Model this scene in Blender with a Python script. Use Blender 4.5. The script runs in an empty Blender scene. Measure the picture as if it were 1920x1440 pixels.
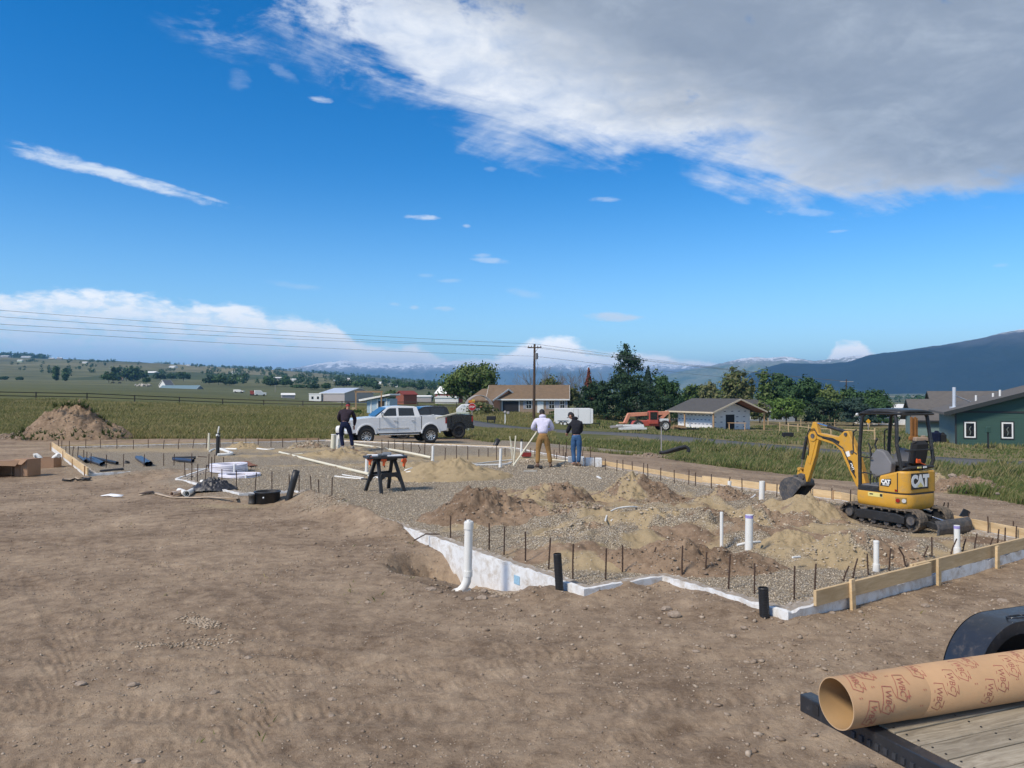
import bpy, bmesh, math, random
import numpy as np
from mathutils import Vector, Matrix, noise as mnoise
R = math.radians
PI = math.pi
scn = bpy.context.scene
col = scn.collection
random.seed(7)
rng = np.random.default_rng(7)
# camera
EYE = Vector((0, 0, 2.55))
F = 1440.0
PITCH = math.atan(18 / 1440)
cd = bpy.data.cameras.new('camera')
cam = bpy.data.objects.new('camera', cd)
col.objects.link(cam)
cam.location = EYE
cam.rotation_euler = (PI / 2 + PITCH, 0, 0)
cd.sensor_fit = 'HORIZONTAL'
cd.sensor_width = 36
cd.lens = 36 * F / 1920
cd.clip_start = 0.1
cd.clip_end = 60000
scn.camera = cam
# exposure
scn.view_settings.view_transform = 'Standard'
scn.view_settings.look = 'None'
scn.view_settings.gamma = 1
scn.view_settings.use_curve_mapping = False
scn.view_settings.exposure = 0.45
# sun
SUN_AZ, SUN_EL = R(-128), R(46)          # azimuth from +Y towards +X
sd = bpy.data.lights.new('sun', 'SUN')
sd.energy = 3.3
sd.angle = R(12)
sd.color = (1.0, 0.89, 0.73)
sun = bpy.data.objects.new('sun', sd)
col.objects.link(sun)
sdir = Vector((math.sin(SUN_AZ) * math.cos(SUN_EL), math.cos(SUN_AZ) * math.cos(SUN_EL), math.sin(SUN_EL)))
sun.rotation_euler = sdir.to_track_quat('Z', 'Y').to_euler()
sun.location = (0, 0, 60)
# node expression helper
class NT:
 def __init__(self, tree):
  self.t = tree
 def new(self, typ, **kw):
  n = self.t.nodes.new(typ)
  for k, v in kw.items():
   setattr(n, k, v)
  return n
 def put(self, v, sock):
  if isinstance(v, E): self.t.links.new(v.s, sock)
  elif isinstance(v, bpy.types.NodeSocket): self.t.links.new(v, sock)
  else: sock.default_value = v
 def m(self, op, *a, clamp=False):
  n = self.new('ShaderNodeMath', operation=op, use_clamp=clamp)
  for i, v in enumerate(a): self.put(v, n.inputs[i])
  return E(self, n.outputs[0])
 def vm(self, op, *a):
  n = self.new('ShaderNodeVectorMath', operation=op)
  for i, v in enumerate(a): self.put(v, n.inputs[i])
  return E(self, n.outputs[0])
 def comb(self, x, y, z=0.0):
  n = self.new('ShaderNodeCombineXYZ')
  for i, v in enumerate((x, y, z)): self.put(v, n.inputs[i])
  return E(self, n.outputs[0])
 def noise(self, vec, scale, detail=4, rough=.55, dist=0.0, out='Fac', lac=2.0):
  n = self.new('ShaderNodeTexNoise')
  if vec is not None: self.put(vec, n.inputs['Vector'])
  n.inputs['Scale'].default_value = scale
  n.inputs['Detail'].default_value = detail
  n.inputs['Roughness'].default_value = rough
  n.inputs['Distortion'].default_value = dist
  n.inputs['Lacunarity'].default_value = lac
  return E(self, n.outputs[out])
 def voro(self, vec, scale, feature='F1', out='Distance', rnd=1.0):
  n = self.new('ShaderNodeTexVoronoi', feature=feature)
  if vec is not None: self.put(vec, n.inputs['Vector'])
  n.inputs['Scale'].default_value = scale
  n.inputs['Randomness'].default_value = rnd
  return E(self, n.outputs[out])
 def mr(self, v, a, b, c=0.0, d=1.0, smooth=False):
  n = self.new('ShaderNodeMapRange')
  if smooth: n.interpolation_type = 'SMOOTHSTEP'
  for i, x in enumerate((v, a, b, c, d)): self.put(x, n.inputs[i])
  return E(self, n.outputs[0])
 def mix(self, f, a, b):
  n = self.new('ShaderNodeMix', data_type='RGBA')
  self.put(f, n.inputs[0])
  for v, i in ((a, 6), (b, 7)):
   if isinstance(v, (tuple, list)): v = (*v[:3], 1.0)
   self.put(v, n.inputs[i])
  return E(self, n.outputs[2])
 def mulc(self, a, b):
  n = self.new('ShaderNodeMix', data_type='RGBA', blend_type='MULTIPLY')
  n.inputs[0].default_value = 1
  for v, i in ((a, 6), (b, 7)):
   if isinstance(v, (tuple, list)): v = (*v[:3], 1.0)
   self.put(v, n.inputs[i])
  return E(self, n.outputs[2])
 def curve(self, v, pts):
  n = self.new('ShaderNodeFloatCurve')
  c = n.mapping.curves[0]
  while len(c.points) < len(pts): c.points.new(.5, .5)
  for p, (x, y) in zip(c.points, pts):
   p.location = (x, y); p.handle_type = 'AUTO_CLAMPED'
  n.mapping.update()
  self.put(v, n.inputs['Value'])
  return E(self, n.outputs[0])
 def attr(self, name, out='Fac'):
  n = self.new('ShaderNodeAttribute', attribute_name=name)
  return E(self, n.outputs[out])
 def bump(self, h, strength=.5, dist=.02, normal=None):
  n = self.new('ShaderNodeBump')
  n.inputs['Strength'].default_value = strength
  n.inputs['Distance'].default_value = dist
  self.put(h, n.inputs['Height'])
  if normal is not None: self.put(normal, n.inputs['Normal'])
  return E(self, n.outputs[0])
class E:
 def __init__(self, nt, s): self.nt, self.s = nt, s
 def __add__(self, o): return self.nt.m('ADD', self, o)
 __radd__ = __add__
 def __sub__(self, o): return self.nt.m('SUBTRACT', self, o)
 def __rsub__(self, o): return self.nt.m('SUBTRACT', o, self)
 def __mul__(self, o): return self.nt.m('MULTIPLY', self, o)
 __rmul__ = __mul__
 def __truediv__(self, o): return self.nt.m('DIVIDE', self, o)
 def max(self, o): return self.nt.m('MAXIMUM', self, o)
 def min(self, o): return self.nt.m('MINIMUM', self, o)
def azel(px, py):
 az = math.atan((px - 960) / F)
 return az, math.atan((738 - py) / math.hypot(F, px - 960))
# world: clear sky with clouds
world = bpy.data.worlds.new('World')
scn.world = world
world.use_nodes = True
wt = world.node_tree
wt.nodes.clear()
W = NT(wt)
out = W.new('ShaderNodeOutputWorld')
bg = W.new('ShaderNodeBackground')
bg.inputs['Strength'].default_value = 0.09
wt.links.new(bg.outputs[0], out.inputs[0])
sky = W.new('ShaderNodeTexSky', sky_type='NISHITA', sun_disc=False)
sky.sun_elevation = SUN_EL
sky.sun_rotation = SUN_AZ
sky.altitude = 1200
sky.air_density = 1.0
sky.dust_density = 0.35
sky.ozone_density = 2.0
hs = W.new('ShaderNodeHueSaturation')
hs.inputs['Saturation'].default_value = 1.35
hs.inputs['Value'].default_value = 1.62
gm = W.new('ShaderNodeGamma'); gm.inputs[1].default_value = 1.2
sc01 = W.new('ShaderNodeVectorMath', operation='SCALE'); sc01.inputs[3].default_value = .1; wt.links.new(sky.outputs[0], sc01.inputs[0]); wt.links.new(sc01.outputs[0], gm.inputs[0])
sc10 = W.new('ShaderNodeVectorMath', operation='SCALE'); sc10.inputs[3].default_value = 10; wt.links.new(gm.outputs[0], sc10.inputs[0]); wt.links.new(sc10.outputs[0], hs.inputs['Color'])
tc = W.new('ShaderNodeTexCoord')
dirv = E(W, tc.outputs['Generated'])
sx = W.new('ShaderNodeSeparateXYZ')
W.put(dirv, sx.inputs[0])
dx, dy, dz = (E(W, sx.outputs[i]) for i in range(3))
az = W.m('ARCTAN2', dx, dy)
el = W.m('ARCSINE', dz)
den = dz.max(0.0) + 0.16
pl = W.comb(dx / den, dy / den, 0.0)
ae = W.comb(az, el * 2.4, 0.0)
n_big = W.noise(pl, 1.5, 9, .60, .35)
n_med = W.noise(pl, 4.0, 8, .62, .5)
n_fine = W.noise(pl, 11.0, 8, .62, .4)
fib = W.comb(dx / den * 1.0 + dy / den * 0.9, (dy / den - dx / den * 0.7) * 3.2, 3.0)
n_fib = W.noise(fib, 1.6, 9, .62, .6)
saz = W.m('SINE', az)
edge = 0.322 - saz * 0.235
hgt = el - edge + (n_big - 0.5) * 0.26 + (n_fib - 0.5) * 0.13
m_big = W.mr(hgt, -0.012, 0.055, smooth=True)
thin = W.mr(az, 0.12, -0.45, 0.0, 1.0)
holes = W.mr(n_med * 0.55 + n_fib * 0.2 + n_fine * .25 - thin * 0.26, 0.26, 0.40, smooth=True)
m_big = m_big * holes
inner = W.mr(el - edge + (n_big - .5) * 0.22 + saz * 0.20, 0.05, 0.19, smooth=True)
shade = W.mr(n_med * .35 + n_fib * .2 + n_fine * .45, 0.40, 0.60)
c_big = W.mix(inner, (8.8, 8.9, 9.0), (2.6, 3.05, 3.75))
c_big = W.mix(shade * 0.8, c_big, W.mix(inner, (4.3, 5.2, 6.8), W.mix(W.mr(n_med * .5 + n_big * .5, .36, .62), (1.75, 2.15, 2.9), (4.2, 4.7, 5.4))))
topc = [(-3.2, .05), (-1.6, .09), (-1.0, .12), (-.6, .112), (-.5, .122), (-.4, .112), (-.3, .103), (-.21, .086), (-.185, .062), (-.13, .066),
  (-.09, .052), (-.03, .05), (0.0, .06), (.02, .074), (.05, .080), (.085, .070), (.13, .054), (.22, .050), (.27, .036), (.305, .018), (.36, .010),
  (.385, .052), (.41, .066), (.435, .058), (.455, .03), (.475, .004), (.9, .0), (1.5, .05), (2.4, .09), (3.2, .05)]
n_low = W.noise(ae, 13.0, 8, .6, .3)
n_low2 = W.noise(ae, 42.0, 7, .6, .2)
tp = W.curve((az + 3.2) / 6.4, [((a + 3.2) / 6.4, b * 5) for a, b in topc]) / 5.0
d_low = tp - el + (n_low - .5) * 0.035 + (n_low2 - .5) * 0.018
soft_l = W.mr(az, -0.05, -0.3, 0.0, 1.0)
m_low = W.mr(d_low, 0.0, 0.012, smooth=True) * W.mr(n_low * .45 + n_low2 * .55 - .05 + (1.0 - soft_l) * 0.35, 0.34, 0.50, 0.5, 1.0, smooth=True)
m_low = m_low * W.mr(el, -0.02, 0.004)
body = W.mr(d_low - (n_low2 - .5) * .03, 0.012, 0.07)
c_low = W.mix(body * W.mr(az, -0.15, 0.02, 1.0, 0.45), W.mix(W.mr(az, -.12, -.02), (10.8, 10.9, 10.8), (15.0, 14.5, 13.8)), (6.6, 8.3, 10.2))
smalls = [(215, 326, 165, 12, -11.5, 1.0), (110, 302, 80, 12, -7, .9), (330, 352, 95, 5, -12, .75), (791, 407, 36, 6, 0, .85), (875, 423, 10, 4, 0, .6),
   (1152, 594, 62, 10, -3, .9), (922, 488, 38, 6, -4, .5), (905, 478, 20, 5, 0, .4), (1136, 373, 32, 6, 0, .45),
   (1164, 280, 16, 12, 0, .55), (600, 183, 24, 7, 0, .6), (833, 580, 24, 6, 0, .7), (742, 570, 14, 5, 0, .6), (777, 576, 11, 5, 0, .6),
   (845, 526, 24, 5, 0, .3), (985, 550, 40, 9, -10, .3), (560, 536, 60, 7, -6, .25), (920, 316, 14, 5, 0, .2), (1520, 397, 40, 8, -8, .3),
   (445, 150, 22, 22, 40, .14), (530, 135, 30, 12, -25, .18), (1572, 433, 22, 3, 0, .3), (1878, 497, 14, 4, 0, .35), (800, 516, 20, 4, 0, .25)]
n_s = W.noise(W.comb(az, el * 3.0, 0.0), 26.0, 7, .65, .3)
m_small = None
for (px, py, hx, hy, tl, op) in smalls:
 a0, e0 = azel(px, py)
 ct, st = math.cos(R(tl)), math.sin(R(tl))
 da, de = az - a0, el - e0
 u = (da * ct + de * st) / (hx / F)
 v = (de * ct - da * st) / (hy / F)
 q = 1.0 - (u * u + v * v) + (n_s - .5) * 3.2
 k = W.mr(q, 0.0, 1.3, 0.0, op, smooth=True)
 m_small = k if m_small is None else m_small.max(k)
a0, e0 = azel(1122, 243)
dd = W.m('SQRT', (az - a0) * (az - a0) * .93 + (el - e0) * (el - e0))
m_moon = W.mr(dd, 0.0046, 0.0040) * W.mr(W.noise(W.comb(az, el, 0), 260, 2), .35, .6, .25, .6)
hz = W.mr(W.m('ABSOLUTE', el), 0.30, 0.0, 0.0, 1.0)
skyc = W.mix(hz * hz * 0.55, E(W, hs.outputs[0]), (5.0, 8.3, 10.6))
c = W.mix(m_moon, skyc, (6.2, 6.9, 7.8))
c = W.mix(m_small * .85, c, (7.4, 8.0, 8.7))
c = W.mix(m_low, c, c_low)
c = W.mix(m_big * 0.97, c, c_big)
W.put(c, bg.inputs['Color'])
# scene helpers
def tag(o, label=None, cat=None, group=None, kind=None):
 if label: o['label'] = label
 if cat: o['category'] = cat
 if group: o['group'] = group
 if kind: o['kind'] = kind
 return o
def empty(name, loc=(0, 0, 0), rz=0.0, label=None, cat=None, group=None):
 o = bpy.data.objects.new(name, None)
 o.empty_display_size = .1
 col.objects.link(o)
 o.location = loc
 o.rotation_euler = (0, 0, rz)
 return tag(o, label, cat, group)
def copy_tree(o, parent=None):
 c = o.copy()
 col.objects.link(c)
 if parent is not None: c.parent = parent
 for ch in list(o.children): copy_tree(ch, c)
 return c
def at(px, py, z=0.0):
 """the point of the plane at height z that the pixel of the photograph looks at"""
 a = (px - 960) / F
 b = (720 - py) / F
 cp, sp = math.cos(PITCH), math.sin(PITCH)
 d = Vector((a, cp - b * sp, sp + b * cp))
 t = (z - EYE.z) / d.z
 return EYE + d * t
def atd(px, py, dist):
 """the point at depth dist (metres along +Y) that the pixel looks at"""
 a = (px - 960) / F
 b = (720 - py) / F
 cp, sp = math.cos(PITCH), math.sin(PITCH)
 d = Vector((a, cp - b * sp, sp + b * cp))
 return EYE + d * (dist / d.y)
def frame(z, x=None):
 z = Vector(z).normalized()
 ref = Vector((0, 0, 1)) if abs(z.z) < .95 else Vector((1, 0, 0))
 if x is not None: ref = Vector(x)
 y = z.cross(ref).normalized()
 x = y.cross(z).normalized()
 return x, y, z
class MB:
 def __init__(self): self.v, self.f, self.sm, self.uv = [], [], [], None
 def add(self, vs, fs, smooth=False, M=None):
  b = len(self.v)
  for p in vs:
   p = Vector(p)
   self.v.append(tuple(M @ p) if M is not None else tuple(p))
  for q in fs:
   self.f.append([b + i for i in q]); self.sm.append(smooth)
  return self
 def box(self, c, s, M=None, rz=0, bev=0.0, taper=None):
  x, y, z = s[0] / 2, s[1] / 2, s[2] / 2
  rot = Matrix.Rotation(rz, 3, 'Z')
  tx, ty = taper or (1, 1)
  if bev <= 0:
   vs = [Vector((i * x * (tx if k > 0 else 1), j * y * (ty if k > 0 else 1), k * z)) for k in (-1, 1) for j in (-1, 1) for i in (-1, 1)]
   fs = [(0, 2, 3, 1), (4, 5, 7, 6), (0, 1, 5, 4), (2, 6, 7, 3), (0, 4, 6, 2), (1, 3, 7, 5)]
   self.add([Vector(c) + rot @ p for p in vs], fs, False, M)
  else:
   b = min(bev, x * .9, y * .9, z * .9)
   loops = []
   for (zz, ins) in ((-z, b), (-z + b, 0), (z - b, 0), (z, b)):
    lp = []
    for (sx_, sy_) in ((-1, -1), (1, -1), (1, 1), (-1, 1)):
     X, Y = x - ins, y - ins
     a1 = (sx_ * X, sy_ * (Y - b)) if True else None
     a2 = (sx_ * (X - b), sy_ * Y)
     if sx_ * sy_ > 0: pr = (a2, a1) if sx_ < 0 else (a2, a1)
     else: pr = (a1, a2)
     if (sx_, sy_) == (-1, -1): pr = (a1, a2)
     if (sx_, sy_) == (1, -1): pr = (a2, a1)
     if (sx_, sy_) == (1, 1): pr = (a1, a2)
     if (sx_, sy_) == (-1, 1): pr = (a2, a1)
     lp += [Vector((p[0], p[1], zz)) for p in pr]
    loops.append(lp)
   vs = [Vector(c) + rot @ p for lp in loops for p in lp]
   n = 8
   fs = [tuple(reversed(range(n))), tuple(range(3 * n, 4 * n))]
   for k in range(3):
    for i in range(n):
     j = (i + 1) % n
     fs.append((k * n + i, k * n + j, (k + 1) * n + j, (k + 1) * n + i))
   self.add(vs, fs, False, M)
  return self
 def bar(self, p0, p1, w, h, M=None, up=None):
  """rectangular bar from p0 to p1"""
  p0, p1 = Vector(p0), Vector(p1)
  x, y, z = frame(p1 - p0, up)
  vs = [p + x * (i * h / 2) + y * (j * w / 2) for p in (p0, p1) for (i, j) in ((-1, -1), (1, -1), (1, 1), (-1, 1))]
  fs = [(0, 1, 2, 3), (7, 6, 5, 4), (0, 4, 5, 1), (1, 5, 6, 2), (2, 6, 7, 3), (3, 7, 4, 0)]
  return self.add(vs, fs, False, M)
 def cyl(self, p0, p1, r0, r1=None, n=16, caps=True, M=None, smooth=True):
  r1 = r0 if r1 is None else r1
  p0, p1 = Vector(p0), Vector(p1)
  x, y, z = frame(p1 - p0)
  vs = []
  for p, r in ((p0, r0), (p1, r1)):
   for i in range(n):
    a = 2 * PI * i / n
    vs.append(p + x * (r * math.cos(a)) + y * (r * math.sin(a)))
  self.add(vs, [(i, (i + 1) % n, n + (i + 1) % n, n + i) for i in range(n)], smooth, M)
  if caps:
   self.add(vs[:n], [tuple(reversed(range(n)))], False, M)
   self.add(vs[n:], [tuple(range(n))], False, M)
  return self
 def tube(self, pts, r, n=8, M=None, closed=False, caps=True, radii=None):
  pts = [Vector(p) for p in pts]
  m = len(pts)
  vs = []
  px = None
  for i, p in enumerate(pts):
   if closed: t = pts[(i + 1) % m] - pts[i - 1]
   else: t = pts[min(i + 1, m - 1)] - pts[max(i - 1, 0)]
   t.normalize()
   if px is None: x, y, _ = frame(t)
   else:
    y = t.cross(px)
    if y.length < 1e-6: x, y, _ = frame(t)
    else: y.normalize(); x = y.cross(t).normalized()
   px = x
   rr = radii[i] if radii else r
   for k in range(n):
    a = 2 * PI * k / n
    vs.append(p + x * (rr * math.cos(a)) + y * (rr * math.sin(a)))
  fs = []
  for i in range(m if closed else m - 1):
   j = (i + 1) % m
   for k in range(n):
    l = (k + 1) % n
    fs.append((i * n + k, i * n + l, j * n + l, j * n + k))
  self.add(vs, fs, True, M)
  if caps and not closed:
   self.add(vs[:n], [tuple(reversed(range(n)))], False, M)
   self.add(vs[-n:], [tuple(range(n))], False, M)
  return self
 def lathe(self, prof, n=24, M=None, smooth=True, ax='Z'):
  vs = []
  for (r, z) in prof:
   for i in range(n):
    a = 2 * PI * i / n
    p = (r * math.cos(a), r * math.sin(a), z)
    if ax == 'Y': p = (p[0], p[2], p[1])
    if ax == 'X': p = (p[2], p[0], p[1])
    vs.append(p)
  fs = []
  for k in range(len(prof) - 1):
   for i in range(n):
    j = (i + 1) % n
    q = (k * n + i, k * n + j, (k + 1) * n + j, (k + 1) * n + i)
    fs.append(q if ax != 'Y' else tuple(reversed(q)))
  return self.add(vs, fs, smooth, M)
 def prism(self, poly, h, M=None, axis='Z', base=0.0, smooth_side=False):
  """extrude the 2-D outline: axis Z: (x,y)->z; axis Y: (x,z)->y; axis X: (y,z)->x"""
  n = len(poly)
  area = sum(poly[i][0] * poly[(i + 1) % n][1] - poly[(i + 1) % n][0] * poly[i][1] for i in range(n))
  if area < 0: poly = poly[::-1]
  def P(a, b, c):
   return {'Z': (a, b, c), 'Y': (a, c, b), 'X': (c, a, b)}[axis]
  vs = [P(a, b, base) for a, b in poly] + [P(a, b, base + h) for a, b in poly]
  flip = (axis == 'Y') != (h < 0)
  caps = [tuple(reversed(range(n))), tuple(range(n, 2 * n))]
  side = [(i, (i + 1) % n, n + (i + 1) % n, n + i) for i in range(n)]
  if flip: caps = [tuple(reversed(q)) for q in caps]; side = [tuple(reversed(q)) for q in side]
  b0 = len(self.v)
  self.add(vs, caps, False, M)
  for q in side: self.f.append([b0 + i for i in q]); self.sm.append(smooth_side)
  return self
 def ico(self, c, r, sub=1, jit=0.0, M=None, sc=(1, 1, 1), smooth=False, rz=0):
  vs, fs = ICO[sub]
  rot = Matrix.Rotation(rz, 3, 'Z')
  pts = []
  for p in vs:
   q = Vector(p) * r
   if jit: q *= 1 + random.uniform(-jit, jit)
   q = rot @ Vector((q.x * sc[0], q.y * sc[1], q.z * sc[2]))
   pts.append(Vector(c) + q)
  return self.add(pts, fs, smooth, M)
 def mesh(self, name):
  me = bpy.data.meshes.new(name)
  me.from_pydata(self.v, [], self.f)
  me.polygons.foreach_set('use_smooth', self.sm)
  me.update()
  return me
 def build(self, name, m, parent=None, loc=None, rot=None, bevel=0.0, seg=2):
  me = self.mesh(name)
  o = bpy.data.objects.new(name, me)
  col.objects.link(o)
  if m is not None: me.materials.append(m)
  if parent is not None: o.parent = parent
  if loc is not None: o.location = loc
  if rot is not None: o.rotation_euler = rot
  if bevel > 0:
   b = o.modifiers.new('bevel', 'BEVEL')
   b.width = bevel; b.segments = seg; b.limit_method = 'ANGLE'; b.angle_limit = R(35)
   b.harden_normals = False
  return o
def _ico(sub):
 bm = bmesh.new()
 bmesh.ops.create_icosphere(bm, subdivisions=sub, radius=1)
 vs = [tuple(v.co) for v in bm.verts]
 fs = [tuple(v.index for v in f.verts) for f in bm.faces]
 bm.free()
 return vs, fs
ICO = {1: _ico(1), 2: _ico(2), 3: _ico(3)}
def np_mesh(name, V, Fc, m, smooth=False, parent=None, attrs=None):
 """fast mesh from numpy arrays; Fc is (n,3) or (n,4)"""
 me = bpy.data.meshes.new(name)
 k = Fc.shape[1]
 me.vertices.add(len(V)); me.vertices.foreach_set('co', V.astype(np.float32).ravel())
 me.loops.add(Fc.size); me.loops.foreach_set('vertex_index', Fc.astype(np.int32).ravel())
 me.polygons.add(len(Fc))
 me.polygons.foreach_set('loop_start', np.arange(0, Fc.size, k, dtype=np.int32))
 if smooth: me.polygons.foreach_set('use_smooth', np.ones(len(Fc), dtype=bool))
 me.update(calc_edges=True)
 for an, av in (attrs or {}).items():
  a = me.attributes.new(an, 'FLOAT', 'POINT')
  a.data.foreach_set('value', av.astype(np.float32))
 o = bpy.data.objects.new(name, me)
 col.objects.link(o)
 if m is not None: me.materials.append(m)
 if parent is not None: o.parent = parent
 return o
# numpy noise
_perm = rng.permutation(256)
_perm = np.concatenate([_perm, _perm])
_gr = rng.uniform(0, 2 * np.pi, 256)
_gx, _gy = np.cos(_gr), np.sin(_gr)
def perlin(x, y):
 xi, yi = np.floor(x).astype(int), np.floor(y).astype(int)
 xf, yf = x - xi, y - yi
 xi &= 255; yi &= 255
 u = xf * xf * xf * (xf * (xf * 6 - 15) + 10)
 v = yf * yf * yf * (yf * (yf * 6 - 15) + 10)
 def g(ix, iy, fx, fy):
  h = _perm[_perm[ix & 255] + (iy & 255)]
  return _gx[h] * fx + _gy[h] * fy
 a = g(xi, yi, xf, yf); b = g(xi + 1, yi, xf - 1, yf)
 c_ = g(xi, yi + 1, xf, yf - 1); d = g(xi + 1, yi + 1, xf - 1, yf - 1)
 return (a + u * (b - a)) * (1 - v) + (c_ + u * (d - c_)) * v
def fbm(x, y, s, o=4, g=.5):
 t = 0; a = 1; f = 1 / s
 for i in range(o):
  t = t + a * perlin(x * f + 17.3 * i, y * f - 9.1 * i); a *= g; f *= 2.03
 return t
def sstep(x, a, b):
 t = np.clip((x - a) / (b - a), 0, 1)
 return t * t * (3 - 2 * t)
def in_poly(x, y, poly):
 ins = np.zeros(np.shape(x), dtype=bool)
 n = len(poly)
 for i in range(n):
  x0, y0 = poly[i]; x1, y1 = poly[(i + 1) % n]
  c_ = ((y0 > y) != (y1 > y))
  xx = (x1 - x0) * (y - y0) / ((y1 - y0) if y1 != y0 else 1e-9) + x0
  ins ^= c_ & (x < xx)
 return ins
def seg_dist(x, y, poly, closed=True):
 d = np.full(np.shape(x), 1e9)
 n = len(poly)
 for i in range(n if closed else n - 1):
  x0, y0 = poly[i]; x1, y1 = poly[(i + 1) % n]
  ex, ey = x1 - x0, y1 - y0
  t = np.clip(((x - x0) * ex + (y - y0) * ey) / (ex * ex + ey * ey + 1e-12), 0, 1)
  d = np.minimum(d, np.hypot(x - x0 - t * ex, y - y0 - t * ey))
 return d
# materials
def mat(name, color, rough=.6, metal=0.0, var=.12, vscale=3.0, bump=0.0, bscale=30.0, bdist=.01, spec=.5, dirt=0.0, dirtcol=(.25, .19, .14), coat=0.0, trans=0.0, island=0.0):
 m = bpy.data.materials.new(name)
 m.use_nodes = True
 t = NT(m.node_tree)
 b = m.node_tree.nodes['Principled BSDF']
 co = t.new('ShaderNodeTexCoord')
 ob = E(t, co.outputs['Object'])
 n1 = t.noise(ob, vscale, 5, .6)
 f = t.mr(n1, .25, .75, 1 - var, 1 + var)
 rgb = t.new('ShaderNodeRGB'); rgb.outputs[0].default_value = (*color, 1)
 cc = t.mulc(rgb.outputs[0], t.comb(f, f, f))
 if island > 0:
  g = t.new('ShaderNodeNewGeometry')
  r = t.mr(E(t, g.outputs['Random Per Island']), 0, 1, 1 - island, 1 + island)
  cc = t.mulc(cc, t.comb(r, r, r * .95))
 if dirt > 0:
  n2 = t.noise(ob, vscale * 2.7, 7, .7, .4)
  cc = t.mix(t.mr(n2, .62 - dirt * .35, .85 - dirt * .3, 0, min(1, .35 + dirt)), cc, dirtcol)
  t.put(t.mr(n2, .4, .7, rough, min(1, rough + .25)), b.inputs['Roughness'])
 else:
  t.put(t.mr(n1, .3, .7, max(.02, rough - .06), min(1, rough + .06)), b.inputs['Roughness'])
 t.put(cc, b.inputs['Base Color'])
 b.inputs['Metallic'].default_value = metal
 b.inputs['Specular IOR Level'].default_value = spec
 b.inputs['Coat Weight'].default_value = coat
 b.inputs['Coat Roughness'].default_value = .08
 if bump > 0:
  t.put(t.bump(t.noise(ob, bscale, 5, .6), bump, bdist), b.inputs['Normal'])
 return m
def wood_mat(name, c1, c2, scale=6.0, rough=.75, axis='X', dirt=.0, knots=True):
 m = bpy.data.materials.new(name)
 m.use_nodes = True
 t = NT(m.node_tree)
 b = m.node_tree.nodes['Principled BSDF']
 co = t.new('ShaderNodeTexCoord')
 mp = t.new('ShaderNodeMapping')
 m.node_tree.links.new(co.outputs['Object'], mp.inputs[0])
 mp.inputs['Scale'].default_value = {'X': (.12, 1, 1), 'Y': (1, .12, 1), 'Z': (1, 1, .12)}[axis]
 v = E(t, mp.outputs[0])
 oi = t.new('ShaderNodeObjectInfo')
 v2 = t.vm('ADD', v, t.comb(E(t, oi.outputs['Random']) * 37.0, E(t, oi.outputs['Random']) * 11.0, 0.0))
 n1 = t.noise(v2, scale * 4, 6, .65, 1.2)
 n2 = t.noise(v2, scale * .8, 3, .5, .3)
 cc = t.mix(t.mr(n1, .35, .68), c1, c2)
 f = t.mr(n2, .3, .7, .82, 1.12)
 f = f * t.mr(E(t, oi.outputs['Random']), 0, 1, .88, 1.1)
 cc = t.mulc(cc, t.comb(f, f, f))
 if dirt:
  n3 = t.noise(E(t, co.outputs['Object']), 7.0, 7, .7, .5)
  cc = t.mix(t.mr(n3, .55, .8, 0, dirt), cc, (.16, .12, .09))
 t.put(cc, b.inputs['Base Color'])
 b.inputs['Roughness'].default_value = rough
 b.inputs['Specular IOR Level'].default_value = .25
 t.put(t.bump(n1, .25, .004), b.inputs['Normal'])
 return m
# terrain
ctl = []
for px in (-2600, -1200, -300, 300, 960, 1500, 2200, 3200, 5000):
 for d in (2, 6, 12): ctl.append((px, d, 0.0))
for px in (-2600, -1200, -400, 0, 300, 600): ctl += [(px, 25, 0.0), (px, 44, 0.0)]
for px in (800, 960): ctl += [(px, 25, 0.0), (px, 34, -.03), (px, 41, -.15)]
ctl += [(1130, 22, 0.0), (1130, 32, -.12), (1300, 20, 0), (1300, 28, -.15), (1500, 17, 0), (1500, 24, -.25), (1750, 15, 0), (1750, 22, -.35), (2200, 14, 0), (2200, 22, -.5),
  (1130, 45, -.8), (1300, 42, -1.0), (1500, 36, -1.05), (1750, 33, -1.1), (1920, 40, -1.35), (2300, 40, -1.5),
  (900, 60, -.6), (900, 86, -.9), (1180, 75, -1.5), (1440, 57, -1.45), (1200, 91, -1.87), (1340, 108, -2.3), (1075, 100, -1.6), (1800, 65, -1.87), (1620, 100, -2.4),
  (2300, 70, -1.9), (1003, 100, -.75), (1000, 118, -.5), (900, 120, -.4), (600, 80, 0), (600, 150, -.2), (760, 90, -.2),
  (325, 144, .65), (0, 130, 1.74), (480, 150, .05), (-400, 130, 2.2), (-1200, 130, 2.5), (100, 80, .5), (-2600, 130, 2.5), (650, 320, -1.0), (480, 250, 1.0),
  (0, 400, 7.5), (0, 900, 26), (300, 300, 3.2), (300, 800, 17), (600, 500, 5.3), (600, 1000, 18.5), (850, 500, 2.5), (850, 1000, 9), (-600, 400, 8), (-600, 900, 30), (-2600, 900, 30),
  (0, 2500, 117), (300, 2200, 86), (600, 2500, 68), (850, 2600, 31), (1000, 2500, 11), (-600, 2500, 130), (-2600, 2500, 130),
  (1000, 250, -.5), (1000, 700, 2), (1300, 300, -4), (1700, 300, -5), (2400, 300, -6), (1300, 700, -6), (1700, 700, -8), (2400, 700, -8), (1300, 2300, 0), (1700, 2000, -4), (2400, 2000, 0), (4500, 700, -4), (4500, 2500, 5), (4500, 120, -2), (4500, 40, -.6)]
for px in (-2600, -600, 0, 300, 600, 850, 1100, 1500, 2400, 4500):
 ctl += [(px, 4500, 60 if px < 700 else 5), (px, 14000, 0)]
cx = np.array([math.atan((p - 960) / F) * 2.2 for p, d, z in ctl])
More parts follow.
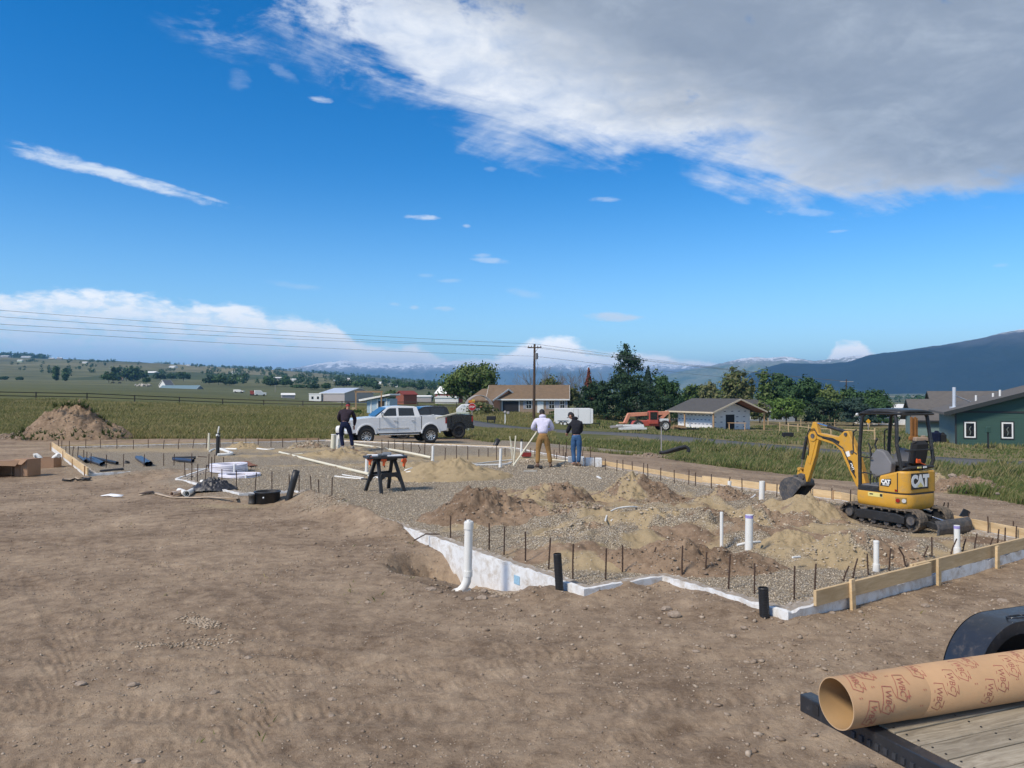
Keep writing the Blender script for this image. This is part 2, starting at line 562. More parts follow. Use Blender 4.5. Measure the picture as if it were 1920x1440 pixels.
cy = np.array([math.log(d) for p, d, z in ctl])
cz = np.array([z / d for p, d, z in ctl])
def tps(r2): return np.where(r2 > 0, .5 * r2 * np.log(r2 + 1e-12), 0)
K = tps((cx[:, None] - cx) ** 2 + (cy[:, None] - cy) ** 2) + np.eye(len(cx)) * 2e-3
Pm = np.stack([np.ones_like(cx), cx, cy], 1)
A_ = np.block([[K, Pm], [Pm.T, np.zeros((3, 3))]])
wts = np.linalg.solve(A_, np.concatenate([cz, np.zeros(3)]))
def base_h(x, y):
 x = np.asarray(x, float); y = np.asarray(y, float)
 a = np.arctan2(x, y); r = np.hypot(x, y)
 dep = np.maximum(r * np.cos(np.clip(a, -1.2, 1.2)), 2.0)
 qx = np.clip(a, -1.2, 1.2) * 2.2; qy = np.log(dep)
 s = wts[-3] + wts[-2] * qx + wts[-1] * qy
 for i in range(len(cx)):
  s = s + wts[i] * tps((qx - cx[i]) ** 2 + (qy - cy[i]) ** 2)
 back = sstep(np.abs(a), 1.3, 2.2)
 z = s * dep
 z = z * sstep(r, 9, 20)
 return z * (1 - back)
ZT = 0.15
def w2(px, py, z=ZT):
 p = at(px, py, z); return (p.x, p.y)
fA, fE, fD = w2(1478, 1148), w2(1242, 1081), w2(1095, 1105)
fF = w2(790, 1001); fK = w2(552, 920)
fL = w2(448, 925); fM = w2(328, 897); fN = w2(385, 878); fG = w2(165, 888); fH = w2(97, 838)
fI = w2(612, 825); fB = (fA[0] + 9.2 * .82, fA[1] + 9.2 * .572)
fJ = w2(1128, 869); fJ2 = w2(960, 838)
fR1, fR2, fR3, fR4 = w2(1320, 903), w2(1582, 936), w2(1785, 981), w2(1960, 1016)
outline = [fA, fB, (fR4[0] + 1.2, fR4[1] - .2), fR4, fR3, fR2, fR1, fJ, fJ2, fI, fH, fG, fN, fM, fL, fK, fF, fD, fE]
def pad_h(x, y):
 return .115 + .022 * fbm(x, y, 1.6, 4) + .006 * fbm(x, y, .22, 3)
lot = [w2(px, py, z) for px, py, z in ((-900, 822, 0), (-300, 822, 0), (0, 822, 0), (300, 823, 0), (600, 824, 0), (650, 824, -.1), (700, 820.5, -.3), (880, 820.5, -.3), (905, 826, -.15), (1000, 826, -.1), (1095, 837, -.2),
  (1240, 842, -.2), (1300, 855, -.15), (1440, 869, -.2), (1640, 888, -.2), (1760, 898, -.2), (1880, 924, -.1), (2000, 950, -.1), (2400, 1010, -.05))] + [(60, 6), (60, -60), (-80, -60)]
drive = [w2(px, py, z) for px, py, z in ((930, 820, -.2), (1100, 822, -.3), (1250, 829, -.4), (1230, 836, -.3), (1100, 835, -.2), (930, 830, -.15))]
hole_c = [at(798, 1060, -.1), at(835, 1078, -.2), at(760, 1030, 0.0)]
def ground_h(x, y, detail=True):
 z = base_h(x, y)
 r = np.hypot(x, y)
 near = 1 - sstep(r, 30, 60)
 z = z + near * (.035 * fbm(x, y, 5, 3) + .024 * fbm(x, y, 1.1, 5, .55) + .012 * np.abs(fbm(x + 9, y * 1.6, .35, 4, .6)) + .009 * fbm(x, y, .14, 3))
 z = z + (1 - near) * sstep(r, 40, 200) * .25 * fbm(x, y, 25, 3) + sstep(r, 250, 1800) * (6 * fbm(x, y, 300, 4) + 2.0 * fbm(x, y, 90, 2))
 dw = seg_dist(x, y, [fF, fD], False)
 along = ((x - fF[0]) * (fD[0] - fF[0]) + (y - fF[1]) * (fD[1] - fF[1])) / ((fD[0] - fF[0]) ** 2 + (fD[1] - fF[1]) ** 2)
 amp = .30 * np.exp(-((along - .50) / .24) ** 2)
 z = z + .062 * np.exp(-(seg_dist(x, y, [fD, fE, fA], False) / .5) ** 2) * (1 + .5 * fbm(x, y, .5, 3)) + .19 * np.exp(-(seg_dist(x, y, [(fK[0] * .8 + fF[0] * .2, fK[1] * .8 + fF[1] * .2), (fK[0] * .12 + fF[0] * .88, fK[1] * .12 + fF[1] * .88)], False) / .38) ** 2) * (1 + .35 * fbm(x, y, .5, 3)) + .10 * np.exp(-(seg_dist(x, y, [fG, fN, fM, fL, fK, (fK[0] * .6 + fF[0] * .4, fK[1] * .6 + fF[1] * .4)], False) / .6) ** 2)
 z = z - amp * np.exp(-(dw / .55) ** 2)
 z = z - .15 * np.exp(-((x + .70) ** 2 + (y - 10.55) ** 2) / .4 ** 2) - .16 * np.exp(-((x + 1.38) ** 2 + (y - 11.2) ** 2) / .2 ** 2)
 z = z - .42 * np.exp(-((((x + 1.18) ** 2 + (y - 11.7) ** 2) / .60 ** 2) ** 1.8)) * (1 + .5 * fbm(x, y, .25, 4)) + .07 * np.exp(-((x - hole_c[0].x + .55) ** 2 + (y - hole_c[0].y - .1) ** 2) / .3 ** 2)
 z = z - .16 * np.exp(-(((x - hole_c[1].x) ** 2 + (y - hole_c[1].y) ** 2) / .22 ** 2))
 for (pp, q, hgt, rad) in (((1150, 1112), 0, .10, .35), ((1010, 1116), 0, .13, .3), ((1340, 1140), 0, .06, .4), ((700, 975), 0, .10, .6), ((640, 965), 0, .06, .8),
        ((1245, 1100), 0, .02, .25), ((560, 940), 0, .08, .5), ((300, 892), 0, .10, 1.1), ((380, 905), 0, .08, .8), ((950, 1108), 0, -.06, .2)):
  p = at(pp[0], pp[1], 0)
  z = z + hgt * np.exp(-(((x - p.x) ** 2 + (y - p.y) ** 2) / rad ** 2)) * (1 + .6 * fbm(x, y, .3, 3))
 for k, (c0, c1, c2, w) in enumerate(((5.0, -.02, .010, .17), (4.15, .05, -.012, .15), (6.2, .10, .02, .17), (7.6, -.12, .015, .18))):
  yc = c0 + c1 * x + c2 * x * x
  dd_ = (y - yc) / w
  m_ = np.exp(-dd_ ** 4) * (.45 + .55 * sstep(fbm(x, y, 1.7, 2), -.25, .3)) * sstep(6.5 - np.abs(x + 1), 0, 3)
  z = z + m_ * (-.012 + .0065 * np.sin((x + np.abs(dd_) * .06) * 2 * np.pi / .11))
  z = z + .007 * np.exp(-((np.abs(dd_) - 1.35) / .35) ** 2) * sstep(6.5 - np.abs(x + 1), 0, 3)
 for cx_, cy_, R_, w in ((-6, -3, 9.6, .16), (-6, -3, 11.2, .16), (5, -4, 10.4, .2), (5, -4, 12.2, .2), (-2, 16, 10.6, .14), (-2, 16, 8.9, .14), (-12, 4, 8.4, .18), (-12, 4, 10.2, .18)):
  q = (np.hypot(x - cx_, y - cy_) - R_) / w
  m_ = np.exp(-q ** 4) * sstep(fbm(x + cx_, y, 2.1, 2), -.3, .2) * near
  z = z - m_ * (.012 + .004 * np.sin((x * .8 + y * .6 + np.abs(q) * .05) * 2 * np.pi / .07)) + .008 * np.exp(-((np.abs(q) - 1.3) / .35) ** 2) * near
 inside = in_poly(x, y, outline)
 do = seg_dist(x, y, outline)
 z = np.where(inside, z - .25 * sstep(do, 0.03, .2), z)
 return z
def gz(x, y): return float(ground_h(np.array([float(x)]), np.array([float(y)]))[0])
def soil_nodes(t, pos):
 """bare soil: colour and height"""
 a = t.noise(pos, .55, 5, .6)
 b_ = t.noise(pos, 4.5, 6, .68, .3)
 d = t.noise(pos, 30.0, 5, .7)
 f = a * .38 + b_ * .40 + d * .22
 cc = t.mix(t.mr(f, .40, .62), (.160, .113, .077), (.410, .312, .218))
 vd = t.voro(pos, 26.0)
 vc = t.new('ShaderNodeTexVoronoi'); t.put(pos, vc.inputs['Vector']); vc.inputs['Scale'].default_value = 26.0
 peb = t.mr(vd, .16, .11) * t.mr(t.noise(pos, 2.0, 3), .46, .62)
 cc = t.mix(peb * .8, cc, t.mix(E(t, vc.outputs['Color']), (.20, .16, .13), (.42, .37, .32)))
 h = b_ * 1.3 + d * .55 + peb * .35 + t.noise(pos, 120.0, 3, .7) * .18
 return cc, h
def gravel_nodes(t, pos, sc=38.0):
 v = t.new('ShaderNodeTexVoronoi'); t.put(pos, v.inputs['Vector']); v.inputs['Scale'].default_value = sc
 vd, vcol = E(t, v.outputs['Distance']), E(t, v.outputs['Color'])
 sxx = t.new('ShaderNodeSeparateColor'); t.put(vcol, sxx.inputs[0])
 g = E(t, sxx.outputs[0])
 cc = t.mix(g, (.29, .235, .165), (.56, .48, .36))
 cc = t.mix(t.mr(E(t, sxx.outputs[1]), .82, 1.0), cc, (.60, .57, .52))
 cc = t.mix(t.mr(vd, .38, .62, 0, .8), cc, (.11, .088, .066))
 return cc, t.mr(vd, 0, .6, 1, 0) * .8 + g * .5
def ground_material():
 m = bpy.data.materials.new('ground_soil_and_grass')
 m.use_nodes = True
 t = NT(m.node_tree)
 b = m.node_tree.nodes['Principled BSDF']
 g = t.new('ShaderNodeNewGeometry')
 pos = E(t, g.outputs['Position'])
 soil, hs_ = soil_nodes(t, pos)
 grav, hg = gravel_nodes(t, pos)
 n1 = t.noise(pos, .05, 5, .6, .4)
 n2 = t.noise(pos, .55, 5, .65)
 n3 = t.noise(pos, 5.0, 4, .7)
 gr = t.mix(t.mr(n1 * .6 + n2 * .4, .40, .60), (.070, .085, .024), (.125, .125, .042))
 gr = t.mix(t.mr(n3, .35, .7, 0, .45), gr, (.15, .135, .05))
 dry = t.attr('dry')
 n4 = t.noise(pos, .13, 6, .62, .5)
 gr = t.mix(t.mr(n4 + dry * .45 - .28, .42, .60, 0, .85), gr, t.mix(n3, (.17, .13, .065), (.24, .20, .12)))
 far = t.attr('far')
 vf = t.new('ShaderNodeTexVoronoi'); vf.inputs['Scale'].default_value = .0045
 t.put(t.vm('MULTIPLY', pos, (1.0, .45, 0.0)), vf.inputs['Vector'])
 sc_ = t.new('ShaderNodeSeparateColor'); t.put(E(t, vf.outputs['Color']), sc_.inputs[0])
 fld = t.mix(E(t, sc_.outputs[0]), (.065, .085, .034), (.19, .18, .09))
 fld = t.mix(t.mr(E(t, sc_.outputs[1]), .6, 1.0), fld, (.27, .235, .14))
 fld = t.mix(t.mr(t.noise(pos, .012, 6, .65), .42, .62, 0, .65), fld, (.055, .065, .030))
 gr = t.mix(far, gr, fld)
 fg = t.attr('grass')
 edge_ = t.mr(fg + (n3 - .5) * .5 + (t.noise(pos, 1.4, 4) - .5) * .5, .42, .58)
 sand = t.attr('sand')
 cc = t.mix(t.mr(sand + (t.noise(pos, 3.0, 5) - .5) * .5, .4, .8, 0, .9), soil, t.mix(t.noise(pos, 20, 4), (.30, .235, .145), (.42, .34, .22)))
 gv = t.attr('gravel')
 fgv = t.mr(gv + (t.noise(pos, 9.0, 4) - .5) * .9, .35, .75)
 cc = t.mix(fgv, cc, grav)
 cc = t.mix(edge_, cc, gr)
 t.put(cc, b.inputs['Base Color'])
 b.inputs['Roughness'].default_value = .93
 b.inputs['Specular IOR Level'].default_value = .15
 t.put(t.bump(hs_ + hg * fgv * .8 + n3 * edge_ * 2.0, .95, .022), b.inputs['Normal'])
 return m
M_ground = ground_material()
def polar_grid(az_list, r_list):
 A2, R2 = np.meshgrid(np.array(az_list), np.array(r_list))
 return (R2 * np.sin(A2)), (R2 * np.cos(A2))
def geo(a, b, q):
 n = max(1, int(math.log(b / a) / math.log(1 + q)))
 return list(np.geomspace(a, b, n + 1)[:-1])
def ground_sheet():
 azs = list(np.radians(np.concatenate([np.arange(-180, -60, 4.0), np.arange(-60, -37, .5), np.arange(-37, 37, .10), np.arange(37, 60, .5), np.arange(60, 180.1, 4.0)])))
 rs = geo(.4, 3.2, .12) + geo(3.2, 13, .0065) + geo(13, 60, .010) + geo(60, 400, .02) + geo(400, 14000, .035) + [14000]
 X, Y = polar_grid(azs, rs)
 shp = X.shape
 x, y = X.ravel(), Y.ravel()
 z = ground_h(x, y)
 V = np.stack([x, y, z], 1)
 nr, na = shp
 i = np.arange(nr - 1)[:, None] * na + np.arange(na - 1)[None, :]
 Fc = np.stack([i, i + 1, i + na + 1, i + na], -1).reshape(-1, 4)[:, ::-1]
 r = np.hypot(x, y)
 wob = .5 * fbm(x, y, 2.2, 3) * (1 + r / 30)
 grass = 1.0 - in_poly(x + wob, y + wob * .7, lot)
 grass = np.where(in_poly(x, y + wob * .4, drive), 0.0, grass)
 gravel = np.zeros_like(x)
 gravel = np.maximum(gravel, np.where(in_poly(x, y, drive), 1.0, 0))
 do = seg_dist(x, y, outline)
 gravel = np.maximum(gravel, (1 - sstep(do, .1, 1.6)) * .55 * (y > 16))
 p = at(760, 832, -.1)
 gravel = np.maximum(gravel, np.exp(-(((x - p.x) / 9) ** 2 + ((y - p.y) / 6.5) ** 2)) * .95)
 for (px_, py_, ra, rb, k) in ((378, 1172, .34, .15, .45), (660, 965, .9, .5, .8), (940, 1100, .30, .16, .9), (330, 1218, .5, .12, .3)):
  p = at(px_, py_, 0)
  ux, uy = (x - p.x), (y - p.y)
  q = (ux * .80 - uy * .6) / ra, (ux * .6 + uy * .80) / rb
  gravel = np.maximum(gravel, k * np.exp(-(q[0] ** 2 + q[1] ** 2)))
 sand = np.zeros_like(x)
 for (px_, py_, ra, rb, k) in ((430, 950, 1.7, .5, .75), (120, 860, 3.5, 1.5, .7), (700, 830, 6, 1.5, .6), (1000, 838, 5, 1.5, .6), (60, 835, 5, 1.2, .6), (560, 960, 1.2, .4, .4)):
  p = at(px_, py_, 0)
  sand = np.maximum(sand, k * np.exp(-(((x - p.x) / ra) ** 2 + ((y - p.y) / rb) ** 2)))
 a_ = np.arctan2(x, y)
 dry = sstep(a_, .05, .25) * sstep(r, 40, 60) * (1 - sstep(r, 130, 200)) * 1.0 + .15
 far = sstep(r, 170, 420)
 o = np_mesh('ground', V, Fc, M_ground, True, attrs={'grass': grass, 'gravel': gravel, 'sand': sand, 'dry': dry, 'far': far})
 tag(o, kind='structure')
 return o
ground_sheet()
# gravel pad inside the foundation
def gravel_material(name, soilamt=.35, sandcol=(.36, .28, .17)):
 m = bpy.data.materials.new(name)
 m.use_nodes = True
 t = NT(m.node_tree)
 b = m.node_tree.nodes['Principled BSDF']
 g = t.new('ShaderNodeNewGeometry')
 pos = E(t, g.outputs['Position'])
 soil, hs_ = soil_nodes(t, pos)
 grav, hg = gravel_nodes(t, pos, 44.0)
 sand = t.attr('sand'); so = t.attr('soil')
 nn = (t.noise(pos, 2.2, 6, .65) - .5)
 nf = (t.noise(pos, 14.0, 4, .7) - .5)
 fs = t.mr(sand + nn * .9 + nf * .35, .38, .72)
 fso = t.mr(so + nn * .8 - nf * .5, .40, .70)
 sc = t.mix(t.noise(pos, 9, 5, .65), tuple(c * .72 for c in sandcol), tuple(c * 1.22 for c in sandcol))
 cc = t.mix(fs, grav, sc)
 cc = t.mix(fso, cc, t.mulc(soil, (.86, .82, .80)))
 v = t.new('ShaderNodeTexVoronoi'); t.put(pos, v.inputs['Vector']); v.inputs['Scale'].default_value = 30.0
 st = t.mr(E(t, v.outputs['Distance']), .20, .14) * t.mr(t.noise(pos, 3.5, 3), .44, .60)
 cc = t.mix(st * .75, cc, t.mix(E(t, v.outputs['Color']), (.26, .22, .18), (.55, .50, .44)))
 t.put(cc, b.inputs['Base Color'])
 b.inputs['Roughness'].default_value = .93
 b.inputs['Specular IOR Level'].default_value = .15
 h = hg * (1.0 - fs.max(fso)) * 1.0 + hs_ * fs.max(fso) * .9 + st * .6
 t.put(t.bump(h, .8, .022), b.inputs['Normal'])
 return m
M_pad = gravel_material('pad_gravel_and_sand')
humps = [(1140, 1020, .9, .5, .16, .35, .2), (1060, 1045, .8, .4, .12, .9, 0), (1180, 985, .9, .5, .12, .8, 0), (1090, 975, .9, .7, .14, .2, .2),
   (1300, 1000, 1.1, .6, .14, .3, .25), (1420, 1010, .9, .6, .12, .3, .4), (1500, 1040, .9, .5, .10, .8, .0), (1430, 960, 1.4, .7, .18, .25, .4), (1640, 1010, 1.5, .6, .02, .35, .15),
   (1560, 985, 1.5, .8, .03, .5, .2), (1720, 1010, .9, .6, .0, .3, .2), (1000, 960, .9, .8, .12, .75, 0), (870, 985, .7, .5, .03, 0, .1), (1260, 965, 1.2, .8, .16, .4, .2),
   (1060, 990, .6, .3, -.08, .9, .0), (1310, 1030, .8, .3, -.07, .2, .7), (1150, 960, .8, .3, -.05, .9, .1), (1560, 1055, .9, .3, -.06, .8, .1), (1480, 945, 1.2, .5, .06, .2, .6),
   (650, 860, 2.4, 1.5, .12, .7, .1), (720, 875, 2.2, 1.2, .08, .75, 0), (480, 858, 2.5, 1.0, .08, .6, 0), (800, 880, 1.6, 1.4, .12, .9, 0), (900, 858, 5.5, 2.0, -.02, .72, 0),
   (330, 842, 7, 2.2, 0, .6, 0), (560, 845, 4, 1.5, .03, .65, 0), (1130, 905, 3.5, 2.5, .03, 0, 0), (1080, 945, .8, .4, .1, .7, .1), (680, 845, 3, 1.2, .12, .5, .2), (560, 872, 1.4, .4, 0, .7, 0),
   (1000, 1075, .6, .25, .02, .5, .3), (1130, 1060, .8, .35, .03, .9, .0), (1245, 1052, .9, .3, .04, .3, .6), (1000, 850, 3.5, 2.0, .02, .5, 0), (970, 930, 1.2, .8, .1, .8, 0)]
hw = [(at(a, b, .15), ra, rb, h, s, q) for a, b, ra, rb, h, s, q in humps]
def pad_full(x, y):
 z = pad_h(x, y)
 wr = sstep(y, 10.2, 11.5) * (1 - sstep(y, 17.5, 20)) * sstep(x, -2.0, -.6) * (1 - sstep(x, 7.5, 9))
 f1, f2 = fbm(x, y, 1.5, 3), fbm(x + 31, y, 1.7, 3)
 z = z + wr * .16 * (np.abs(fbm(x, y + 7, 1.0, 4)) - .10)
 sand = wr * np.clip(f1 * 2.6 + .22, 0, 1); soil = wr * np.clip(f2 * 2.6 + .05, 0, 1)
 for p, ra, rb, h, s, q in hw:
  g = np.exp(-(((x - p.x) / ra) ** 2 + ((y - p.y) / rb) ** 2))
  z = z + 1.3 * h * g * (1 + .7 * fbm(x, y, .4, 4)); sand = np.maximum(sand, s * g * 1.2); soil = np.maximum(soil, q * g * 1.3)
 rough = np.clip(sand + soil, 0, 1)
 z = z + rough * (.06 * fbm(x, y, .55, 5, .55))
 ex_ = np.exp(-(((x - 7.15) * -.49 + (y - 14.36) * .87) / 1.45) ** 4 - (((x - 7.15) * .87 + (y - 14.36) * .49) / .85) ** 4)
 z = z * (1 - ex_) + (.085 + .03 * fbm(x, y, .4, 3)) * ex_
 do = seg_dist(x, y, outline)
 k = sstep(do, .18, 1.0)
 z = z * k + (1 - k) * np.minimum(z, .10)
 return z, sand, soil
def pz(x, y): return float(pad_full(np.array([float(x)]), np.array([float(y)]))[0][0])
def gravel_pad():
 azs = list(np.radians(np.arange(-36.5, 46, .11)))
 rs = geo(6.6, 16, .005) + geo(16, 46, .008)
 X, Y = polar_grid(azs, rs)
 x, y = X.ravel(), Y.ravel()
 ins = in_poly(x, y, outline) & (seg_dist(x, y, outline) > .10)
 nr, na = X.shape
 i = np.arange(nr - 1)[:, None] * na + np.arange(na - 1)[None, :]
 Fc = np.stack([i, i + 1, i + na + 1, i + na], -1).reshape(-1, 4)[:, ::-1]
 Fc = Fc[ins[Fc].all(1)]
 used = np.zeros(len(x), bool); used[Fc.ravel()] = True
 idx = -np.ones(len(x), int); idx[used] = np.arange(used.sum())
 x, y = x[used], y[used]
 z, sand, soil = pad_full(x, y)
 o = np_mesh('gravel_pad', np.stack([x, y, z], 1), idx[Fc], M_pad, True, attrs={'sand': sand, 'soil': soil})
 tag(o, kind='structure')
gravel_pad()
# road
def asphalt():
 m = bpy.data.materials.new('asphalt'); m.use_nodes = True
 t = NT(m.node_tree); b = m.node_tree.nodes['Principled BSDF']
 g = t.new('ShaderNodeNewGeometry'); pos = E(t, g.outputs['Position'])
 cc = t.mix(t.noise(pos, .35, 6, .6), (.055, .056, .057), (.10, .098, .095))
 cc = t.mix(t.mr(t.noise(pos, 40, 3), .4, .7, 0, .3), cc, (.22, .21, .20))
 t.put(cc, b.inputs['Base Color']); b.inputs['Roughness'].default_value = .85
 t.put(t.bump(t.noise(pos, 60, 3), .3, .01), b.inputs['Normal'])
 return m
M_asph = asphalt()
def strip(name, pts, w, m, lift, kind='structure', n=60, nw=4, ww=None):
 """a sheet that follows the ground along a smooth path"""
 P_ = [Vector((p[0], p[1], 0)) for p in pts]
 out_ = []
 for i in range(len(P_) - 1):
  p0, p1, p2, p3 = P_[max(i - 1, 0)], P_[i], P_[i + 1], P_[min(i + 2, len(P_) - 1)]
  for k in range(n // (len(P_) - 1)):
   t_ = k / (n // (len(P_) - 1))
   out_.append(.5 * ((2 * p1) + (p2 - p0) * t_ + (2 * p0 - 5 * p1 + 4 * p2 - p3) * t_ ** 2 + (3 * p1 - p0 - 3 * p2 + p3) * t_ ** 3))
 out_.append(P_[-1])
 xs, ys, off = [], [], []
 for i, p in enumerate(out_):
  tn = (out_[min(i + 1, len(out_) - 1)] - out_[max(i - 1, 0)]).normalized()
  nn_ = Vector((tn.y, -tn.x, 0))
  for k in range(nw + 1):
   q = p + nn_ * (w * (k / nw - .5)); xs.append(q.x); ys.append(q.y)
 x, y = np.array(xs), np.array(ys)
 z = ground_h(x, y) + lift
 n1_ = nw + 1
 zz = z.reshape(-1, n1_)
 zc = zz.mean(1); zc = np.convolve(np.pad(zc, 3, 'edge'), np.ones(7) / 7, 'valid')
 zz = zc[:, None] + np.linspace(-.03, -.03, n1_)[None, :] * 0 + 0.0 * zz
 V = np.stack([x, y, zz.ravel()], 1)
 m_ = len(out_)
 i = np.arange(m_ - 1)[:, None] * n1_ + np.arange(nw)[None, :]
 Fc = np.stack([i, i + 1, i + n1_ + 1, i + n1_], -1).reshape(-1, 4)
 lo = V[::n1_].copy(); lo[:, 2] -= .6; hi = V[nw::n1_].copy(); hi[:, 2] -= .6
 b0 = len(V); V = np.concatenate([V, lo, hi])
 a = np.arange(m_ - 1)
 Fl = np.stack([a * n1_, (a + 1) * n1_, b0 + a + 1, b0 + a], -1)
 Fr = np.stack([a * n1_ + nw, b0 + m_ + a, b0 + m_ + a + 1, (a + 1) * n1_ + nw], -1)
 o = np_mesh(name, V, np.concatenate([Fc, Fl, Fr]), m, False)
 return tag(o, kind=kind)
def mid(px, py1, py2, z): a, b = at(px, py1, z), at(px, py2, z); return ((a.x + b.x) / 2, (a.y + b.y) / 2)
road_pts = [(55, 6), (40, 24), tuple(at(1920, 869, -1.3)[:2]), tuple(at(1700, 855, -1.35)[:2]), tuple(at(1440, 838.5, -1.4)[:2]), tuple(at(1180, 813, -1.35)[:2]), tuple(at(940, 799, -.85)[:2]), (-9, 92), (-16, 97)]
strip('road', road_pts, 5.0, M_asph, .06, n=160)
# mountains
def mountain_material(name, low, high, snowline, snowamt, rock=(.22, .21, .20), scale=1.0, sp=1.0):
 m = bpy.data.materials.new(name); m.use_nodes = True
 t = NT(m.node_tree); b = m.node_tree.nodes['Principled BSDF']
 g = t.new('ShaderNodeNewGeometry'); pos = E(t, g.outputs['Position'])
 s = t.new('ShaderNodeSeparateXYZ'); t.put(pos, s.inputs[0]); z = E(t, s.outputs[2])
 n = t.noise(pos, .0035 * scale, 9, .65)
 n2 = t.noise(pos, .018 * scale, 8, .7, .6)
 cc = t.mix(t.mr(n, .4, .6), low, high)
 cc = t.mix(t.mr(n2, .45, .65, 0, .6), cc, tuple(c * .6 for c in low))
 cc = t.mix(t.mr(z + (n - .5) * 120, snowline - 60, snowline + 10), cc, t.mix(n2, rock, tuple(c * 1.5 for c in rock)))
 sn = t.mr(z + (n2 - .5) * 330 * sp + (n - .5) * 150 * sp, snowline + 10, snowline + 35, 0, snowamt)
 cc = t.mix(sn, cc, (.85, .87, .9))
 t.put(cc, b.inputs['Base Color']); b.inputs['Roughness'].default_value = .95
 b.inputs['Specular IOR Level'].default_value = .1
 t.put(t.bump(n2, .8, 18.0), b.inputs['Normal'])
 return m
def mountain(name, prof, dist, depth, m, rough, seed, z0=-12.0, na=500, nr=46):
 """prof: (photo column, photo row of the skyline)"""
 az_ = np.array([math.atan((p - 960) / F) for p, q in prof])
 el_ = np.array([(738 - q) / math.hypot(F, p - 960) for p, q in prof])
 A = np.linspace(az_[0], az_[-1], na)
 E_ = np.interp(A, az_, el_)
 sm = np.convolve(np.pad(E_, 3, 'edge'), np.ones(7) / 7, 'valid')
 u = np.linspace(-1, 1, nr)
 A2, U = np.meshgrid(A, u)
 D = dist + U * depth
 H = (sm[None, :] * dist + 2.5)
 x, y = D * np.sin(A2), D * np.cos(A2)
 crossp = np.cos(np.clip(U, -1, 1) * np.pi / 2) ** 1.15
 rid = 1 - np.abs(fbm(x + seed * 977, y - seed * 311, 900, 5, .55)) * 2
 rid2 = 1 - np.abs(fbm(x - seed * 77, y + seed * 131, 260, 5, .6)) * 2
 spur = (1 - crossp)
 z = z0 + (H - z0) * np.clip(crossp + rough * .33 * rid * spur * crossp * 2.2, 0, 1.0) + (H * .075 + 4) * rough * rid2 * np.minimum(1, crossp * 1.5) * .8
 V = np.stack([x.ravel(), y.ravel(), z.ravel()], 1)
 i = np.arange(nr - 1)[:, None] * na + np.arange(na - 1)[None, :]
 Fc = np.stack([i, i + 1, i + na + 1, i + na], -1).reshape(-1, 4)[:, ::-1]
 o = np_mesh(name, V, Fc, m, True)
 return tag(o, kind='structure')
M_mfar = mountain_material('far_snowy_rock', (.10, .13, .12), (.17, .19, .17), 282, 1.0, (.26, .26, .27))
M_mgreen = mountain_material('green_ridge', (.10, .14, .07), (.24, .25, .15), 248, .95, (.24, .23, .21), 1.3)
M_mdark = mountain_material('cloud_shaded_forest', (.010, .016, .014), (.018, .026, .020), 258, .95, (.08, .08, .085), 1.6, .35)  # cloud shade over the forest is put into these near-black base colours
mountain('mountain_range_far', [(-1200, 700), (-400, 706), (200, 708), (420, 700), (470, 692), (520, 697), (570, 690), (600, 684), (640, 680), (652, 677), (668, 684), (690, 680), (708, 684), (740, 683), (780, 684), (820, 686),
  (845, 681), (866, 677), (885, 687), (905, 678), (915, 680), (930, 688), (950, 681), (960, 679), (975, 690), (1005, 688), (1040, 682), (1065, 687), (1085, 690), (1110, 682), (1140, 687), (1170, 690), (1200, 694),
  (1225, 685), (1240, 683), (1270, 690), (1310, 686), (1350, 690), (1420, 684), (1500, 690), (1700, 700), (2400, 690)], 9200, 1500, M_mfar, .9, 3)
mountain('mountain_range_green', [(1080, 742), (1150, 728), (1190, 716), (1230, 708), (1270, 700), (1300, 694), (1335, 688), (1365, 681), (1390, 676), (1420, 673), (1440, 675), (1470, 672), (1500, 676), (1525, 681), (1560, 676), (1600, 671), (1650, 668), (1720, 665), (2000, 640), (2500, 620)],
   6600, 1250, M_mgreen, .8, 8)
mountain('mountain_dark', [(1290, 752), (1330, 738), (1370, 718), (1410, 700), (1440, 690), (1470, 682), (1500, 683), (1545, 684), (1590, 680), (1630, 668), (1655, 664), (1690, 661), (1740, 653), (1790, 645), (1842, 637), (1870, 629), (1895, 624), (1930, 619), (1980, 610), (2100, 600), (2300, 590), (2700, 600)],
   4300, 1000, M_mdark, .35, 5)
# haze
hb = MB().box((1200, 6200, 235), (22000, 13900, 530))
hzm = bpy.data.materials.new('haze'); hzm.use_nodes = True
ht = hzm.node_tree; ht.nodes.clear()
ho = ht.nodes.new('ShaderNodeOutputMaterial'); hv = ht.nodes.new('ShaderNodeVolumePrincipled')
hv.inputs['Color'].default_value = (.22, .55, 1.0, 1)
hv.inputs['Density'].default_value = 1.25e-4
hv.inputs['Anisotropy'].default_value = 0.0
ht.links.new(hv.outputs[0], ho.inputs['Volume'])
haze = hb.build('haze', hzm)
haze['kind'] = 'stuff'
# foundation: foam walls, concrete core, form boards
M_foam = mat('white_foam', (.74, .75, .75), .7, var=.08, vscale=2.0, bump=.25, bscale=60, bdist=.004, dirt=.5, dirtcol=(.40, .33, .25), spec=.25)
M_foamtop = mat('foam_dirty_edge', (.62, .61, .58), .85, var=.15, vscale=5, bump=.5, bscale=50, bdist=.008, dirt=.9, dirtcol=(.30, .24, .18), spec=.2)
M_conc = mat('rough_concrete', (.36, .33, .29), .9, var=.2, vscale=6, bump=.6, bscale=45, bdist=.01, dirt=.6, dirtcol=(.27, .20, .14), spec=.2)
M_board = wood_mat('pine_board', (.52, .37, .20), (.66, .50, .30), 5)
M_board2 = wood_mat('weathered_board', (.34, .21, .12), (.46, .31, .18), 5)
M_rust = mat('rusty_steel', (.075, .045, .032), .8, .2, var=.4, vscale=12, bump=.3, bscale=90, bdist=.002)
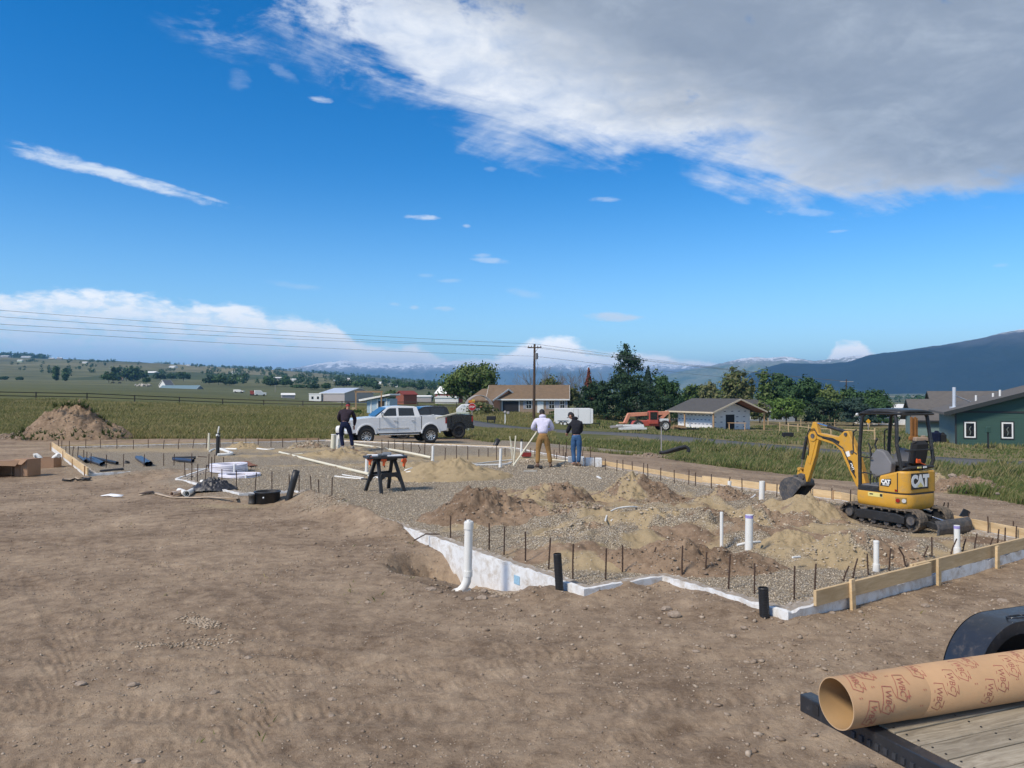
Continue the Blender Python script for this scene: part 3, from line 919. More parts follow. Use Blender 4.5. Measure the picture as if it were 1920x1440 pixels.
def offset_poly(poly, d):
 n = len(poly); res = []
 ar = sum(poly[i][0] * poly[(i + 1) % n][1] - poly[(i + 1) % n][0] * poly[i][1] for i in range(n))
 sg = 1 if ar > 0 else -1
 for i in range(n):
  p0, p1, p2 = Vector(poly[i - 1]), Vector(poly[i]), Vector(poly[(i + 1) % n])
  a = (p1 - p0).normalized(); b = (p2 - p1).normalized()
  na_, nb = Vector((-a.y, a.x)) * sg, Vector((-b.y, b.x)) * sg
  k = (na_ + nb)
  den_ = max(.25, 1 + na_.dot(nb))
  res.append(p1 + k * (d / den_))
 return res
o0 = [Vector(p) for p in outline]
o1 = offset_poly(outline, .062); o2 = offset_poly(outline, .225); o3 = offset_poly(outline, .285)
LAB = {0: 'white foam wall under the pine boards at the near right edge', 1: 'white foam wall closing the pad at its far right corner', 2: 'short foam wall near the dozer blade at the right edge',
  3: 'foam wall behind the blade of the excavator', 4: 'foam wall behind the excavator tracks', 5: 'foam wall along the right side behind the soil mounds', 6: 'foam wall running away behind the man in jeans',
  7: 'foam wall across the far side behind the upright white pipes', 8: 'foam wall at the far side in front of the white pickup', 9: 'foam wall along the far left side in front of the grass',
  10: 'tall white foam wall under the boards beside the cardboard boxes', 11: 'white foam wall along the left recess with a leaning black pipe', 12: 'short foam wall beside the white hose coils',
  13: 'foam wall end sticking out behind the black plastic bundle', 14: 'foam wall behind the black plastic bundle and round tub', 15: 'foam wall with stones by the leaning black pipe',
  16: 'long white foam wall beside the pit with the pipe elbow', 17: 'short white foam wall right of the ribbed black pipe', 18: 'white foam wall along the front corner by the short ribbed pipe'}
def wall_strip(name, pa, pb, qa, qb, z1, z0, m, jit, parent=None, chip=0.0):
 """upright slab between line pa-pb (outer) and qa-qb (inner)"""
 L = (pb - pa).length
 n = max(2, int(L / .07)) if L < 14 else max(2, int(L / .14))
 vs, fs = [], []
 for i in range(n + 1):
  t_ = i / n
  p = pa.lerp(pb, t_); q = qa.lerp(qb, t_)
  zz = z1 + jit * (mnoise.noise((p.x * 7, p.y * 7, z1)) + .6 * mnoise.noise((p.x * 23, p.y * 23, 5)))
  zq = zz + jit * .4 * random.uniform(-1, 1)
  if chip and mnoise.noise((p.x * 4 + 9, p.y * 4, 3)) > .28: zz -= chip; zq -= chip * .6
  w_ = jit * .25 * mnoise.noise((p.x * 9, p.y * 9, 2))
  nn_ = (q - p) * w_
  vs += [(p.x + nn_.x, p.y + nn_.y, z0), (p.x + nn_.x, p.y + nn_.y, zz), (q.x, q.y, zq), (q.x, q.y, z0)]
 for i in range(n):
  a, b = i * 4, i * 4 + 4
  fs += [(a, a + 1, b + 1, b), (a + 1, a + 2, b + 2, b + 1), (a + 2, a + 3, b + 3, b + 2)]
 fs += [(3, 2, 1, 0), (n * 4, n * 4 + 1, n * 4 + 2, n * 4 + 3)]
 return MB().add(vs, fs).build(name, m, parent)
N_ = len(outline)
for i in range(N_):
 j = (i + 1) % N_
 root = empty('foundation_wall', (0, 0, 0), 0, LAB[i], 'foundation wall')
 vis = i in (0, 16, 17, 18, 15, 14, 11, 10)
 wall_strip('foam_panel', o0[i], o0[j], o1[i], o1[j], ZT, -.75, M_foam, .016 if vis else .01, root, .022 if i in (0, 18, 15) else 0)
 wall_strip('concrete_core', o1[i], o1[j], o2[i], o2[j], ZT - .022, -.3, M_conc, .016, root)
 wall_strip('inner_foam', o2[i], o2[j], o3[i], o3[j], ZT - .035, -.3, M_foamtop, .03, root, .02)
pa, pb = o0[16], o0[17]
def onwall(px_, t_z):
 best = min((abs(960 + F * (pa.lerp(pb, t).x) / pa.lerp(pb, t).y - px_), t) for t in np.linspace(0, 1, 400))
 return pa.lerp(pb, best[1])
q = onwall(970, 0); dwl = (pb - pa).normalized(); nwl = Vector((-dwl.y, dwl.x)); nwl = nwl if nwl.dot(Vector((-1, -1))) > 0 else -nwl
M_blue = mat('pale_blue_print', (.30, .50, .66), .6, var=.3, vscale=60)
mb = MB()
c0 = Vector((q.x, q.y, -.035)) + Vector((nwl.x, nwl.y, 0)) * .006
d3 = Vector((dwl.x, dwl.y, 0))
mb.bar(c0 - d3 * .07, c0 + d3 * .07, .004, .12, up=(0, 0, 1))
tag(mb.build('printed_label', M_blue), 'small pale blue printed label on the long white foam wall', 'label')
def board(p0, p1, z0, z1, th, label, m=M_board, group=None, name='form_board', cat='board'):
 p0, p1 = Vector((p0[0], p0[1])), Vector((p1[0], p1[1]))
 L = (p1 - p0).length
 mb = MB().box((L / 2, 0, (z1 - z0) / 2), (L, th, z1 - z0))
 d_ = (p1 - p0)
 o = mb.build(name, m, loc=(p0.x, p0.y, z0), rot=(0, 0, math.atan2(d_.y, d_.x)), bevel=.003, seg=1)
 return tag(o, label, cat, group)
def stake(p, z0, z1, label, m=M_board2, w=.075, th=.035, rz=0.0, group='wooden stakes holding the form boards'):
 mb = MB().box((0, 0, (z1 - z0) / 2), (w, th, z1 - z0), taper=(.96, .96))
 mb.add([(-w / 2, -th / 2, 0), (w / 2, -th / 2, 0), (w / 2, th / 2, 0), (-w / 2, th / 2, 0), (0, 0, -.12)], [(0, 4, 1), (1, 4, 2), (2, 4, 3), (3, 4, 0)])
 o = mb.build('wooden_stake', m, loc=(p[0], p[1], z0), rot=(random.uniform(-.03, .03), random.uniform(-.03, .03), rz))
 return tag(o, label, 'stake', group)
A_v, B_v = o0[0], o0[1]
dAB = (B_v - A_v).normalized(); nAB = Vector((dAB.y, -dAB.x))      # outwards (towards the camera)
angAB = math.atan2(dAB.y, dAB.x)
def ab(s, off=0.0): return A_v + dAB * s + nAB * off
board(ab(.46, .02), ab(3.02, .02), .15, .325, .038, 'long pale pine board along the near right edge ending above the foam corner')
board(ab(2.72, -.022), ab(6.3, -.022), .155, .332, .038, 'second pine board on the right edge overlapping the end of the first')
board(ab(6.32, .02), ab(9.1, .02), .15, .33, .038, 'third pine board beyond the right edge stakes')
gap = board(ab(2.70, -.065), ab(3.10, -.065), .17, .32, .038, 'short pine splice block behind the overlap of the near boards')
for s, lab in ((1.16, 'wooden stake nearest the short ribbed pipe at the near right edge'), (3.16, 'wooden stake at the overlap of the two near pine boards'), (4.85, 'wooden stake at the right border of the photo holding a board'), (7.0, 'wooden stake beyond the right border')):
 if s < 6: stake(ab(s, .062), -.12, .365 if s < 4 else .34, lab, M_board, rz=angAB)
def inner(i, off): return offset_poly(outline, off)
ob_ = offset_poly(outline, .05)
rs_lab = {2: 'pine board edging the pad right of the blade', 3: 'pine board behind the dozer blade and leaning black pipe', 4: 'pine board seen between the excavator body and its tracks', 5: 'long pine board along the right side behind the mounds', 6: 'pine board running away to the right of the man in jeans'}
for i in (2, 3, 4, 5):
 a, b = ob_[i], ob_[i + 1]
 board(a, b, .14, .31, .036, rs_lab[i])
board(ob_[6], ob_[7], .12, .26, .036, rs_lab[6])
for i, s, lab in ((3, .8, 'brown stake behind the dozer blade'), (5, .5, 'brown stake at the right side board near the bucket'), (5, .05, 'brown stake at the right side board behind the white pipe')):
 p = ob_[i].lerp(ob_[i + 1], s); stake(p, .0, .33, lab, M_board2, rz=.3)
G_v, H_v = o0[12 - 1 + 0], o0[10]
gi = outline.index(fG)
G_v, H_v = Vector(fG), Vector(fH)
dGH = (H_v - G_v).normalized(); nGH = Vector((-dGH.y, dGH.x)); nGH = nGH if nGH.x < 0 else -nGH
LGH = (H_v - G_v).length
def gh(s, off=0.0): return G_v + dGH * s + nGH * off
board(gh(-.15, .02), gh(LGH * .56, .02), .12, .34, .038, 'pale board along the left wall nearer part ending at a stake')
board(gh(LGH * .54, -.02), gh(LGH, -.02), .13, .36, .038, 'pale board along the left wall farther part up to the back corner')
for s, z1, lab in ((.35, .36, 'grey stake at the near end of the left board'), (LGH * .30, .3, 'stake halfway along the near left board'), (LGH * .56, .34, 'broad brown stake where the left boards meet'), (LGH * .98, .36, 'stake at the far end of the left boards')):
 stake(gh(s, .06), -.35, z1, lab, M_board2, w=.12 if 'broad' in lab else .08, rz=math.atan2(dGH.y, dGH.x))
hi_ = outline.index(fH)
H2, I2 = Vector(fH), Vector(fI)
for k, (a, b, m, lab, z1) in enumerate(((.0, .32, M_board, 'thin pale board across the far left side', .22), (.32, .72, M_board, 'long pale board across the far side left of the stands of pipe', .2), (.72, .97, M_board2, 'dark brown board across the far side left of the bending man', .27))):
 p0, p1 = H2.lerp(I2, a), H2.lerp(I2, b); board((p0.x, p0.y + .05), (p1.x, p1.y + .05), .10, z1, .036, lab, m)
I3, J3 = Vector(fI), Vector(fJ2)
board((I3.x, I3.y), (J3.x, J3.y), .12, .175, .036, 'pale board along the far side in front of the trucks')
# rebar
def px_stick(xt, yt, xb, yb, r, z=None):
 b = at(xb, yb, .10 if z is None else z)
 zz = (pz(b.x, b.y) if z is None else z)
 b = at(xb, yb, zz)
 tp_ = atd(xt, yt, b.y)
 return b, tp_
rb_near = [(845, 967, 845, 1008), (872, 972, 878, 1018), (917, 981, 917, 1031), (946, 987, 945, 1041), (985, 997, 985, 1052), (1032, 1009, 1028, 1067), (1075, 1020, 1074, 1086), (1137, 1028, 1135, 1087),
   (1167, 1022, 1167, 1073), (1230, 1026, 1217, 1063), (1280, 1023, 1279, 1081), (1325, 1035, 1322, 1078), (1369, 1039, 1365, 1104), (1415, 1056, 1415, 1114), (1490, 1061, 1489, 1124), (1530, 1057, 1528, 1117)]
rb_right = [(1592, 1061, 1578, 1090), (1608, 1047, 1597, 1085), (1626, 1038, 1629, 1078), (1670, 1029, 1666, 1070), (1740, 1024, 1726, 1057), (1747, 1007, 1747, 1052), (1794, 1010, 1779, 1045), (1811, 1010, 1802, 1035),
   (1832, 1000, 1826, 1033), (1862, 1008, 1853, 1027), (1873, 992, 1869, 1024), (1885, 989, 1884, 1020), (1906, 986, 1905, 1014), (1900, 977, 1901, 1005)]
rb_far_right = [(1756, 947, 1756, 962), (1771, 942, 1766, 968), (1778, 942, 1777, 970), (1817, 961, 1816, 986), (1852, 968, 1852, 1003), (1334, 889, 1334, 917), (1369, 894, 1365, 920), (1391, 897, 1391, 925), (1457, 907, 1456, 936), (1520, 910, 1520, 934),
    (1560, 915, 1560, 938), (1595, 918, 1594, 947), (1304, 886, 1304, 912), (1292, 882, 1291, 910), (1264, 881, 1264, 907), (1239, 877, 1239, 902), (1214, 870, 1215, 896), (1207, 868, 1206, 891), (1185, 865, 1186, 883), (1168, 862, 1168, 883), (1157, 862, 1156, 884), (1135, 860, 1135, 881), (1115, 856, 1115, 877), (1097, 857, 1097, 876)]
rb_left = [(200, 852, 199, 877), (232, 851, 231, 876), (271, 852, 270, 875), (307, 850, 307, 873), (327, 851, 326, 873), (360, 850, 359, 872), (346, 866, 348, 896), (360, 869, 359, 901), (371, 870, 370, 905), (387, 872, 384, 905), (397, 857, 396, 903), (403, 852, 402, 880), (392, 851, 391, 880), (419, 857, 419, 875)]
rb_mid = [(416, 880, 416, 912), (443, 882, 443, 915), (481, 886, 478, 920), (510, 884, 510, 919), (542, 889, 542, 915), (561, 890, 561, 926), (582, 892, 584, 932), (597, 899, 599, 937), (623, 895, 622, 944)]
rb_lwall = [(110, 824, 109, 841), (116, 826, 116, 841), (124, 836, 123, 850), (130, 827, 131, 852), (138, 837, 136, 855), (147, 837, 145, 858), (157, 844, 157, 863), (163, 847, 163, 867), (171, 850, 170, 870)]
rb_far = [(161, 824, 161, 840), (188, 824, 188, 840), (219, 824, 219, 842), (250, 825, 250, 842), (278, 824, 278, 840), (308, 825, 306, 842), (336, 822, 334, 842), (364, 823, 361, 841), (388, 822, 386, 841), (413, 822, 413, 840), (437, 820, 437, 839), (461, 820, 461, 839), (484, 821, 484, 839), (508, 821, 508, 839), (530, 820, 530, 839), (556, 822, 556, 838), (577, 822, 577, 838), (597, 821, 597, 838)]
rb_back = [(716, 824, 716, 847), (728, 826, 728, 845), (740, 824, 740, 844), (756, 825, 756, 849), (771, 828, 771, 852), (797, 827, 796, 856), (835, 840, 834, 862), (856, 835, 856, 862), (877, 836, 877, 861), (898, 842, 898, 856), (915, 840, 915, 857), (931, 834, 931, 860), (947, 840, 947, 857),
   (986, 840, 986, 852), (995, 840, 995, 852), (1003, 842, 1003, 855), (1039, 843, 1039, 858), (1044, 848, 1043, 862), (1049, 829, 1049, 846), (1056, 837, 1056, 858), (1060, 848, 1060, 873), (1062, 829, 1062, 850), (1094, 840, 1092, 852), (1107, 837, 1107, 854)]
ORD = ['first', 'second', 'third', 'fourth', 'fifth', 'sixth', 'seventh', 'eighth', 'ninth', 'tenth', 'eleventh', 'twelfth', 'thirteenth', 'fourteenth', 'fifteenth', 'sixteenth', 'seventeenth', 'eighteenth', 'nineteenth', 'twentieth', 'twenty-first', 'twenty-second', 'twenty-third', 'twenty-fourth', 'twenty-fifth']
for lst, grp, lab in ((rb_near, 'rebar stakes along the near edge', 'thin rusty rebar upright along the near edge of the gravel pad'),
      (rb_right, 'rebar stakes behind the near right boards', 'rusty rebar standing behind the pine boards at the near right'),
      (rb_far_right, 'rebar stakes along the right side board', 'rusty rebar standing along the right side board of the pad'),
      (rb_left, 'rebar stakes around the left recess', 'rusty rebar standing at the left recess of the pad'),
      (rb_mid, 'rebar stakes between the plastic bundle and the pit', 'rusty rebar standing by the leaning black pipe left of the sawhorses'),
      (rb_lwall, 'rebar stakes inside the left boards', 'rusty rebar standing just inside the long left boards'),
      (rb_far, 'rebar stakes along the far left edge', 'rusty rebar standing on the far edge before the tall grass'),
      (rb_back, 'rebar stakes along the far edge by the trucks', 'rusty rebar standing on the far edge near the trucks and workers')):
 lst = sorted(lst, key=lambda q: q[2])
 for ri, s in enumerate(lst):
  b, tp_ = px_stick(*s, .009)
  mb = MB()
  midp = (b + tp_) / 2 + Vector((random.uniform(-.006, .006), random.uniform(-.006, .006), 0))
  rr = .0085 + .00022 * b.y
  mb.tube([Vector((0, 0, -.1)), midp - b, tp_ - b], rr, 6)
  for k in range(int((tp_ - b).length / .05)):
   q_ = (tp_ - b) * ((k + .5) * .05 / (tp_ - b).length)
   if b.y < 13: mb.cyl(q_ - Vector((0, 0, .004)), q_ + Vector((0, 0, .004)), rr * 1.22, n=6)
  o = mb.build('rebar', M_rust, loc=b)
  tag(o, ORD[ri] + ' from the left, ' + lab if ri else 'leftmost ' + lab, 'rebar', grp)
for pts, lab in (([(1698, 1064), (1694, 1042), (1685, 1027)], 'bent rusty rebar behind the near right boards'), ([(783, 855), (788, 843), (784, 834)], 'bent rusty rebar in front of the white pickup')):
 b = at(*pts[0], .1); P = [atd(x, y, b.y) - b for x, y in pts]
 tag(MB().tube([P[0] - Vector((0, 0, .1))] + P, .010 + .0002 * b.y, 6).build('rebar', M_rust, loc=b), lab, 'rebar')
a = at(776, 1010, .16); b = at(813, 1001, .18)
tag(MB().tube([Vector((0, 0, -.03)), (b - a) * .6 + Vector((0, 0, .03)), b - a + Vector((.1, -.02, 0))], .011, 6).build('rebar', M_rust, loc=a), 'bent rebar lying over the foam edge left of the tall pipe', 'rebar')
a = atd(371, 856, 21.5); b = atd(388, 857, 21.5)
tag(MB().tube([Vector((0, 0, 0)), b - a], .012, 6).build('rebar', M_rust, loc=a), 'short rebar tied flat across the uprights at the left recess', 'rebar')
# mounds on the pad
def mound(px, py, ra, rb, h, label, sand, soil, seed, ridge=0.0, rot=0.0, name='soil_mound', zbase=None, mat_=None, peak=(0, 0), pw=.85, on=pz, rough=1.0, cat='mound', nr=64, na=150):
 c_ = at(px, py, .12 if zbase is None else zbase)
 zb = on(c_.x, c_.y)
 c_ = at(px, py, zb)
 rr = np.linspace(0, 1.18, nr)[:, None]; aa = np.linspace(0, 2 * np.pi, na, endpoint=False)[None, :]
 wob = 1 + .22 * perlin(np.cos(aa) * 1.3 + seed * 3.1, np.sin(aa) * 1.3 + seed) + .10 * perlin(np.cos(aa) * 4 + seed, np.sin(aa) * 4)
 X = rr * np.cos(aa) * ra * wob; Y = rr * np.sin(aa) * rb * wob
 lx = X * math.cos(rot) - Y * math.sin(rot); ly = X * math.sin(rot) + Y * math.cos(rot)
 prof = np.clip(1 - (np.abs(rr) ** 1.25), -.3, 1)
 prof = np.sign(prof) * np.abs(prof) ** pw * np.ones_like(aa)
 px_off = np.exp(-(((X / ra - peak[0]) ** 2 + (Y / rb - peak[1]) ** 2) / .18)) * .25
 wx, wy = lx + c_.x, ly + c_.y
 n1 = fbm(wx + seed * 5, wy, .75, 5, .58); n2 = fbm(wx, wy + seed, .16, 4, .6)
 Z = h * (prof * (.92 + .8 * rough * n1 * (rr < 1.0)) + px_off * (prof > 0) * prof) + .035 * rough * n2 * (1 - np.clip(rr - .9, 0, .3) * 3)
 gxy = (pad_full(wx.ravel(), wy.ravel())[0] if on is pz else ground_h(wx.ravel(), wy.ravel())).reshape(wx.shape)
 Z = Z + (gxy - zb) - .03 * sstep(rr, .95, 1.15) - .012
 V = np.stack([lx.ravel(), ly.ravel(), Z.ravel()], 1)
 i = np.arange(nr - 1)[:, None] * na + np.arange(na)[None, :]
 j = np.arange(nr - 1)[:, None] * na + (np.arange(na)[None, :] + 1) % na
 Fc = np.stack([i, j, j + na, i + na], -1).reshape(-1, 4)[:, ::-1]
 S = np.full(V.shape[0], sand, float); Q = np.full(V.shape[0], soil, float)
 if 0 < sand and 0 < soil:
  side = fbm(wx.ravel(), wy.ravel(), .6, 3) * 2.2 + (lx.ravel() / ra) * .9
  S = np.clip(sand - side * .8, 0, 1); Q = np.clip(soil + side * .8, 0, 1)
 o = np_mesh(name, V, Fc, mat_ or M_pad, True, attrs={'sand': S, 'soil': Q})
 o.location = (c_.x, c_.y, zb)
 return tag(o, label, cat)
mound(850, 893, 1.85, 1.2, .42, 'long sandy mound behind the brown one and right of the sawhorses', 1.0, .0, 2, rot=.25, name='sand_mound', peak=(-.1, 0), pw=.7, rough=.7)
mound(745, 892, .9, .6, .18, 'low sandy heap right behind the sawhorse table', .95, 0, 33, name='sand_mound')
mound(902, 966, 1.3, .9, .50, 'brown conical soil mound with gravelly slopes nearest the sawhorses', 0, 1.0, 1, peak=(-.05, .1), pw=.85)
mound(1020, 936, 1.15, .8, .42, 'mound half sand half dark soil between two brown mounds', .55, .6, 4, peak=(.1, 0))
mound(1185, 935, 1.15, .8, .40, 'mound of soil over gravel in front of the right side board', .35, .75, 5, peak=(0, 0), pw=.8)
mound(1352, 948, .75, .6, .30, 'small round dark soil mound left of the two white standpipes', .15, .9, 6)
mound(1292, 978, 1.1, .6, .26, 'low grey gravel mound in the middle of the pad', .12, .2, 7, name='gravel_mound')
mound(1522, 962, 1.0, .75, .32, 'pale sand mound under the excavator bucket', .95, .05, 8, name='sand_mound', pw=.8)
mound(1490, 1012, .62, .36, .22, 'rounded yellow sand heap in front of the bucket mound', 1.0, 0, 9, name='sand_mound')
mound(1300, 1060, 1.3, .55, .34, 'wide dark soil mound with rocks near the front corner', .0, 1.0, 10, rot=-.1, peak=(-.2, .1))
mound(1625, 1045, 1.0, .5, .26, 'mixed gravel and sand mound behind the near right boards', .45, .3, 11, name='gravel_mound')
mound(1440, 975, 1.1, .6, .28, 'brown gravelly hump right of the tall white standpipe', .2, .6, 12, name='gravel_mound')
mound(1090, 1003, .75, .4, .20, 'gravel hump behind the ribbed black pipe', .25, .2, 13, name='gravel_mound')
mound(1085, 965, .7, .35, .14, 'low brown hump in front of the half sandy mound', .3, .6, 14)
mound(650, 856, 1.9, 1.0, .22, 'low sandy mound under the feet of the bending man', .8, .1, 15, name='sand_mound', pw=.8)
mound(577, 842, 1.0, .6, .32, 'small grey gravel heap left of the bending man', .1, .3, 16, name='gravel_mound')
mound(457, 840, .9, .6, .26, 'small sand heap at the far left side of the pad', .9, 0, 17, name='sand_mound')
mound(988, 868, .8, .4, .16, 'low grey hump at the feet of the man in white', 0, .4, 18, name='gravel_mound')
mound(1063, 874, .45, .3, .12, 'tiny grey hump between the two standing workers', 0, .4, 19, name='gravel_mound')
M_pile = gravel_material('dark_soil_pile')
mound(134, 822, 3.3, 1.9, 2.15, 'big brown soil pile with weeds in front of the field fence', 0, 1.0, 21, name='dirt_pile', zbase=0.02, on=gz, peak=(9, 9), rough=.35, pw=.95, mat_=M_pile, cat='dirt pile')
mound(25, 822, 1.2, .8, .30, 'low dark clod heap at the left border beside the big pile', 0, 1.0, 22, name='dirt_pile', zbase=0.02, on=gz, mat_=M_pile, cat='dirt pile')
mound(1790, 912, 1.9, .65, .45, 'rubble bank of brown soil and stones right of the excavator', 0.05, 1.0, 23, name='dirt_pile', zbase=-.05, on=gz, rot=-.55, mat_=M_pile, cat='dirt pile')
mound(1225, 849, 1.0, .45, .22, 'small dark soil heap left of the black flexible pipe', 0, 1.0, 24, name='dirt_pile', zbase=-.1, on=gz, mat_=M_pile, cat='dirt pile')
# stones
def stone_mat(name, c1, c2):
 m = bpy.data.materials.new(name); m.use_nodes = True
 t = NT(m.node_tree); b = m.node_tree.nodes['Principled BSDF']
 g = t.new('ShaderNodeNewGeometry'); co = t.new('ShaderNodeTexCoord')
 r = E(t, g.outputs['Random Per Island'])
 cc = t.mix(r, c1, c2)
 n = t.noise(E(t, co.outputs['Object']), 25.0, 4, .6)
 f = t.mr(n, .3, .7, .75, 1.2)
 t.put(t.mulc(cc, t.comb(f, f, f)), b.inputs['Base Color']); b.inputs['Roughness'].default_value = .9
 b.inputs['Specular IOR Level'].default_value = .2
 t.put(t.bump(n, .5, .004), b.inputs['Normal'])
 return m
M_stone = stone_mat('small_stones', (.20, .145, .105), (.40, .33, .26))
M_rock = stone_mat('rocks', (.20, .155, .12), (.33, .265, .21))
M_grav = stone_mat('gravel_stones', (.28, .225, .16), (.58, .50, .39))
M_spill = stone_mat('spilled_stones', (.26, .20, .145), (.46, .38, .29))
_iv, _if = np.array(ICO[1][0]), np.array(ICO[1][1])
_ov = np.array([(1, 0, 0), (-1, 0, 0), (0, 1, 0), (0, -1, 0), (0, 0, 1), (0, 0, -1)], float)
_of = np.array([(0, 2, 4), (2, 1, 4), (1, 3, 4), (3, 0, 4), (2, 0, 5), (1, 2, 5), (3, 1, 5), (0, 3, 5)])
def stones(name, P, S, m, octa=False, flat=.6):
 bv, bf = (_ov, _of) if octa else (_iv, _if)
 n = len(P)
 ang = rng.uniform(0, 2 * np.pi, n); ca, sa = np.cos(ang), np.sin(ang)
 sc = np.stack([rng.uniform(.7, 1.4, n), rng.uniform(.6, 1.0, n), rng.uniform(flat * .6, flat * 1.2, n)], 1) * S[:, None]
 V = bv[None] * (1 + rng.uniform(-.28, .28, (n, len(bv), 1))) * sc[:, None, :]
 x = V[..., 0] * ca[:, None] - V[..., 1] * sa[:, None]; y = V[..., 0] * sa[:, None] + V[..., 1] * ca[:, None]
 tl = rng.uniform(-.5, .5, n)[:, None]
 z = V[..., 2] + x * tl * .5
 V = np.stack([x, y, z], -1) + P[:, None, :]
 Fc = bf[None] + (np.arange(n) * len(bv))[:, None, None]
 o = np_mesh(name, V.reshape(-1, 3), Fc.reshape(-1, 3), m, False)
 return tag(o, kind='stuff')
def near_pts(n, r0, r1, a0, a1, pw=1.0):
 r = r0 + (r1 - r0) * rng.random(n) ** pw
 a = np.radians(rng.uniform(a0, a1, n))
 return r * np.sin(a), r * np.cos(a)
x, y = near_pts(26000, 3.4, 26, -38, 38, 1.5)
k = ~in_poly(x, y, outline) & (fbm(x, y, 1.3, 3) + rng.uniform(-.35, .35, len(x)) > -.05) & in_poly(x, y, lot)
x, y = x[k], y[k]
s = .0035 + .011 * rng.random(len(x)) ** 4 + .0006 * np.hypot(x, y)
stones('soil_pebbles', np.stack([x, y, ground_h(x, y) + s * .15], 1), s, M_stone)
x, y = near_pts(5200, 5.0, 15, -30, 38, 1.2)
k = ~in_poly(x, y, outline) & ((seg_dist(x, y, outline) < 1.0 + rng.random(len(x))) | ((x > 1.5) & (rng.random(len(x)) < .55)))
x, y = x[k], y[k]
s = .008 + .026 * rng.random(len(x)) ** 5 + .0004 * np.hypot(x, y)
stones('soil_clods', np.stack([x, y, ground_h(x, y) + s * .2], 1), s, M_stone)
x, y = near_pts(75000, 6.8, 27, -20, 40, 1.25)
k = in_poly(x, y, outline)
x, y = x[k], y[k]; dd_ = seg_dist(x, y, outline)
k = dd_ > .12
x, y = x[k], y[k]
z, sn_, so_ = pad_full(x, y)
k = rng.random(len(x)) > np.clip(sn_ + so_, 0, 1) * .85
x, y, z = x[k], y[k], z[k]
s = .008 + .010 * rng.random(len(x)) ** 2 + .0006 * (np.hypot(x, y) - 7)
stones('pad_gravel', np.stack([x, y, z + s * .25], 1), s, M_grav, True, .75)
parts_ = []
for (px_, py_, ra, rb, n, rot_) in ((378, 1172, .26, .11, 420, -.7), (330, 1215, .42, .10, 110, .1), (945, 1102, .32, .13, 900, 0), (655, 962, .9, .45, 900, 0), (420, 1205, .5, .3, 60, 0), (1560, 1135, .5, .2, 160, .5)):
 p = at(px_, py_, -.02)
 u, v = rng.normal(0, .55, n) * ra, rng.normal(0, .55, n) * rb
 parts_.append(np.stack([p.x + u * math.cos(rot_) - v * math.sin(rot_), p.y + u * math.sin(rot_) + v * math.cos(rot_)], 1))
q_ = np.concatenate(parts_); x, y = q_[:, 0], q_[:, 1]
k = ~in_poly(x, y, outline); x, y = x[k], y[k]
s = .008 + .009 * rng.random(len(x)) + .0004 * y
stones('spilled_gravel', np.stack([x, y, ground_h(x, y) + s * .25], 1), s, M_spill)
def on_mounds():
 dg = bpy.context.evaluated_depsgraph_get()
 P, S = [], []
 P2, S2 = [], []
 for o in list(col.objects):
  if o.get('category') in ('mound', 'dirt pile'):
   me = o.data
   V = np.empty(len(me.vertices) * 3, np.float32); me.vertices.foreach_get('co', V); V = V.reshape(-1, 3)
   V = V[:int(len(V) * .86)]
   big = 'dirt_pile' in o.name
   n = 900 if not big else 1500
   idx = (len(V) * np.sqrt(rng.random(n))).astype(int)
   w = V[idx] + rng.normal(0, .02, (n, 3)) * [1, 1, 0] + np.array(o.location)
   s_ = (.009 + .022 * rng.random(n) ** 5) * (1 + (o.location.y - 10) * .045)
   if 'sand' in o.name:
    w, s_ = w[:90], s_[:90] * .8
   (P2 if 'gravel' in o.name else P).append(w); (S2 if 'gravel' in o.name else S).append(s_)
 stones('mound_clods', np.concatenate(P), np.concatenate(S), M_stone)
 stones('mound_gravel', np.concatenate(P2), np.concatenate(S2), M_grav)
on_mounds()
def rock(px, py, w, label, pal=M_rock, z=None, flat=.6, onpad=False):
 p = at(px, py, .1 if onpad else 0)
 zz = pz(p.x, p.y) if onpad else gz(p.x, p.y)
 if z is not None: zz = z
 p = at(px, py, zz)
 r = w * .42 / F * p.y
 mb = MB()
 mb.ico((0, 0, 0), r, 2, .17, sc=(1, random.uniform(.5, .85), flat * random.uniform(.7, 1)), rz=random.uniform(-.6, .6))
 o = mb.build('rock', pal, loc=(p.x, p.y, zz + r * flat * .15), bevel=0)
 return tag(o, label, 'rock')
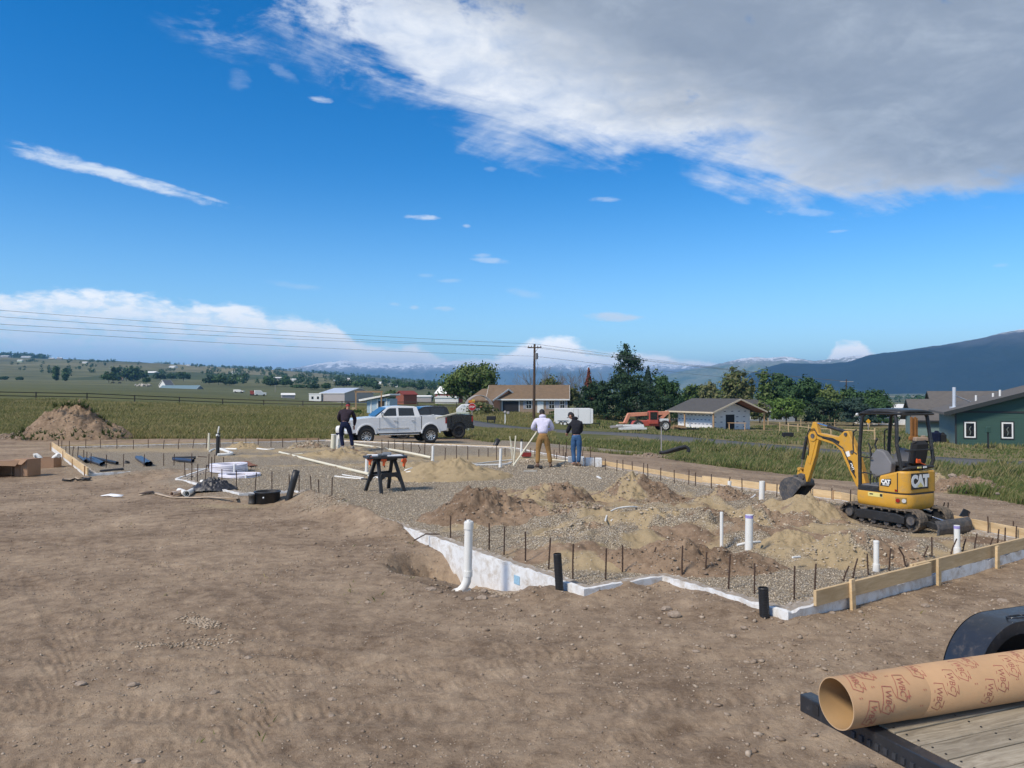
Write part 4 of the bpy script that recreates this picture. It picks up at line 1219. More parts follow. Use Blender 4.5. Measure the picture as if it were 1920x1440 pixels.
for a_ in ((865, 1056, 26, 'flat tan rock on the slope left of the tall white pipe'), (790, 1037, 20, 'tan rock high on the left slope of the pit'), (808, 1106, 24, 'round rock at the bottom of the pit left of the elbow'),
   (905, 1122, 26, 'pale rock at the front of the cluster by the elbow'), (926, 1120, 22, 'grey rock at the right of the cluster by the elbow'), (880, 1124, 22, 'flat grey rock just right of the pipe elbow'), (908, 1109, 18, 'small tan rock behind the cluster by the elbow'),
   (1063, 1105, 14, 'brown rock at the foot of the ribbed black pipe'), (1264, 1153, 28, 'flat brown rock alone on the soil below the foam corner'), (1250, 1143, 26, 'pale flat rock beside the lone brown rock'),
   (1396, 1135, 22, 'brown rock against the foam left of the short ribbed pipe'), (1659, 1110, 16, 'grey rock at the foot of the near stake'), (1688, 1110, 16, 'tan rock right of the near stake'),
   (150, 1284, 28, 'pale grey flat stone alone on the soil at lower left'), (250, 1285, 26, 'brownish stone in the lower left soil'), (402, 1300, 22, 'tan stone left of the wheel tracks'),
   (622, 1313, 20, 'dark pointed stone in the lower middle soil'), (258, 1430, 30, 'rounded stone cut by the lower border of the photo'), (622, 1343, 16, 'small pale stone in the wheel track'),
   (690, 1130, 16, 'pale stone in the middle of the bare soil'), (341, 1060, 12, 'small dark stone left of the gravel spill'), (573, 992, 16, 'dark stone left of the pit'), (465, 1234, 18, 'tan stone beside the ribbed tyre print'),
   (690, 1076, 18, 'tan rock in front of the dug earth'), (570, 1169, 12, 'pale stone pair in the middle soil'), (1735, 1247 - 110, 22, 'pale flat stone right of the near boards'), (1880, 1128, 24, 'tan stone at the right border behind the fender'),
   (1305, 1222, 18, 'pale stone left of the cardboard tube'), (1160, 1208, 12, 'small grey stone in the right soil'), (1395, 1178, 18, 'flat stone below the short ribbed pipe'), (985, 1270, 16, 'dark stone in the lower middle of the soil'),
   (515, 1098, 12, 'tiny tan stone left of the pit'), (1560, 1150, 16, 'tan stone below the near foam wall'), (1480, 1168, 14, 'small stone in front of the foam corner'), (720, 1402, 12, 'small brown stone at the lower middle')):
 rock(*a_)
rock(1383, 1065, 26, 'rounded grey boulder on the dark mound near the front', onpad=True, flat=.85)
rock(1400, 1073, 14, 'small stone beside the rounded grey boulder', onpad=True)
rock(1313, 1070, 20, 'pale boulder at the foot of the dark front mound', onpad=True, flat=.8)
for a_ in ((1756, 890, 16), (1786, 893, 20), (1808, 907, 14), (1840, 915, 13), (1795, 902, 18), (1870, 926, 12)):
 rock(a_[0], a_[1], a_[2], {1756: 'leftmost', 1786: 'second', 1808: 'fourth', 1840: 'fifth', 1795: 'third', 1870: 'rightmost'}[a_[0]] + ' pale stone on the rubble bank right of the excavator')
for o in [o for o in col.objects if 'pale stone on the rubble bank' in o.get('label', '')]: o['group'] = 'stones on the rubble bank'
# lettering helper
def text_mesh(body, size, ext=.002, offset=0.0, xs=1.0, align='CENTER'):
 cu = bpy.data.curves.new('lettering', 'FONT')
 cu.body = body; cu.size = size; cu.extrude = ext; cu.offset = offset
 cu.align_x = align; cu.align_y = 'CENTER'; cu.resolution_u = 4
 o = bpy.data.objects.new('lettering', cu); col.objects.link(o)
 dg = bpy.context.evaluated_depsgraph_get()
 me = bpy.data.meshes.new_from_object(o.evaluated_get(dg))
 bpy.data.objects.remove(o); bpy.data.curves.remove(cu)
 V = [(v.co.x * xs, v.co.y, v.co.z) for v in me.vertices]
 Fs = [tuple(p.vertices) for p in me.polygons]
 bpy.data.meshes.remove(me)
 return V, Fs
def put_text(name, body, size, m, parent, origin, right, up, ext=.002, offset=0.0, xs=1.0, warp=None):
 right, up = Vector(right).normalized(), Vector(up).normalized()
 nrm = right.cross(up)
 V, Fs = text_mesh(body, size, ext, offset, xs)
 if warp: V2 = [warp(v) for v in V]
 else: V2 = [Vector(origin) + right * v[0] + up * v[1] + nrm * v[2] for v in V]
 return MB().add(V2, Fs).build(name, m, parent)
# mini excavator
M_yel = mat('yellow_paint', (.60, .315, .035), .42, var=.08, vscale=3, bump=.03, bscale=30, dirt=.30, dirtcol=(.34, .25, .14), coat=.25)
M_blk = mat('black_paint', (.018, .019, .021), .42, var=.15, vscale=5, dirt=.22, dirtcol=(.12, .10, .08), coat=.15)
M_rub = mat('track_rubber', (.026, .026, .026), .82, var=.3, vscale=9, bump=.4, bscale=40, bdist=.005, dirt=.75, dirtcol=(.20, .155, .11))
M_gstl = mat('worn_bucket_steel', (.085, .085, .09), .5, .35, var=.3, vscale=6, bump=.2, bscale=30, dirt=.5, dirtcol=(.24, .20, .16))
M_grey = mat('grey_plastic', (.17, .17, .18), .6, var=.1)
M_chr = mat('chrome_rod', (.75, .76, .78), .16, 1.0, var=.03)
M_seat = mat('black_seat', (.015, .015, .017), .62, var=.2, vscale=8, bump=.2)
M_wht = mat('white_print', (.80, .80, .78), .5, var=.04)
M_orng = mat('orange_plastic', (.75, .11, .02), .45, var=.08)
M_red = mat('red_lens', (.30, .012, .010), .25, var=.1, coat=.6)
M_lens = mat('clear_lens', (.60, .60, .58), .15, var=.1, coat=.8)
M_yst = mat('pale_yellow_sticker', (.72, .62, .22), .5, var=.1, vscale=20)
EX = empty('excavator', (7.15, 14.36, .125), math.atan2(.87, -.49), 'yellow mini excavator with black canopy on rubber tracks, bucket over a sand mound', 'excavator')
def rounded_plan(x0, x1, w, rr, n=8, rf=.03):
 """plan outline, rear (x0) corners rounded by rr"""
 P = [(x1 - rf, w), (x1, w - rf), (x1, -w + rf), (x1 - rf, -w)]
 c1, c2 = (x0 + rr, -w + rr), (x0 + rr, w - rr)
 for i in range(n + 1):
  a = -PI / 2 - PI / 2 * i / n; P.append((c1[0] + rr * math.cos(a), c1[1] + rr * math.sin(a)))
 for i in range(n + 1):
  a = PI - PI / 2 * i / n; P.append((c2[0] + rr * math.cos(a), c2[1] + rr * math.sin(a)))
 return P
cw = MB(); plan = rounded_plan(-.56, .46, .49, .24)
n_ = len(plan)
def shrink(P, k): return [(x * (1 - k) - .04 * k, y * (1 - k)) for x, y in P]
lv = [(shrink(plan, .10), .33), (shrink(plan, .025), .37), (plan, .45), (plan, .585), (shrink(plan, .012), .615)]
vs = [(x, y, z) for P, z in lv for x, y in P]
fs = [tuple(range(n_))] + [tuple(reversed(range(4 * n_, 5 * n_)))]
for k in range(4):
 for i in range(n_):
  j = (i + 1) % n_; fs.append((k * n_ + i, (k + 1) * n_ + i, (k + 1) * n_ + j, k * n_ + j))
cw.add(vs, fs, True)
lowb = cw.build('lower_body', M_yel, EX)
bv = lowb.modifiers.new('edges', 'EDGE_SPLIT'); bv.split_angle = R(40)
hood = MB(); P2 = rounded_plan(-.545, .015, .478, .16)
n2_ = len(P2)
def hz_(x, y, top):
 if not top: return .64
 z = 1.035
 if x > -.2: z -= .30 * ((x + .2) / .215) ** 2 * .55
 return z
Pin = [(-.26 + (x + .26) * .955, y * .965) for x, y in P2]
vs = [(x, y, .64) for x, y in P2] + [(x, y, hz_(x, y, 1) - .035) for x, y in P2] + [(x, y, hz_(x, y, 1)) for x, y in Pin]
fs = [tuple(range(n2_)), tuple(reversed(range(2 * n2_, 3 * n2_)))]
for k in range(2):
 for i in range(n2_):
  j = (i + 1) % n2_; fs.append((k * n2_ + i, (k + 1) * n2_ + i, (k + 1) * n2_ + j, k * n2_ + j))
hood.add(vs, fs, False).build('engine_hood', M_yel, EX, bevel=.012, seg=2)
sm_ = MB(); sm_.prism([(x * .985 - .003, y * .985) for x, y in plan], .03, base=.612)
sm_.build('seam', M_blk, EX)
sd_ = MB(); sd_.bar((-.375, .481, .66), (-.375, .481, 1.0), .014, .012, up=(0, 1, 0)); sd_.build('door_seam', M_blk, EX)
MB().box((.235, 0, .665), (.44, .93, .10), bev=.02).build('floor_plate', M_blk, EX)
MB().box((.235, 0, .719), (.42, .90, .006)).build('floor_mat', M_grey, EX)
MB().box((.52, 0, .50), (.20, .24, .30), bev=.03).box((.50, 0, .42), (.16, .5, .12), bev=.02).build('swing_frame', M_blk, EX)
MB().cyl((.62, 0, .36), (.62, 0, .70), .085, n=20).box((.64, 0, .62), (.18, .20, .16), bev=.02).build('swing_post', M_yel, EX)
MB().tube([(.42, .44, .72), (.42, .44, .92), (.30, .46, .95), (.10, .46, .93), (.05, .46, .80)], .014, 8).build('hand_rail', M_blk, EX)
def post(pts, name='canopy_post', r=.034): return MB().tube(pts, r, 8).build(name, M_blk, EX)
post([(.41, .44, .70), (.42, .44, 1.4), (.37, .43, 1.98), (.30, .42, 2.06), (.15, .42, 2.10)])
post([(.41, -.44, .70), (.42, -.44, 1.4), (.37, -.43, 1.98), (.30, -.42, 2.06), (.15, -.42, 2.10)])
post([(-.40, .40, 1.02), (-.40, .41, 1.10), (-.33, .43, 1.5), (-.33, .43, 1.9), (-.30, .43, 2.06)])
post([(-.30, -.36, 1.04), (-.44, -.40, 1.08), (-.48, -.42, 1.20), (-.42, -.43, 1.6), (-.36, -.43, 2.0), (-.32, -.42, 2.07)])
MB().tube([(-.46, .38, 1.40), (-.47, -.40, 1.40)], .017, 8).tube([(-.42, .40, 1.06), (-.50, .36, 1.09), (-.52, 0, 1.10), (-.50, -.38, 1.09)], .028, 8).build('rear_rail', M_blk, EX)
rf = MB(); nx, ny = 12, 8; vs, fs = [], []
for i in range(nx + 1):
 for j in range(ny + 1):
  u, v = i / nx * 2 - 1, j / ny * 2 - 1
  X, Y = -.0 + u * .47 * (1 - .06 * v * v), v * .49 * (1 - .05 * u * u)
  vs.append((X, Y, 2.155 - .035 * u * u - .035 * v ** 4 - (.05 * max(0, u - .75) / .25)))
for i in range(nx):
 for j in range(ny):
  a = i * (ny + 1) + j; fs.append((a, a + ny + 1, a + ny + 2, a + 1))
rf.add(vs, fs, True)
ro = rf.build('canopy_roof', M_blk, EX); so = ro.modifiers.new('thick', 'SOLIDIFY'); so.thickness = .045; so.offset = -1
fr = MB()
for yy in (.46, -.46): fr.tube([(-.44, yy, 2.06), (.38, yy, 2.06)], .022, 6)
fr.tube([(.40, .46, 2.04), (.42, 0, 2.05), (.40, -.46, 2.04)], .022, 6).tube([(-.45, .46, 2.05), (-.46, -.46, 2.05)], .022, 6)
fr.build('roof_frame', M_blk, EX)
MB().cyl((.42, .47, 2.03), (.46, .47, 2.03), .028, n=12).build('roof_lamp', M_lens, EX)
for yy in (.47, -.47):
 MB().tube([(.46, yy, 1.28), (.53, yy, 1.32), (.54, yy, 1.5), (.53, yy, 1.70), (.46, yy, 1.74)], .014, 6).build('grab_bar', M_blk, EX)
MB().tube([(.42, .44, 1.24), (.15, .45, 1.23)], .012, 6).build('safety_bar', M_blk, EX)
st = empty('seat_assembly'); st.parent = EX
MB().box((-.17, -.10, 1.10), (.44, .46, .11), bev=.05).build('seat_cushion', M_seat, st)
sb = MB(); M_ = Matrix.Translation((-.40, -.10, 1.34)) @ Matrix.Rotation(R(-10), 4, 'Y')
sb.box((0, 0, 0), (.12, .46, .46), M=M_, bev=.06); sb.build('seat_back', M_seat, st)
MB().box((-.15, -.10, .96), (.40, .42, .17), bev=.02).build('seat_base', M_blk, st)
MB().box((-.475, .02, 1.20), (.03, .13, .07), bev=.01).tube([(-.47, -.2, 1.12), (-.49, -.02, 1.17), (-.48, .08, 1.24)], .012, 6).build('seat_belt', M_orng, EX)
for s, nm in ((1, 'left'), (-1, 'right')):
 cs = MB(); cs.prism([(-.18, .98), (.16, .86), (.24, 1.0), (.22, 1.24), (.10, 1.40), (-.05, 1.36), (-.20, 1.16)], .15, axis='Y', base=(.25 if s > 0 else -.42))
 cs.build('console', M_grey, EX, bevel=.02)
 MB().tube([(.13, s * .34, 1.38), (.17, s * .34, 1.47), (.14, s * .34, 1.55)], .016, 8).ico((.135, s * .34, 1.57), .032, 1, sc=(.8, .8, 1.4), smooth=True).build('joystick', M_blk, EX)
lv_ = MB()
for yy in (-.08, .02, .12): lv_.tube([(.36, yy, .73), (.34, yy, 1.0), (.39, yy, 1.22)], .011, 6)
lv_.tube([(.40, .10, 1.22), (.43, .10, 1.34), (.38, .10, 1.42)], .010, 6)
lv_.build('travel_lever', M_blk, EX)
MB().tube([(.30, .30, .73), (.28, .30, 1.1), (.30, .30, 1.42), (.34, .3, 1.5)], .014, 6).tube([(.30, .30, 1.1), (.22, .36, 1.12), (.2, .4, .95)], .010, 6).build('lock_lever', M_blk, EX)
bm_ = [(.78, .62), (.97, .98), (1.12, 1.28), (1.27, 1.40), (1.70, 1.49), (1.80, 1.48), (1.84, 1.55), (1.79, 1.62), (1.55, 1.61), (1.18, 1.56), (1.05, 1.68), (.96, 1.69), (.80, 1.40), (.64, .95), (.56, .66), (.66, .56)]
MB().prism(bm_, .13, axis='Y', base=-.065).build('boom', M_yel, EX, bevel=.012)
pn = MB()
for (x, z, r) in ((.62, .64, .055), (1.00, 1.62, .035), (.86, 1.28, .035), (1.78, 1.55, .05)):
 pn.cyl((x, -.085, z), (x, .085, z), r, n=14)
pn.build('boom_pin', M_gstl, EX)
am = [(1.80, 1.84), (1.72, 1.84), (1.66, 1.62), (1.66, 1.46), (1.74, 1.14), (1.90, .70), (1.95, .58), (2.03, .60), (2.06, .70), (2.03, .86), (1.90, 1.26), (1.94, 1.46), (1.92, 1.58), (1.86, 1.68)]
MB().prism(am, .10, axis='Y', base=-.05).build('arm', M_yel, EX, bevel=.010)
for s in (1, -1):
 MB().cyl((1.79, s * .05, 1.54), (1.79, s * .078, 1.54), .10, n=20).prism([(1.70, 1.50), (1.89, 1.50), (1.93, 1.0), (1.86, .96)], .02, axis='Y', base=s * .052 - .01).build('arm_side_plate', M_yel, EX)
hs_m = MB(); hs_m.tube([(1.88, .06, 1.36), (1.93, .07, 1.56), (1.86, .08, 1.68), (1.74, .08, 1.70), (1.66, .08, 1.58)], .012, 6)
hs_m.tube([(1.66, .08, 1.58), (1.3, .08, 1.48), (1.06, .085, 1.35), (.92, .085, 1.08), (.78, .085, .8)], .012, 6).tube([(1.88, .06, 1.36), (1.9, .07, 1.15)], .012, 6)
hs_m.build('hydraulic_hose', M_blk, EX)
def cylnd(p0, p1, frac, r, name='hydraulic_cylinder'):
 p0, p1 = Vector(p0), Vector(p1); c = p0.lerp(p1, frac)
 o = MB().cyl(p0, c, r, n=14).cyl(p0.lerp(c, .93), c, r * 1.15, n=14).build(name, M_blk, EX)
 MB().cyl(c, p1, r * .55, n=12).build('piston_rod', M_chr, o)
cylnd((1.02, 0, 1.66), (1.76, 0, 1.82), .60, .036)
cylnd((.95, 0, 1.20), (.66, 0, .60), .62, .036)
cylnd((1.99, 0, 1.52), (2.14, 0, .84), .70, .033)
MB().bar((2.14, .055, .84), (2.03, .055, .70), .02, .05).bar((2.14, -.055, .84), (2.03, -.055, .70), .02, .05).bar((2.14, .04, .84), (2.20, .04, .64), .02, .06).bar((2.14, -.04, .84), (2.20, -.04, .64), .02, .06).cyl((2.14, -.08, .84), (2.14, .08, .84), .035, n=12).build('bucket_link', M_yel, EX)
bk = MB(); prof = [(1.97, .50), (1.99, .60), (2.10, .655), (2.25, .665), (2.40, .62), (2.50, .53), (2.54, .40), (2.51, .27), (2.44, .17), (2.34, .10)]
wb = .21; m_ = len(prof)
vs = [(x, -wb, z) for x, z in prof] + [(x, wb, z) for x, z in prof]
bk.add(vs, [(i, i + 1, m_ + i + 1, m_ + i) for i in range(m_ - 1)], True)
bo = bk.build('bucket_shell', M_gstl, EX); so = bo.modifiers.new('thick', 'SOLIDIFY'); so.thickness = .014; so.offset = 0
bs = MB()
for s in (1, -1): bs.prism([(x, z) for x, z in prof], .016, axis='Y', base=s * wb - .008)
bs.bar((2.34, -wb - .01, .10), (2.34, wb + .01, .10), .05, .018)
bs.build('bucket_side', M_gstl, EX)
bt = MB()
for yy in (-.19, -.095, 0, .095, .19): bt.prism([(2.34, .115), (2.37, .075), (2.27, .045)], .045, axis='Y', base=yy - .022)
bt.build('bucket_teeth', M_gstl, EX)
MB().prism([(1.96, .56), (2.0, .74), (2.08, .76), (2.18, .72), (2.28, .70), (2.30, .655), (2.1, .64)], .14, axis='Y', base=-.07).cyl((2.03, -.1, .68), (2.03, .1, .68), .04, n=12).cyl((2.20, -.1, .68), (2.20, .1, .68), .03, n=12).build('quick_coupler', M_gstl, EX, bevel=.008)
MB().box((0, 0, .24), (.75, .62, .13), bev=.02).cyl((0, 0, .28), (0, 0, .345), .25, n=24).build('track_bridge', M_blk, EX)
def track(s):
 tr = empty('track'); tr.parent = EX; tr.location = (0, s * .385, 0)
 r_, hx, zc = .165, .62, .175
 path = []
 for i in range(9): a = PI / 2 - PI * i / 8; path.append((hx + r_ * math.cos(a), zc + r_ * math.sin(a)))
 for i in range(1, 12): path.append((hx - 2 * hx * i / 12, zc - r_))
 for i in range(9): a = -PI / 2 - PI * i / 8; path.append((-hx + r_ * math.cos(a), zc + r_ * math.sin(a)))
 for i in range(1, 12): x = -hx + 2 * hx * i / 12; path.append((x, zc + r_ - .014 * math.sin(PI * i / 12)))
 n = len(path); b = MB(); w = .115
 vs, fs = [], []
 for i, (x, z) in enumerate(path):
  x0, z0 = path[i - 1]; x1, z1 = path[(i + 1) % n]
  tx, tz = x1 - x0, z1 - z0; l = math.hypot(tx, tz); nx_, nz_ = -tz / l, tx / l
  for (o_, yy) in ((0, -w), (0, w), (.028, w), (.028, -w)): vs.append((x + nx_ * o_, yy, z + nz_ * o_))
 for i in range(n):
  a, c_ = i * 4, ((i + 1) % n) * 4
  for k in range(4): l = (k + 1) % 4; fs.append((a + k, a + l, c_ + l, c_ + k))
 b.add(vs, fs, False)
 b.build('rubber_belt', M_rub, tr)
 lg = MB(); tot = 0; L = [0]
 for i in range(n): x0, z0 = path[i]; x1, z1 = path[(i + 1) % n]; tot += math.hypot(x1 - x0, z1 - z0); L.append(tot)
 nl = 46
 for k in range(nl):
  d = tot * k / nl
  for i in range(n):
   if L[i] <= d < L[i + 1]: break
  t_ = (d - L[i]) / (L[i + 1] - L[i]); x0, z0 = path[i]; x1, z1 = path[(i + 1) % n]
  x, z = x0 + (x1 - x0) * t_, z0 + (z1 - z0) * t_; tx, tz = x1 - x0, z1 - z0; l = math.hypot(tx, tz); tx /= l; tz /= l
  c_ = Vector((x + tz * .018, 0, z - tx * .018)); sg = 1 if k % 2 else -1
  lg.bar(c_ + Vector((tx * .012 * 0, -w * (1 if sg < 0 else .1), 0)), c_ + Vector((0, w * (1 if sg > 0 else .1), 0)), .032, .03, up=(tz, 0, -tx))
 t2 = lg.build('tread_lug', M_rub, tr)
 fr_ = MB(); fr_.prism([(-.50, .10), (.46, .10), (.50, .15), (.46, .25), (.30, .27), (-.34, .27), (-.50, .23)], .12, axis='Y', base=-.06 + s * .045)
 fr_.build('track_frame', M_blk, tr, bevel=.012)
 for x in (hx, -hx):
  MB().cyl((x, -.05, zc), (x, .05, zc), r_ - .006, n=20).build('drive_wheel', M_blk, tr)
  MB().cyl((x, s * .05, zc), (x, s * .105, zc), .075, n=16).build('wheel_hub', M_gstl, tr)
 for x in (-.38, -.13, .13, .38): MB().cyl((x, -.07, .075), (x, .07, .075), .05, n=14).build('track_roller', M_gstl, tr)
 return tr
track(1); track(-1)
bl = MB(); pr = [(-1.10, -.06), (-1.14, .02), (-1.15, .10), (-1.13, .18), (-1.09, .235), (-1.06, .235), (-1.10, .17), (-1.115, .10), (-1.105, .03), (-1.07, -.06)]
bl.prism(pr, .98, axis='Y', base=-.49)
bl.build('dozer_blade', M_gstl, EX)
MB().bar((-1.08, .30, .10), (-.30, .22, .20), .07, .09).bar((-1.08, -.30, .10), (-.30, -.22, .20), .07, .09).bar((-.80, -.3, .14), (-.80, .3, .14), .07, .07).build('blade_arm', M_blk, EX)
cylnd((-.30, 0, .30), (-1.05, 0, .16), .55, .033)
lp = Vector((-.497, .43, .50))
def on_side(x, z, off): return Vector((x, .49 + off, z))
def corner(s, z, off):
 """point on the rounded rear-left of the body: s runs from the side to the rear"""
 c_ = Vector((-.56 + .24, .49 - .24, z)); a = PI / 2 + s * PI / 2
 return c_ + Vector(((.24 + off) * math.cos(a), (.24 + off) * math.sin(a), 0))
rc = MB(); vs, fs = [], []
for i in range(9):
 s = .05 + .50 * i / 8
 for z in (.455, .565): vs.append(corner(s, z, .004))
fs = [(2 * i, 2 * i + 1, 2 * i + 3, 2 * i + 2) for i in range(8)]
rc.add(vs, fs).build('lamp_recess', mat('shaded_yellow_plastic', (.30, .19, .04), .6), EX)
for s, m in ((.17, M_red), (.42, M_lens)):
 a, b = corner(s, .51, -.01), corner(s, .51, .018); MB().cyl(a, b, .036, n=16).build('tail_lamp', m, EX)
MB().bar(corner(.02, .655 + .03, .0), corner(.14, .655 + .03, .0), .01, .035, up=(0, 0, 1)).build('reflector', M_red, EX)
xr = -.548
MB().box((xr - .004, .10, .852), (.010, .50, .285), bev=.004).build('rear_decal', M_blk, EX)
put_text('lettering', 'CAT', .275, M_wht, EX, (xr - .012, .10, .845), (0, -1, 0), (0, 0, 1), .002, .020, .92)
tri = MB(); tri.add([(xr - .0165, .10 + .095, .748), (xr - .0165, .10 - .095, .748), (xr - .0165, .10, .835)], [(0, 1, 2)])
tri.build('triangle_mark', M_yst, EX)
MB().prism([(-.03, .74), (-.06, .83), (-.12, .87), (-.25, .885), (-.25, .80), (-.20, .735)], .004, axis='Y', base=.478).build('side_decal', M_blk, EX)
put_text('lettering', 'CAT', .095, M_wht, EX, (-.145, .4855, .822), (-1, 0, 0), (0, 0, 1), .001, .006, .95)
put_text('lettering', '301.7D', .045, M_wht, EX, (-.145, .4855, .768), (-1, 0, 0), (0, 0, 1), .001, .002, .95)
MB().box((.06, .4925, .565), (.30, .004, .075)).build('yellow_sticker', M_yst, EX)
MB().box((-.06, .495, .565), (.05, .003, .05)).box((.14, .495, .57), (.07, .003, .022)).build('sticker_print', M_blk, EX)
d_b = (Vector((.86, 0, 1.28)) - Vector((.70, 0, .90))).normalized()
MB().prism([(.80, .90), (.86, 1.10), (.93, 1.13), (.90, .93), (.82, .82)], .003, axis='Y', base=.067).build('boom_decal', M_blk, EX)
put_text('lettering', 'CAT', .085, M_wht, EX, (.862, .0715, .99), (-.45, 0, -.9), (.9, 0, -.45), .001, .005, .9)
MB().prism([(.98, 1.17), (1.01, 1.27), (.93, 1.30), (.90, 1.20)], .003, axis='Y', base=.067).build('boom_sticker', M_wht, EX)
MB().prism([(1.55, 1.51), (1.25, 1.46), (1.16, 1.42), (1.14, 1.47), (1.3, 1.53), (1.55, 1.56)], .003, axis='Y', base=.067).build('boom_decal', M_blk, EX)
MB().box((-.547, .10, 1.095), (.02, .10, .025)).build('rail_sticker', M_yst, EX)
MB().box((-.545, -.06, 1.095), (.02, .09, .03)).build('rail_sticker', M_wht, EX)
MB().box((-.05, .461, .19), (.16, .006, .05)).build('frame_sticker', M_yst, EX)
MB().box((.42, .461, .22), (.035, .006, .03)).build('frame_sticker', M_wht, EX)
# pickups
M_wcar = mat('white_car_paint', (.72, .725, .73), .22, var=.02, dirt=.06, dirtcol=(.4, .34, .28), coat=.8)
M_bcar = mat('black_car_paint', (.010, .011, .014), .2, var=.05, dirt=.01, dirtcol=(.10, .085, .07), coat=.8)
M_tyre = mat('tyre_rubber', (.022, .022, .022), .85, var=.2, vscale=8, dirt=.25, dirtcol=(.14, .11, .08))
M_trim = mat('black_trim', (.02, .02, .022), .6, var=.1)
M_hlamp = mat('amber_headlamp', (.62, .36, .20), .15, var=.2, coat=.9)
def glass_mat():
 m = bpy.data.materials.new('tinted_car_glass'); m.use_nodes = True
 b = m.node_tree.nodes['Principled BSDF']
 b.inputs['Base Color'].default_value = (.012, .016, .020, 1); b.inputs['Roughness'].default_value = .04
 b.inputs['Specular IOR Level'].default_value = .8; b.inputs['Coat Weight'].default_value = .6
 return m
M_glass = glass_mat()
def arc(cx_, cz, r, a0, a1, n=12):
 return [(cx_ + r * math.cos(R(a0 + (a1 - a0) * i / n)), cz + r * math.sin(R(a0 + (a1 - a0) * i / n))) for i in range(n + 1)]
def wheel(parent, x, y, r, rimm, tyre_m=None, w=.27, name='wheel'):
 wh = empty(name); wh.parent = parent; wh.location = (x, y, r)
 s = 1 if y > 0 else -1
 tp_ = [(r * .60, -w / 2), (r * .82, -w / 2), (r * .97, -w * .42), (r, -w * .3), (r, w * .3), (r * .97, w * .42), (r * .82, w / 2), (r * .60, w / 2), (r * .60, -w / 2)]
 MB().lathe(tp_, 28, ax='Y').build('tyre', tyre_m or M_tyre, wh)
 rm = MB(); rm.lathe([(r * .61, -w * .45), (r * .61, w * .45)], 24, ax='Y')
 rm.lathe([(r * .61, s * w * .47), (r * .555, s * w * .47), (r * .54, s * w * .36)], 24, ax='Y')
 rm.cyl((0, s * w * .30, 0), (0, s * w * .46, 0), r * .13, n=14)
 for k in range(10):
  a = 2 * PI * k / 10
  rm.bar((math.cos(a) * r * .10, s * w * .38, math.sin(a) * r * .10), (math.cos(a + .12) * r * .57, s * w * .43, math.sin(a + .12) * r * .57), w * .13, r * .085, up=(0, s, 0))
 rm.build('rim', rimm, wh)
 MB().cyl((0, s * w * .12, 0), (0, s * w * .14, 0), r * .6, n=20).build('brake_disc', M_trim, wh)
 return wh
